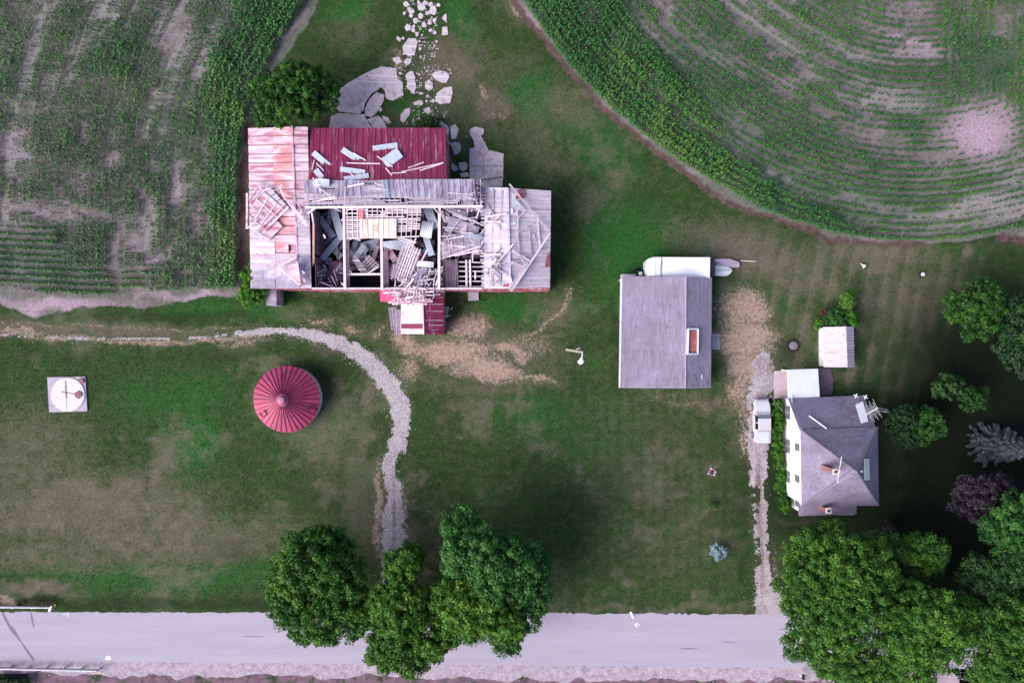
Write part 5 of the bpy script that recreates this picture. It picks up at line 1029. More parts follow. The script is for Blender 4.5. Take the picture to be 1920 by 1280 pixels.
# rear wing with a single slope down to the north
R0, R1, R2, R3 = at(1499, 803.5, 5.1), at(1641, 799, 5.1), at(1620, 741, 2.4), at(1478, 746.5, 2.4)
b = MB(); b.slab(R0, R1, R2, R3, .1, .5); b.build('rear_roof_slope', m_shingle, hs)
ry1, rx1 = R3.y - .15, R2.x - .2
b = MB(); b.hexa([(wx0 - .1, ry1, 0), (wx0 + .1, ry1, 0), (wx0 + .1, wy1, 0), (wx0 - .1, wy1, 0)], [(wx0 - .1, ry1, 2.3), (wx0 + .1, ry1, 2.3), (wx0 + .1, wy1, 4.95), (wx0 - .1, wy1, 4.95)]); b.build('rear_west_wall', m_siding, hs)
b = MB(); b.hexa([(rx1 - .1, ry1, 0), (rx1 + .1, ry1, 0), (rx1 + .1, wy1, 0), (rx1 - .1, wy1, 0)], [(rx1 - .1, ry1, 2.3), (rx1 + .1, ry1, 2.3), (rx1 + .1, wy1, 4.95), (rx1 - .1, wy1, 4.95)]); b.build('rear_east_wall', m_siding, hs)
b = MB(); wall(b, (wx0 + .1, ry1), (rx1 - .1, ry1), 0, 2.28, .18); b.build('rear_north_wall', m_siding, hs)
# flat sun porch roof
b = MB(); b.slab(at(1478, 745.5, 2.3), at(1537, 744.5, 2.3), at(1533.5, 691, 2.3), at(1476, 693, 2.3), .14); b.build('porch_roof', pmat('white_ribbed_porch_roof', (.56, .58, .68), (.62, .64, .74), .8, rough=.5), hs)
b = MB()
for k in range(1, 16): u = k / 16; b.beam(lerp(at(1478, 745.5, 2.32), at(1537, 744.5, 2.32), u), lerp(at(1476, 693, 2.32), at(1533.5, 691, 2.32), u), .035, .02)
b.build('porch_roof_ribs', pmat('porch_rib', (.48, .49, .58), (.52, .53, .62), 2), hs)
for x, y in ((1479, 695), (1531, 694)): b = MB(); v = at(x, y, 2.2); b.box(v.x - .07, v.x + .07, v.y - .07, v.y + .07, 0, 2.16); b.build('porch_post', m_white, hs)
# south porch, lower roof tucked under the main eave
b = MB(); b.slab(at(1498, 967, 3.9), at(1606, 963.5, 3.9), at(1606, 945, 4.25), at(1497, 945, 4.25), .1, .5); b.build('south_porch_roof', m_shingle, hs)
sx0 = wx0 + .9; sy0 = ground_of(1500, 964, 3.9)[1]; sx1 = at(1603, 0, 3.9).x
b = MB(); wall(b, (sx0, sy0), (sx0, wy0 - .1), 0, 3.8, .16); b.build('porch_west_wall', m_siding, hs); b = MB(); wall(b, (sx0, sy0), (sx1, sy0), 0, 3.75, .16); b.build('porch_south_wall', m_siding, hs); b = MB(); wall(b, (sx1, sy0), (sx1, wy0 - .1), 0, 3.8, .16); b.build('porch_east_wall', m_siding, hs)
hwin(sx0, (sy0 + wy0) / 2, 1.9, .8, 1.2, hs, 1)
# roof things
def onroof(px, py, z): return at(px, py, z)
def chimney(px, py, z0, z1, s_=.5, lab=None):
    v = at(px, py, z1); b = MB(); b.box(v.x - s_ / 2, v.x + s_ / 2, v.y - s_ / 2, v.y + s_ / 2, z0, z1); ch = b.build('chimney', m_brick, hs)
    b = MB(); b.box(v.x - s_ / 2 - .04, v.x + s_ / 2 + .04, v.y - s_ / 2 - .04, v.y + s_ / 2 + .04, z1, z1 + .08); b.build('chimney_cap', pmat('chimney_cap_stone', (.55, .42, .44), (.62, .5, .5), 2), ch)
    b = MB(); b.tube([(v.x, v.y, z1 + .05), (v.x, v.y, z1 + .22)], .13, 12); b.build('flue', m_black, ch)
chimney(1566, 884, 7.0, 9.8); chimney(1553, 957, 2.0, 6.6)
for px, py, z in ((1595, 876, 8.9), (1615, 883, 8.9), (1598, 891, 8.9), (1575, 883, 8.1)):
    v = at(px, py, z); b = MB(); b.box(v.x - .14, v.x + .14, v.y - .1, v.y + .1, z - .25, z + .1); b.build('roof_vent', m_bluedk, hs, bevel=.02)
b = MB(); b.slab(at(1622, 900, 8.0), at(1631, 899, 7.35), at(1630, 859, 7.35), at(1621.5, 860, 8.0), .2); b.build('skylight', pmat('skylight_dome', (.42, .46, .46), (.55, .58, .60), 2), hs)
b = MB(); b.slab(at(1615, 793, 5.05), at(1628, 789, 5.0), at(1618, 752, 3.7), at(1604.5, 758, 3.75), .12); b.build('white_roof_panel', m_white, hs)
b = MB(); b.tube([at(1517, 779, 4.3), at(1550, 803, 5.4)], .07, 8); b.build('vent_pipe', m_siding, hs)
# antennas are bolted on
an = empty('roof_antenna', at(1575, 880, 8.2), 'thin white television aerial over the brick chimney of the house', 'antenna')
b = MB(); b.tube([at(1575, 880, 8.1), at(1574, 880, 10.6)], .03, 6); b.build('mast', m_steel, an)
b = MB(); b.tube([at(1578, 856, 10.5), at(1570, 905, 10.5)], .035, 6); b.build('boom', m_siding, an)
for i in range(8): 
    u = i / 7; c = lerp(at(1577, 860, 10.52), at(1572, 896, 10.52), u); L = lerp(.25, 1.0, u); b = MB(); b.tube([c + Vector((-L, L * .55, 0)), c, c + Vector((L * .5, L * .1, 0))], .012, 4); b.build('element', m_steel, an)
an = empty('mast_antenna', at(1640, 770, 0), 'tall white aerial tower standing at the northeast corner of the house', 'antenna')
b = MB()
for dx, dy in ((-.15, -.1), (.15, -.1), (0, .16)): b.tube([at(1606, 760, 0) + Vector((dx, dy, 0)), at(1606, 760, 0) + Vector((dx, dy, 7.2))], .025, 6)
b.build('tower', m_steel, an)
top = at(1606, 760, 0) + Vector((0, 0, 7.6))
cc = at(1636, 772, 9)
b = MB(); b.tube([at(1606, 760, 0) + Vector((0, 0, 7.0)), at(1632, 770, 9.0)], .03, 6); b.build('mast', m_steel, an)
b = MB(); b.tube([at(1624, 777, 9), at(1646, 764, 9)], .05, 6); b.build('boom', m_siding, an)
for i in range(9): u = i / 8; c = lerp(at(1627, 776, 9.02), at(1645, 765, 9.02), u); L = .45 + .25 * (i % 3); b = MB(); b.tube([c + Vector((-L * .5, L, 0)), c + Vector((L * .5, -L, 0))], .014, 4); b.build('element', m_steel, an)
for x, y in ((1605, 742), (1623, 744)):
    b = MB(); b.tube([at(x - 4, y - 2.5, 3.4), at(x + 4, y + 2.5, 3.4)], .05, 6); b.tube([at(x - 2, y + 4, 3.43), at(x + 2, y - 4, 3.43)], .05, 6); b.tube([at(x, y, 3.4), at(x, y, 2.5)], .03, 6); tag(b.build('roof_finial', m_siding), 'white cross shaped aerial ' + ('left' if x < 1610 else 'right') + ' of the pair on the north eave of the house', 'aerial', 'cross shaped aerials on the house eave')
# patios and small slabs
def slabobj(name, pts, h, m, label, cat, grp=None):
    b = MB(); b.prism([tuple(at(*q)[:2]) for q in pts], .0, h); return tag(b.build(name, m), label, cat, grp)
slabobj('patio', [(1451, 695), (1478, 695), (1479, 746), (1451, 747)], .10, pmat('pink_stained_concrete', (.40, .29, .33), (.48, .38, .42), .8, (.30, .14, .15), .6, (.6, .75)), 'pink stained concrete patio left of the white porch roof', 'patio')
slabobj('brick_patio', [(1532, 690), (1556, 690), (1562, 712), (1560, 738), (1532, 742)], .06, pmat('mauve_brick_paving', (.09, .06, .09), (.17, .13, .17), 5, tone=.3), 'dark mauve brick patio right of the white porch roof', 'patio')
slabobj('concrete_block', [(877, 545), (897, 544), (898, 563), (878, 564)], .25, m_conc, 'small square concrete block south of the barn east wing', 'concrete block')
b = MB(); v = at(510, 558, 2.6); b.box(v.x - .62, v.x + .5, v.y - .85, v.y + .95, 0, 2.6); fb = b.build('feed_hopper', m_oldroof, bevel=.04); tag(fb, 'narrow grey hopper box below the barn west wing beside the round bush', 'hopper')
# ------------------------------------------------------------------ pickup truck
tk = empty('pickup_truck', (0, 0, 0), 'silver white four door pickup with a covered bed, parked on the house driveway', 'pickup truck')
m_car = pmat('silver_white_car_paint', (.46, .45, .51), (.49, .48, .54), .5, rough=.28, bump=0, spec=.5)
m_cover = pmat('tonneau_cover', (.44, .46, .53), (.48, .50, .58), .8, rough=.7)
m_carglass = pmat('black_car_glass', (.008, .008, .012), (.014, .014, .02), 1, rough=.1, bump=0, spec=.4)
prof = [(-2.42, .55), (-2.44, .95), (-1.05, 1.02), (.95, 1.05), (2.0, .98), (2.38, .80), (2.42, .50), (2.1, .36), (-2.2, .36)]
def sect(y, wb, wt, z0, z1): return [(-wb, y, z0), (wb, y, z0), (wt, y, z1), (-wt, y, z1)]
b = MB(); S = [(-2.42, .84, .80, .42, .92), (-2.34, .92, .87, .38, 1.02), (-1.0, .95, .90, .36, 1.04), (.95, .95, .89, .36, 1.06), (1.75, .93, .85, .38, 1.02), (2.12, .89, .78, .42, .96), (2.32, .78, .66, .46, .88), (2.43, .60, .50, .50, .76)]
vs = []; [vs.extend(sect(*q_)) for q_ in S]; fs = [(0, 1, 2, 3)[::-1]]
for i in range(len(S) - 1):
    o_ = i * 4
    for k in range(4): fs.append((o_ + k, o_ + (k + 1) % 4, o_ + 4 + (k + 1) % 4, o_ + 4 + k))
o_ = (len(S) - 1) * 4; fs.append((o_, o_ + 1, o_ + 2, o_ + 3)); b.add(vs, fs, .5); body = b.build('body', m_car, tk, bevel=.11)
b = MB(); S = [(-1.05, .86, .80, 1.0, 1.05), (-.90, .86, .70, 1.02, 1.66), (.35, .86, .70, 1.02, 1.70), (1.08, .87, .80, 1.02, 1.07)]
vs = []; [vs.extend(sect(*q_)) for q_ in S]; fs = [(3, 2, 1, 0)]
for i in range(3):
    o_ = i * 4
    for k in range(4): fs.append((o_ + k, o_ + (k + 1) % 4, o_ + 4 + (k + 1) % 4, o_ + 4 + k))
fs.append((12, 13, 14, 15)); b.add(vs, fs, .5); b.build('cab', m_car, tk, bevel=.06)
b = MB(); b.slab((-.70, .42, 1.69), (.70, .42, 1.69), (.78, .98, 1.13), (-.78, .98, 1.13), .02); b.build('windshield', pmat('pale_reflecting_glass', (.14, .15, .20), (.22, .23, .30), .8, rough=.12, bump=0, spec=.8), tk)
b = MB(); b.slab((-.66, -1.04, 1.12), (.66, -1.04, 1.12), (.62, -.93, 1.60), (-.62, -.93, 1.60), .02); b.build('rear_window', m_glass, tk)
for sgn in (-1, 1):
    for y0_, y1_ in ((-.84, -.14), (-.04, .82)):
        ye = y1_ - (.28 if y1_ > .5 else 0); b = MB(); q4 = [(sgn * .873, y0_, 1.07), (sgn * .873, y1_, 1.07), (sgn * .72, ye, 1.62), (sgn * .72, y0_, 1.62)]
        b.add(q4 + [(x - sgn * .03, y, z) for x, y, z in q4], [(0, 1, 2, 3), (7, 6, 5, 4), (0, 4, 5, 1), (1, 5, 6, 2), (2, 6, 7, 3), (3, 7, 4, 0)]); b.build('side_window', m_carglass, tk)
    b = MB(); b.box(min(sgn * .92, sgn * 1.08), max(sgn * .92, sgn * 1.08), .62, .72, 1.02, 1.18); b.build('mirror', m_car, tk, bevel=.02)
    b = MB(); b.box(min(sgn * .76, sgn * .90), max(sgn * .76, sgn * .90), -2.45, -2.30, .72, .98); b.build('tail_light', pmat('red_lens', (.6, .01, .08), (.62, .02, .1), 2, rough=.2), tk)
    b = MB(); b.box(min(sgn * .50, sgn * .72), max(sgn * .50, sgn * .72), 2.30, 2.43, .62, .78); b.build('headlight', m_siding, tk)
    for y_ in (-1.50, 1.52):
        x_ = sgn * .86; b = MB(); b.tube([(x_ - .12, y_, .36), (x_ + .12, y_, .36)], .36, 24); wh = b.build('wheel', m_black, tk)
        b = MB(); b.tube([(x_ + sgn * .10, y_, .36), (x_ + sgn * .135, y_, .36)], .23, 16); b.build('rim', m_steel, wh)
b = MB(); b.box(-.66, .66, -2.32, -1.12, 1.03, 1.09); b.build('bed_cover', m_cover, tk, bevel=.02)
b = MB(); b.box(-.84, .84, -2.56, -2.42, .45, .60); b.build('bumper', m_steel, tk, bevel=.03); b = MB(); b.box(-.80, .80, 2.40, 2.50, .42, .60); b.build('bumper', m_steel, tk, bevel=.03)
for k in range(4): b = MB(); xx = -.45 + k * .3; b.box(xx - .02, xx + .02, -.85, .3, 1.69, 1.715); b.build('roof_rib', m_car, tk)
tk.location = at(1429, 789.5, .8) ; tk.location.z = .02; tk.rotation_euler = (0, 0, R(.8))

# ------------------------------------------------------------------ broken concrete path north of the barn
A5 = lambda pts: [(600 + x / 5.12, y / 5.12) for x, y in pts]
B5 = lambda pts: [(740 + x / 5.82, 220 + y / 5.82) for x, y in pts]
SL = [(A5([(590, 640), (735, 660), (745, 760), (795, 790), (800, 920), (700, 970), (640, 950), (620, 870), (590, 840), (500, 900), (430, 1000), (420, 1060), (380, 1095), (190, 1075), (100, 1010), (150, 890), (270, 800), (450, 700)]), 'largest broken concrete slab, right of the dark tree behind the barn'),
      (A5([(540, 885), (620, 910), (610, 980), (540, 1090), (490, 1130), (435, 1110), (430, 1050), (470, 960)]), 'rounded slab sunk into the notch of the largest slab'),
      (A5([(170, 1090), (430, 1100), (450, 1150), (520, 1250), (500, 1330), (85, 1330), (85, 1225), (110, 1120)]), 'wide concrete slab between the largest slab and the red barn roof'),
      (A5([(455, 1150), (560, 1110), (620, 1170), (640, 1230), (620, 1300), (530, 1300), (520, 1240)]), 'small brownish slab touching the top edge of the red barn roof'),
      (A5([(850, 370), (920, 372), (940, 410), (905, 530), (850, 545), (800, 500), (790, 450)]), 'big rounded slab in the middle of the stone path'),
      (A5([(830, 560), (885, 570), (860, 620), (830, 630), (805, 600)]), 'small slab just below the big rounded path slab'),
      (A5([(860, 685), (900, 690), (915, 770), (925, 840), (905, 905), (880, 890), (835, 830), (840, 780), (818, 735)]), 'long upright slab right of the largest slab'),
      (A5([(1110, 690), (1170, 680), (1220, 700), (1245, 735), (1215, 800), (1160, 795), (1100, 760), (1075, 715)]), 'oval slab at the right side of the path, upper of two'),
      (A5([(1050, 770), (1085, 800), (1085, 850), (1050, 875), (1010, 850), (1010, 790)]), 'egg shaped slab left of the two right hand slabs'),
      (A5([(1190, 840), (1265, 835), (1275, 900), (1250, 990), (1160, 1005), (1105, 970), (1120, 900)]), 'round slab at the right side of the path, lower of two'),
      (A5([(740, 345), (780, 375), (770, 405), (735, 380)]), 'slab chip left of the big rounded path slab'),
      (A5([(1175, 265), (1225, 260), (1230, 340), (1170, 340)]), 'square pinkish slab at the right edge of the upper path'),
      (A5([(1190, 145), (1218, 135), (1218, 225), (1175, 180)]), 'narrow pointed slab right of the upper path'),
      (A5([(700, 560), (760, 545), (790, 600), (740, 615), (705, 590)]), 'pinkish slab lower left of the big rounded path slab'),
      (A5([(1000, 1045), (1055, 1030), (1065, 1070), (1045, 1105), (1000, 1075)]), 'small pale slab above the bush behind the red roof'),
      (A5([(775, 1100), (820, 1050), (868, 1040), (860, 1110), (800, 1185), (770, 1150)]), 'pale slab left of the bush behind the red roof'),
      (A5([(600, 1115), (650, 1130), (685, 1180), (650, 1190), (610, 1150)]), 'narrow slab between the sunken slab and the red roof'),
      (A5([(895, 985), (960, 960), (995, 990), (980, 1015), (900, 1010)]), 'flat narrow slab left of the lower right round slab'),
      (A5([(1080, 1150), (1150, 1150), (1200, 1190), (1240, 1230), (1230, 1300), (1120, 1300), (1110, 1235)]), 'slab at the upper right corner of the red barn roof'),
      (B5([(610, 100), (660, 80), (700, 130), (690, 180), (660, 240), (615, 240)]), 'tall rounded slab right of the red roof, uppermost of its column'),
      (B5([(655, 270), (710, 280), (725, 340), (700, 395), (650, 415), (630, 340), (600, 290)]), 'rough slab right of the red roof, middle of its column'),
      (B5([(700, 500), (760, 490), (800, 510), (790, 570), (740, 590), (700, 560)]), 'grey slab beside the notched corner of the stripped barn roof'),
      (B5([(620, 500), (680, 530), (690, 580), (640, 590), (610, 560)]), 'small grey slab next to the red roof east edge'),
      (B5([(570, 260), (610, 270), (600, 300), (570, 300)]), 'tiny slab tucked against the red roof east edge'),
      (B5([(710, 610), (800, 600), (810, 650), (720, 655)]), 'thin slab piece just above the stripped barn roof'),
      (B5([(820, 130), (880, 105), (975, 125), (970, 180), (940, 210), (985, 270), (1020, 355), (1190, 400), (1180, 750), (1170, 790), (1010, 790), (820, 690), (815, 345), (870, 330), (860, 250), (825, 200)]), 'tall grey concrete apron standing between the stripped roof and the east wing')]
rp = random.Random(31)
m_conc2 = pmat('pinkish_old_concrete', (.44, .36, .42), (.56, .48, .55), 1.1, (.30, .24, .28), 1.6, (.5, .66), rough=.95, fine=6, bump=.5)
def ragged(pts, amp):
    out = []
    for i in range(len(pts)):
        a, c = pts[i], pts[(i + 1) % len(pts)]; n = max(1, int(math.hypot(c[0] - a[0], c[1] - a[1]) / 3.0))
        for k in range(n): t = k / n; out.append((lerp(a[0], c[0], t) + rp.uniform(-amp, amp), lerp(a[1], c[1], t) + rp.uniform(-amp, amp)))
    return out
slabs = []
for pts, lab in SL:
    b = MB(); pr = ragged(pts, .55); h_ = rp.uniform(.06, .12); b.prism([tuple(at(*q_)[:2]) for q_ in pr], -.02, h_); o = b.build('concrete_slab', m_conc2, bevel=.02); tag(o, lab, 'concrete slab', 'broken concrete slabs north of the barn'); slabs.append((pts, o, h_))
m_joint = pmat('pale_joint_line', (.58, .52, .60), (.64, .58, .66), 2)
for si, segs in ((0, [((690, 141.5), (745, 144)), ((668, 152), (742, 156)),]), (4, [((757, 86), (781, 88)), ((755, 101), (778, 103))]), (7, [((812, 143), (840, 143.5))]), (9, [((816, 182), (846, 182))]), (8, [((798, 162), (811, 162.5))]), (6, [((764, 145), (779, 146)), ((764, 158), (780, 158))])):
    for p_, q_ in segs: b = MB(); h_ = slabs[si][2]; b.beam(at(*p_, h_ + .008), at(*q_, h_ + .008), .13, .02); b.build('joint_strip', m_joint, slabs[si][1])
for p_, q_, w_ in [((883, 312), (942, 311), .10), ((906, 292), (907, 330), .06), ((896, 339), (942, 332), .25)]:
    b = MB(); b.beam(at(*p_, slabs[-1][2] + .006), at(*q_, slabs[-1][2] + .006), w_, .015); b.build('mossy_crack', m_moss, slabs[-1][1])
chips = []
for cx, cy, r_ in [(761, 8, 6), (772, 22, 6), (790, 14, 9), (797, 6, 5), (808, 9, 6), (822, 10, 4), (813, 20, 9), (758, 26, 4), (771, 30, 5), (789, 30, 7), (779, 40, 6), (776, 50, 4), (795, 47, 6), (806, 42, 6), (815, 38, 5), (765, 52, 7), (782, 64, 5), (807, 57, 4), (816, 62, 4), (756, 72, 4), (788, 92, 4), (775, 57, 5), (786, 140, 3), (750, 138, 4), (802, 181, 4), (800, 190, 3), (812, 190, 4), (714, 206, 4), (819, 78, 3), (785, 5, 4), (767, 17, 4), (801, 25, 5), (815, 222, 6), (790, 176, 3), (745, 118, 4), (787, 78, 3), (789, 107, 3)]:
    n_ = rp.randint(5, 8); a0 = rp.uniform(0, 6); pr = [(cx + r_ * rp.uniform(.6, 1.15) * math.cos(a0 + k * 6.283 / n_), cy + r_ * rp.uniform(.6, 1.15) * math.sin(a0 + k * 6.283 / n_)) for k in range(n_)]
    b = MB(); b.prism([tuple(at(*q_)[:2]) for q_ in ragged(pr, .3)], -.02, rp.uniform(.05, .1)); o = b.build('stone_chunk', m_conc2, bevel=.015); chips.append((cy, o))
chips.sort(key=lambda t: t[0])
for i, (y_, o) in enumerate(chips): tag(o, f'small broken concrete piece of the path running north, {ORD[i]} from the top', 'stone', 'small broken pieces of the stone path')

q_ = np.random.default_rng(77); X = q_.uniform(742, 852, 5000); Y = q_.uniform(-4, 236, 5000); k_ = (fbm(X, Y, 26, 5, 3) > .50) & (np.abs(X - 790) < 22 + 24 * (Y > 120) + 8)
o = stones('rubble_chips', (X[k_] - 960) * K, (640 - Y[k_]) * K, 450, .04, .12, m_conc2, 78); tag(o, 'small concrete crumbs between the broken path slabs', 'rubble', kind='stuff')
# ------------------------------------------------------------------ poles, rails, signs and small things
lp = empty('yard_light_pole', at(1063, 655), 'leaning wooden yard pole with a white lamp on a short arm beside the garage', 'lamp post')
tp = at(1092, 660, 9.0)
b = MB(); b.tube([at(1063, 655, 0), tp], [.17, .11], 10); b.build('pole', pmat('pale_green_grey_pole', (.24, .25, .19), (.34, .34, .27), 2), lp)
b = MB(); b.tube([tp, at(1092, 665, 9.2), at(1091, 671, 9.2)], .06, 8); b.build('arm', m_siding, lp)
lh = at(1089, 677, 9.15); b = MB(); vs = []; fs = []
for i in range(7):
    u = i / 6; c = lerp(at(1090.6, 670, 9.2), at(1088.6, 683, 9.1), u); w_ = [.07, .14, .24, .31, .33, .27, .08][i]
    for k in range(10): a_ = 6.283 * k / 10; vs.append((c.x + w_ * math.cos(a_), c.y, c.z + w_ * .5 * math.sin(a_)))
for i in range(6):
    for k in range(10): fs.append((i * 10 + k, i * 10 + (k + 1) % 10, i * 10 + 10 + (k + 1) % 10, i * 10 + 10 + k))
b.add(vs, fs, .5); b.build('lamp_head', m_siding, lp, smooth=True)
b = MB(); b.tube([at(1080, 655, 8), at(1088, 652, 8)], .05, 6); b.build('bracket', m_wood, lp)
m_wire = pmat('weathered_cable', (.16, .17, .15), (.2, .2, .18), 1)
def wire(p, q_, sag, label, rad=.02):
    b = MB(); b.tube([lerp(p, q_, t / 10) - Vector((0, 0, sag * 4 * (t / 10) * (1 - t / 10))) for t in range(11)], rad, 5); tag(b.build('power_cable', m_wire), label, 'cable', 'overhead cables')
wire(at(1087, 655, 8.6), at(1164, 603, 2.6), .3, 'thin overhead cable from the yard lamp pole to the garage', .022)
wire(at(1432, 722, 7.0), at(1468, 772, 4.6), .1, 'thin overhead cable crossing the patio corner to the house wall', .028)
def guardrail(x0, x1, y0, y1, label):
    g_ = empty('guardrail', at(x0, y0), label, 'guardrail', 'guardrails at the road edges'); p, q_ = at(x0, y0, .7), at(x1, y1, .7)
    b = MB()
    for k, dz in enumerate((.12, .04, -.04, -.12)): b.beam(p + Vector((0, (.03 if k % 2 else -.03), dz)), q_ + Vector((0, (.03 if k % 2 else -.03), dz)), .09, .09, .5)
    b.build('rail', m_steel, g_); n_ = max(2, int((q_ - p).length / 1.9))
    for i in range(n_ + 1):
        v = lerp(p, q_, i / n_); b = MB(); b.box(v.x - .07, v.x + .07, v.y - .16, v.y - .02, 0, .78); b.build('post', m_wood, g_)
guardrail(-120, 96, 1136, 1138, 'white metal guardrail on the north edge of the road at far left')
guardrail(-120, 182, 1250, 1256, 'white metal guardrail on the south edge of the road at far left')
ms = empty('marker_sign', at(97, 1137), 'small orange diagonal marker post at the end of the north guardrail', 'marker post')
b = MB(); b.beam(at(101, 1137, .9), at(104, 1132, .9), .18, .05); b.build('panel', pmat('orange_reflector', (.55, .25, .05), (.6, .3, .08), 2), ms); b = MB(); v = at(102.5, 1134.5, 0); b.box(v.x - .03, v.x + .03, v.y - .03, v.y + .03, 0, .9); b.build('post', m_steel, ms)
ms = empty('marker_sign', at(186, 1259), 'small yellow marker post at the end of the south guardrail', 'marker post')
b = MB(); b.beam(at(185, 1263, .9), at(188, 1259, .9), .15, .05); b.build('panel', pmat('yellow_reflector', (.50, .40, .10), (.55, .45, .15), 2), ms); b = MB(); v = at(186.5, 1261, 0); b.box(v.x - .03, v.x + .03, v.y - .03, v.y + .03, 0, .9); b.build('post', m_steel, ms)
ms = empty('road_sign', at(93, 1142), 'small white sign board by the east end of the north guardrail', 'sign')
b = MB(); b.slab(at(90, 1147, 1.1), at(95, 1144, 1.3), at(97, 1135.5, 1.3), at(92, 1138, 1.1), .03); b.build('panel', m_siding, ms); b = MB(); v = at(93, 1141, 0); b.box(v.x - .03, v.x + .03, v.y - .03, v.y + .03, 0, 1.15); b.build('post', m_steel, ms)
mb = empty('mailbox', at(1186, 1153), 'white mailbox on a post at the grass edge above the painted road arrow', 'mailbox')
b = MB(); b.beam(at(1182, 1146, 1.15), at(1188, 1158, 1.15), .24, .2); b.build('box', m_siding, mb, bevel=.04); b = MB(); b.beam(at(1187, 1148, 1.05), at(1189, 1157, 1.05), .12, .12); b.build('newspaper_tube', m_white, mb); v = at(1185, 1152, 0); b = MB(); b.box(v.x - .05, v.x + .05, v.y - .05, v.y + .05, 0, 1.05); b.build('post', m_wood, mb)
mb = empty('mailbox', at(1505, 1270), 'dark mailbox with a white end on the south road shoulder below the big maple', 'mailbox')
b = MB(); b.beam(at(1506, 1264, 1.1), at(1506, 1273, 1.1), .32, .26); b.build('box', m_black, mb, bevel=.04); b = MB(); b.beam(at(1500, 1265, 1.1), at(1503, 1267, 1.1), .14, .1); b.build('flag', m_siding, mb); v = at(1505, 1269, 0); b = MB(); b.box(v.x - .05, v.x + .05, v.y - .05, v.y + .05, 0, 1.0); b.build('post', m_wood, mb)
# ornaments on the lawn
sp = empty('lawn_ornament', at(1617, 496), 'small white trumpet shaped ornament on the mown grass below the corn field', 'lawn ornament')
b = MB(); b.tube([at(1613, 494, .35), at(1618, 497, .35)], [.04, .06], 8); b.build('stem', m_siding, sp); b = MB(); b.tube([at(1618, 497, .35), at(1621, 499.5, .35)], [.08, .24], 12); b.build('bell', m_siding, sp)
sp = empty('lawn_ornament', at(1731, 515), 'white ball on a black stand on the lawn left of the dark tree', 'lawn ornament')
v = at(1731, 514, .5); b = MB(); b.lathe([(.02, .25), (.15, .3), (.21, .42), (.2, .55), (.12, .66), (.02, .7)], (v.x, v.y, 0), 16); b.build('ball', m_siding, sp, smooth=True); b = MB(); b.lathe([(.34, 0), (.36, .12), (.2, .25)], (v.x - .05, v.y - .08, 0), 14); b.build('stand', m_black, sp)
v = at(1487, 648); ws_ = empty('well_cap', v, 'round grey stone cap in a dark ring on the lawn between garage and shed', 'well cap')
b = MB(); b.lathe([(.75, 0), (.72, .14), (.55, .12), (.5, .02)], (v.x, v.y, 0), 24); b.build('ring', m_black, ws_); b = MB(); b.lathe([(.48, 0), (.46, .2), (.2, .26)], (v.x, v.y, 0), 20); b.build('lid', pmat('grey_mauve_stone', (.12, .10, .12), (.2, .17, .2), 2), ws_)
v = at(1335, 884); fp = empty('fire_pit', v, 'small stone fire pit with reddish stones on the central lawn', 'fire pit')
for i in range(7): a_ = i * .9; rr_ = rp.uniform(.25, .5); c = v + Vector((rr_ * math.cos(a_), rr_ * math.sin(a_), 0)); b = MB(); s_ = rp.uniform(.12, .2); b.lathe([(s_, 0), (s_ * .9, .12), (s_ * .4, .2)], c, 6); b.build('stone', m_brick if i % 2 else m_conc, fp)
b = MB(); b.lathe([(.22, 0), (.2, .1)], (v.x + .1, v.y + .15, 0), 10); b.build('ash_bed', m_black, fp)
tag(slabobj('ruined_driveway', [(1700, 1246), (1738, 1243), (1790, 1262), (1800, 1300), (1700, 1300)], .015, pmat('pink_gravel_apron', (.34, .25, .32), (.42, .34, .40), 1.2), '', 'x'), kind='structure')
o = bpy.data.objects['ruined_driveway']; o.name = 'driveway_apron'; del o['category']; o['kind'] = 'structure'
o = slabobj('culvert_pool', [(1772, 1247), (1920, 1247), (1990, 1300), (1806, 1300), (1795, 1268)], .012, pmat('dark_wet_asphalt', (.035, .03, .05), (.055, .045, .07), 1), '', 'x'); o.name = 'side_road'; del o['category']; o['kind'] = 'structure'
o = slabobj('ditch', [(-80, 1262), (52, 1262), (56, 1300), (-80, 1300)], .013, m_int, '', 'x'); o.name = 'ditch_water'; del o['category']; o['kind'] = 'structure'

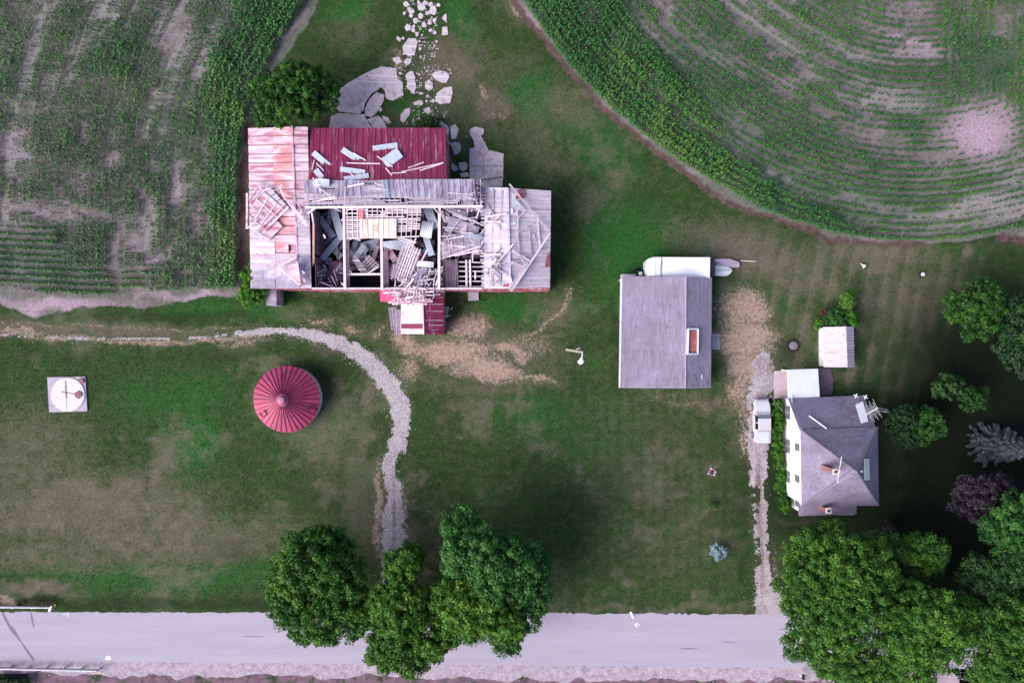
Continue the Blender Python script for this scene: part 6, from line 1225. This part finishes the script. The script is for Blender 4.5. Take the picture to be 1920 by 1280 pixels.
# ------------------------------------------------------------------ trees and shrubs
def leafmat(name, c0, c1, c2):
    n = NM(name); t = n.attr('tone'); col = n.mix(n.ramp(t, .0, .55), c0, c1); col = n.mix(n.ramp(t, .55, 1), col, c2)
    n.link(col, n.b.inputs['Base Color']); n.b.inputs['Roughness'].default_value = .55; n.b.inputs['Specular IOR Level'].default_value = .25
    tr_ = n.t.nodes.new('ShaderNodeBsdfTranslucent'); n.link(col, tr_.inputs[0]); mx = n.t.nodes.new('ShaderNodeMixShader'); mx.inputs[0].default_value = .25
    n.link(n.b.outputs[0], mx.inputs[1]); n.link(tr_.outputs[0], mx.inputs[2]); n.link(mx.outputs[0], n.t.nodes['Material Output'].inputs[0]); return n.m
LM = dict(maple=leafmat('maple_leaves', (.014, .050, .010), (.036, .116, .015), (.098, .210, .026)),
          yellow=leafmat('yellow_green_leaves', (.018, .060, .010), (.045, .132, .015), (.105, .215, .026)),
          deep=leafmat('deep_green_leaves', (.012, .052, .013), (.030, .110, .022), (.070, .185, .040)),
          bright=leafmat('bright_green_leaves', (.020, .075, .008), (.045, .150, .010), (.085, .220, .018)),
          dusk=leafmat('dark_green_leaves', (.010, .032, .012), (.020, .062, .018), (.045, .105, .022)),
          plum=leafmat('plum_leaves', (.013, .009, .014), (.032, .024, .035), (.070, .056, .078)),
          blue=leafmat('blue_grey_needles', (.020, .028, .034), (.058, .070, .084), (.13, .145, .17)),
          pale=leafmat('pale_blue_shrub_leaves', (.10, .16, .20), (.22, .32, .38), (.40, .50, .56)),
          brown=leafmat('dry_brown_leaves', (.040, .025, .016), (.075, .045, .030), (.12, .08, .05)))
m_bark = pmat('tree_bark', (.06, .045, .04), (.12, .095, .085), 3, bump=.5)
def crown_leaves(lobes, n_cl, n_leaf, ls, cr, seed, flat=.85, tone_shift=0):
    "lobes: (x, y, z, rx, rz) world; clumps sit on the lobe shells, leaves on the clumps"
    n_cl = int(n_cl * .50); n_leaf = int(n_leaf * 1.8 * (1.25 if ls > .18 else 1)); ls = min(ls, .165); cr = cr * 1.08
    r = np.random.default_rng(seed); L = np.array(lobes); wgt = L[:, 3] ** 2; wgt = wgt / wgt.sum(); li = r.choice(len(L), n_cl, p=wgt); Q = L[li]
    th = r.uniform(0, 2 * np.pi, n_cl); cz = r.uniform(-.35, 1, n_cl); sr = np.sqrt(1 - cz ** 2); rad = r.uniform(.55, 1.14, n_cl)
    cx = Q[:, 0] + Q[:, 3] * rad * sr * np.cos(th); cy = Q[:, 1] + Q[:, 3] * rad * sr * np.sin(th); czz = Q[:, 2] + Q[:, 4] * rad * cz
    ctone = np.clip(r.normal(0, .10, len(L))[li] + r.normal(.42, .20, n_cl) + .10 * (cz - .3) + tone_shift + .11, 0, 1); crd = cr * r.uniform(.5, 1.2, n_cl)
    N = n_cl * n_leaf; ci = np.repeat(np.arange(n_cl), n_leaf); v = r.normal(size=(N, 3)); v /= np.linalg.norm(v, axis=1)[:, None]; v[:, 2] = np.abs(v[:, 2]) * 1.1 - .35
    rr_ = crd[ci] * r.uniform(.5, 1.05, N); C = np.stack([cx[ci], cy[ci], czz[ci]], -1) + v * rr_[:, None] * np.array([1, 1, flat])
    nrm = v + r.normal(size=(N, 3)) * .45 + np.array([0, 0, .45]); nrm /= np.linalg.norm(nrm, axis=1)[:, None]
    a = np.cross(nrm, r.normal(size=(N, 3))); a /= np.linalg.norm(a, axis=1)[:, None]; bq = np.cross(nrm, a); sz_ = (ls * r.uniform(.6, 1.25, N))[:, None]
    V = np.stack([C - a * sz_, C + bq * sz_ * .55, C + a * sz_, C - bq * sz_ * .55], 1)
    tone = np.clip(ctone[ci] + r.normal(0, .10, N), 0, 1); return V, tone, np.stack([cx, cy, czz], -1)
def tree(name, base, lobes_px, mat_, label, cat='tree', grp=None, n_cl=900, n_leaf=26, ls=.19, cr=.55, seed=1, trunk_r=.35, tone_shift=0, branches=12, extra=None):
    "lobes_px: (px, py, z, radius px) centre height z; base: trunk foot pixel"
    bp = at(*base, 0); root = empty(name, bp, label, cat, grp); lobes = []
    for px, py, z, r_ in lobes_px: c = at(px, py, z); R_ = r_ * K * (H - z) / H; lobes.append((c.x, c.y, c.z, R_, R_ * .8))
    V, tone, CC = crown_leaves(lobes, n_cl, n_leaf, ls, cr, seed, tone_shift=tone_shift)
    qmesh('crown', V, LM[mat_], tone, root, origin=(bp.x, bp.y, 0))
    top = max(l[2] for l in lobes); cen = np.mean(np.array(lobes)[:, :2], 0); b = MB(); rr_ = random.Random(seed)
    fork = Vector((lerp(bp.x, cen[0], .3), lerp(bp.y, cen[1], .3), top * .45))
    b.tube([bp, lerp(bp, fork, .5), fork], [trunk_r * 1.25, trunk_r, trunk_r * .8], 10)
    b.build('trunk', m_bark, root); b = MB()
    for i in range(branches):
        l = lobes[i % len(lobes)]; e = Vector((l[0] + rr_.uniform(-.7, .7) * l[3], l[1] + rr_.uniform(-.7, .7) * l[3], l[2] + rr_.uniform(.1, .7) * l[4])); m_ = lerp(fork, e, .5) + Vector((rr_.uniform(-.3, .3), rr_.uniform(-.3, .3), .3))
        b.tube([fork, m_, e], [trunk_r * .5, trunk_r * .28, .04], 6)
    b.build('branches', m_bark, root)
    return root
FG = 'trees leaning over the road'
tree('maple_tree', (598, 1105), [(590, 1050, 8.5, 62), (560, 1085, 7.5, 50), (625, 1075, 8.0, 52), (550, 1130, 7.0, 42), (600, 1150, 7.0, 50), (645, 1125, 6.5, 42), (565, 1180, 5.2, 26), (620, 1190, 5.0, 16), (530, 1100, 6.5, 30), (590, 1015, 7.5, 30), (640, 1030, 7.0, 28), (660, 1165, 5.5, 30)], 'maple', 'wide dark green maple overhanging the road left of the farm drive', grp=FG, n_cl=2300, n_leaf=24, seed=101, trunk_r=.4, tone_shift=-.02)
tree('maple_tree', (765, 1115), [(750, 1135, 8.0, 50), (755, 1060, 7.5, 34), (725, 1130, 6.5, 36), (735, 1190, 7.0, 42), (720, 1225, 6.0, 32), (770, 1225, 6.0, 36), (800, 1190, 6.5, 40), (830, 1190, 6.0, 28), (775, 1045, 6.5, 22), (695, 1150, 5.8, 26), (815, 1220, 5.0, 14), (745, 1090, 6.0, 22)], 'yellow', 'light green ragged tree at the mouth of the farm drive reaching across the road', grp=FG, n_cl=2000, n_leaf=24, seed=102, trunk_r=.35, tone_shift=-.04)
tree('oak_tree', (925, 1075), [(865, 985, 9.0, 36), (880, 1030, 10.5, 46), (920, 1040, 11.0, 50), (960, 1045, 9.5, 44), (985, 1080, 8.5, 42), (930, 1080, 10.0, 44), (1005, 1120, 7.0, 28), (985, 1150, 6.0, 32), (950, 1190, 5.5, 30), (955, 1208, 5.0, 16), (855, 1050, 8.0, 28), (1000, 1055, 7.5, 28)], 'deep', 'tall dense dark green tree on the lawn right of the farm drive', grp=FG, n_cl=1700, n_leaf=36, ls=.16, cr=.62, seed=103, trunk_r=.45)
tree('ash_tree', (880, 1145), [(855, 1130, 8.5, 42), (895, 1145, 9.0, 46), (930, 1150, 8.5, 44), (820, 1130, 7.0, 28), (850, 1165, 7.0, 32), (885, 1180, 6.5, 24), (950, 1165, 7.0, 34), (905, 1120, 8.5, 30)], 'yellow', 'yellow green round tree in front of the tall dark green tree, over the road edge', grp=FG, n_cl=1300, n_leaf=28, ls=.16, seed=104, trunk_r=.35, tone_shift=.08)
tree('maple_tree', (1590, 1110), [(1580, 1060, 10, 60), (1630, 1060, 9.5, 48), (1530, 1080, 9.0, 48), (1500, 1110, 8.0, 40), (1550, 1130, 10, 52), (1600, 1120, 10.5, 54), (1520, 1160, 8.0, 40), (1570, 1180, 9.0, 50), (1520, 1015, 7.5, 30), (1560, 1005, 7.0, 28), (1500, 1205, 6.0, 30), (1560, 1230, 7.5, 44), (1610, 1240, 7.0, 40), (1490, 1040, 7.0, 22), (1650, 1030, 7.5, 34), (1660, 1090, 8.0, 38), (1600, 1265, 6, 40)], 'maple', 'huge spreading maple at the road corner just south of the house', grp='large maples south of the house', n_cl=3600, n_leaf=32, ls=.145, seed=105, tone_shift=.08, trunk_r=.55)
tree('maple_tree', (1725, 1160), [(1710, 1145, 9.5, 48), (1750, 1150, 9.5, 48), (1680, 1170, 9.0, 44), (1720, 1200, 8.5, 48), (1780, 1180, 8.0, 44), (1760, 1215, 7.0, 40), (1670, 1220, 7.5, 40), (1700, 1260, 6.5, 44), (1660, 1270, 6.0, 36), (1800, 1150, 7.5, 34)], 'maple', 'second big maple south of the house, right of the huge spreading one', grp='large maples south of the house', n_cl=2300, n_leaf=32, ls=.145, seed=106, tone_shift=.08, trunk_r=.5)
tree('maple_tree', (1725, 1040), [(1725, 1040, 6.5, 34), (1745, 1030, 7.0, 28), (1715, 1020, 6.0, 20), (1740, 1065, 5.5, 24)], 'maple', 'small bright crown poking up north of the two big maples', grp='large maples south of the house', n_cl=420, n_leaf=32, ls=.145, seed=107, tone_shift=.08, trunk_r=.2)
tree('maple_tree', (1890, 1190), [(1880, 1160, 8.5, 46), (1910, 1200, 9.0, 54), (1860, 1210, 7.5, 42), (1890, 1250, 7.5, 50), (1850, 1265, 6.0, 36), (1930, 1150, 8, 50), (1850, 1160, 6.5, 30), (1950, 1240, 8, 50)], 'maple', 'big maple in the lower right corner beyond the side road', grp='large maples south of the house', n_cl=2200, n_leaf=32, ls=.145, seed=108, trunk_r=.5, tone_shift=-.05)
tree('maple_tree', (1850, 1080), [(1840, 1075, 7, 36), (1870, 1100, 7, 36), (1815, 1080, 6, 24), (1900, 1060, 8, 44)], 'dusk', 'thin dark tree between the lower right maple and the plum tree', n_cl=700, n_leaf=22, ls=.17, seed=109, trunk_r=.25, tone_shift=.05)
tree('maple_tree', (1895, 990), [(1880, 985, 8.0, 36), (1915, 970, 9.0, 46), (1905, 1020, 8.0, 40), (1860, 1000, 6.5, 22), (1935, 1000, 8, 50)], 'deep', 'mid green tree at the right frame edge below the plum tree', n_cl=800, n_leaf=32, ls=.145, seed=110, trunk_r=.3)
tree('plum_tree', (1840, 940), [(1835, 935, 5.5, 40), (1815, 915, 5.0, 26), (1865, 920, 6.0, 36), (1880, 945, 5.0, 26), (1800, 945, 4.0, 22)], 'plum', 'dusky purple leaved tree near the right edge below the blue spruce', n_cl=700, n_leaf=26, ls=.13, cr=.45, seed=111, trunk_r=.25)
def spruce(name, px, py, rpx, h, mat_, label, grp=None, seed=1, n=60):
    bp = at(px, py, 0); root = empty(name, bp, label, 'tree', grp); r = np.random.default_rng(seed); Rm = rpx * K; Vs = []; Ts = []
    c = at(px, py, h * .5); ax = Vector((c.x, c.y, 0))
    for k in range(n):
        t = (k + .5) / n; z = h * (.08 + .9 * t); Rr = Rm * (1 - t) ** .8 * r.uniform(.8, 1.15) + .15; a = k * 2.399 + r.uniform(-.2, .2); m = int(70 * Rr / Rm) + 14
        u = r.uniform(.1, 1, m) ** .7; side = r.normal(0, .14, m) * (1.2 - u) + 0; X = ax.x + np.cos(a) * Rr * u - np.sin(a) * side * 1.6; Y = ax.y + np.sin(a) * Rr * u + np.cos(a) * side * 1.6; Z = z - .25 * Rr * u + r.normal(0, .06, m)
        d = np.stack([np.cos(a + r.normal(0, .6, m)), np.sin(a + r.normal(0, .6, m)), r.normal(0, .3, m)], -1); s2 = np.cross(d, [0, 0, 1.0]); s2 /= np.linalg.norm(s2, axis=1)[:, None]
        C = np.stack([X, Y, Z], -1); Vs.append(np.stack([C - d * .16, C + s2 * .06, C + d * .18, C - s2 * .06], 1)); Ts.append(np.clip(.15 + .6 * u + r.normal(0, .15, m), 0, 1))
    qmesh('crown', np.concatenate(Vs), LM[mat_], np.concatenate(Ts), root, origin=(bp.x, bp.y, 0)); b = MB(); b.tube([bp, (ax.x, ax.y, h * .95)], [.2, .04], 8); b.build('trunk', m_bark, root); return root
spruce('blue_spruce', 1888, 836, 44, 7.5, 'blue', 'silvery blue spruce at the right frame edge', seed=5, n=110)
DG = 'dark bushy trees east of the house'
tree('yard_tree', (1828, 580), [(1835, 560, 5.5, 36), (1800, 575, 5.0, 28), (1850, 590, 5.0, 30), (1830, 615, 4.5, 28), (1860, 555, 4.5, 24)], 'maple', 'largest green tree of the right hand yard, alone right of the mown stripes', grp=DG, n_cl=560, n_leaf=26, ls=.16, cr=.5, seed=120, trunk_r=.25, tone_shift=-.30)
tree('yard_tree', (1905, 600), [(1910, 585, 5, 26), (1915, 620, 5, 30), (1900, 650, 4.5, 34), (1925, 670, 5, 36)], 'dusk', 'very dark tree cut by the right frame edge beside the largest yard tree', grp=DG, n_cl=500, n_leaf=24, ls=.16, seed=121, trunk_r=.25, tone_shift=-.1)
tree('yard_tree', (1775, 722), [(1772, 725, 3.6, 22), (1788, 722, 3.2, 16), (1758, 728, 3, 12)], 'dusk', 'small dark tree east of the house, upper left of a close pair', grp=DG, n_cl=170, n_leaf=24, ls=.13, cr=.4, seed=122, trunk_r=.14, tone_shift=.08)
tree('yard_tree', (1825, 748), [(1822, 752, 3.6, 22), (1838, 745, 3.2, 15), (1815, 738, 3, 12)], 'maple', 'small dark tree east of the house, lower right of a close pair', grp=DG, n_cl=180, n_leaf=24, ls=.13, cr=.4, seed=123, trunk_r=.14, tone_shift=-.40)
tree('yard_tree', (1735, 800), [(1738, 795, 4.2, 26), (1752, 802, 3.8, 20), (1728, 815, 3.4, 18), (1735, 778, 3.4, 14)], 'maple', 'green tree with a dark blue green neighbour just east of the house', grp=DG, n_cl=300, n_leaf=24, ls=.14, cr=.42, seed=124, trunk_r=.16, tone_shift=-.38)
tree('yard_tree', (1695, 798), [(1692, 792, 3.8, 26), (1682, 815, 3.2, 16), (1708, 775, 3.4, 18), (1705, 825, 3.2, 16), (1668, 790, 3, 14)], 'dusk', 'dark blue green bush nearest the east side of the house', grp=DG, n_cl=330, n_leaf=22, ls=.12, cr=.4, seed=125, trunk_r=.16, tone_shift=-.25)
tree('walnut_tree', (545, 195), [(560, 165, 6.5, 40), (520, 170, 6.0, 36), (495, 190, 5.0, 28), (595, 160, 5.5, 34), (610, 180, 4.5, 28), (540, 205, 5.0, 34), (490, 165, 4.5, 20), (580, 200, 4.5, 30), (495, 222, 4.2, 18), (555, 135, 5.5, 22)], 'maple', 'dense dark green tree at the northwest corner of the barn', n_cl=1100, n_leaf=30, ls=.14, cr=.42, seed=130, trunk_r=.3, tone_shift=-.2)
tree('round_bush', (478, 535), [(475, 520, 3.6, 22), (478, 545, 3.2, 24), (468, 555, 2.4, 18), (490, 535, 3.0, 16), (482, 505, 3.0, 16)], 'bright', 'round bright green bush at the southwest corner of the barn', cat='bush', n_cl=420, n_leaf=26, ls=.13, cr=.36, seed=131, trunk_r=.12, tone_shift=.12)
tree('bush', (800, 232), [(795, 232, .8, 12), (808, 229, .9, 12), (818, 234, .7, 9), (785, 236, .6, 7)], 'dusk', 'low dark bush against the north edge of the red barn roof', cat='bush', n_cl=130, n_leaf=22, ls=.12, cr=.3, seed=132, trunk_r=.06, tone_shift=.1)
SG = 'shrubs behind the garden shed'
tree('shrub', (1588, 563), [(1586, 556, 2.6, 12), (1590, 570, 2.2, 9), (1578, 573, 1.8, 7), (1594, 548, 2.4, 7)], 'yellow', 'pale yellow green feathery shrub, topmost behind the garden shed', 'bush', SG, n_cl=90, n_leaf=20, ls=.13, cr=.3, seed=133, trunk_r=.06, tone_shift=.12)
tree('shrub', (1568, 598), [(1566, 596, 2.0, 13), (1575, 602, 1.9, 12), (1558, 603, 1.6, 9), (1572, 586, 1.7, 8)], 'deep', 'dark bluish green shrub touching the north side of the garden shed', 'bush', SG, n_cl=150, n_leaf=22, ls=.12, cr=.3, seed=134, trunk_r=.06, tone_shift=-.05)
tree('shrub', (1598, 598), [(1597, 595, 2.0, 11), (1602, 604, 1.6, 7), (1590, 588, 1.8, 7)], 'bright', 'mid green shrub at the northeast corner of the garden shed', 'bush', SG, n_cl=100, n_leaf=22, ls=.12, cr=.3, seed=135, trunk_r=.06, tone_shift=-.1)
tree('shrub', (1536, 605), [(1536, 604, 1.2, 6), (1532, 612, 1.0, 5)], 'bright', 'small green shrub at the northwest corner of the garden shed', 'bush', SG, n_cl=40, n_leaf=20, ls=.1, cr=.25, seed=136, trunk_r=.04)
tree('shrub', (1547, 588), [(1547, 588, 1.0, 7)], 'brown', 'round brown dried shrub left of the dark shrub behind the garden shed', 'bush', SG, n_cl=50, n_leaf=20, ls=.1, cr=.22, seed=137, trunk_r=.04)
tree('flowering_shrub', (1345, 1034), [(1343, 1028, .8, 10), (1352, 1033, .8, 12), (1338, 1032, .6, 8), (1346, 1042, .6, 9)], 'pale', 'pale blue flowering shrub alone on the lawn left of the house driveway', 'bush', n_cl=170, n_leaf=18, ls=.07, cr=.2, seed=138, trunk_r=.05)
tree('sapling', (1338, 951), [(1337, 950, .5, 7), (1332, 948, .5, 4)], 'bright', 'tiny faint green plant on the lawn between fire pit and blue shrub', 'plant', n_cl=26, n_leaf=16, ls=.08, cr=.18, seed=139, trunk_r=.03)
tree('flower_bed', (1667, 985), [(1667, 984, .35, 9), (1660, 990, .3, 5), (1673, 990, .3, 5)], 'plum', 'round dusty purple plant in a bare ring southeast of the house', 'plant', n_cl=60, n_leaf=18, ls=.08, cr=.18, seed=140, trunk_r=.03, tone_shift=.2)
HG = 'foundation shrubs along the west wall of the house'
for i, (x, y, r_, nm) in enumerate([(1459, 758, 8, 'topmost, by the truck hood'), (1457, 776, 9, 'beside the truck windshield'), (1459, 794, 9, 'beside the truck cab'), (1456, 812, 10, 'beside the truck bed'), (1457, 832, 10, 'just behind the truck bumper'), (1459, 852, 9, 'below the first upper window'), (1461, 872, 9, 'near the middle of the wall'), (1463, 892, 8, 'by the lower pair of windows'), (1463, 912, 9, 'third from the bottom of the row'), (1466, 932, 10, 'second from the bottom of the row'), (1472, 948, 9, 'lowest, at the porch corner')]):
    tree('foundation_shrub', (x, y), [(x, y, 1.0, r_), (x + 3, y + 6, .9, r_ * .8), (x + 4, y - 5, .8, r_ * .8)], 'bright' if i % 3 else 'maple', f'leafy green shrub against the house west wall, {nm}', 'bush', HG, n_cl=75, n_leaf=20, ls=.11, cr=.26, seed=150 + i, trunk_r=.05, tone_shift=-.1, branches=5)
b_ = tree('shrub', (1738, 1310), [(1735, 1290, 1.5, 22)], 'brown', 'dry brown shrub at the bottom edge below the big maples', 'bush', None, n_cl=60, n_leaf=20, ls=.1, cr=.25, seed=170, trunk_r=.05)
tree('weed_clump', (95, 1128), [(60, 1130, .3, 9), (78, 1131, .3, 8), (95, 1129, .3, 8), (40, 1131, .3, 7)], 'brown', 'scruffy weeds under the north guardrail', 'weeds', None, n_cl=50, n_leaf=16, ls=.07, cr=.2, seed=171, trunk_r=.03)
tree('weed_clump', (620, 546), [(612, 546, .3, 5), (632, 545, .3, 6), (650, 545, .3, 5), (566, 547, .2, 4)], 'bright', 'green weeds along the barn south wall below the open west bay', 'weeds', None, n_cl=40, n_leaf=16, ls=.08, cr=.2, seed=172, trunk_r=.03, tone_shift=-.1)
tree('roadside_bush', (10, 1290), [(8, 1282, .8, 14), (30, 1284, .8, 12), (48, 1280, .6, 9), (-10, 1280, .8, 14)], 'dusk', 'very dark bush in the ditch at the lower left corner under the guardrail', 'bush', None, n_cl=220, n_leaf=22, ls=.12, cr=.3, seed=173, trunk_r=.05, tone_shift=-.2)
# tall grass tufts along edges
gt = NM('grass_blades'); t_ = gt.attr('tone'); gt.done(gt.mix(t_, (.016, .050, .010), (.070, .080, .042)), .8, spec=.1)
r = np.random.default_rng(55); X = r.uniform(-62, 62, 240000); Y = r.uniform(-30.2, 42, 240000)
Mk = masks(X, Y); pk = X / K + 960; qk = 640 - Y / K
ok = (Mk['soil'] < .2) & (Mk['dirt'] < .35) & (r.random(len(X)) < .6 - .75 * Mk['dark'] - .8 * Mk['dry'])
for x0, x1, y0, y1 in ((462, 1036, 238, 545), (712, 834, 540, 628), (1160, 1338, 512, 730), (1466, 1650, 740, 968), (1210, 1335, 480, 522), (1451, 1560, 690, 746), (1534, 1604, 610, 690), (88, 167, 704, 774), (475, 602, 686, 812)): ok &= ~((pk > x0) & (pk < x1) & (qk > y0) & (qk < y1))
dA, WA = pdist(pk, qk, [p for p, _ in DRIVE_A], [w_ for _, w_ in DRIVE_A]); dB, WB = pdist(pk, qk, [p for p, _ in DRIVE_B], [w_ for _, w_ in DRIVE_B]); ok &= ((dA > WA * .9) | (pk < 440)) & (dB > WB * .9)
for pts, o_, h_ in slabs: ok &= ~inpoly(pk, qk, pts)
X = X[ok]; Y = Y[ok]; n = len(X); dr = Mk['dry'][ok]; a = r.uniform(0, 6.28, n); s_ = r.uniform(.04, .11, n); hh = r.uniform(.03, .09, n)
V = np.stack([np.stack([X - np.cos(a) * s_, Y - np.sin(a) * s_, np.full(n, .0)], -1), np.stack([X + np.cos(a) * s_, Y + np.sin(a) * s_, np.full(n, .0)], -1), np.stack([X + r.normal(0, .06, n), Y + r.normal(0, .06, n), hh], -1)], 1)
o = qmesh('grass', V, gt.m, np.clip(dr * 1.1 + r.normal(0, .12, n), 0, 1)); tag(o, 'short grass tufts over the mown lawns', 'grass', kind='stuff')
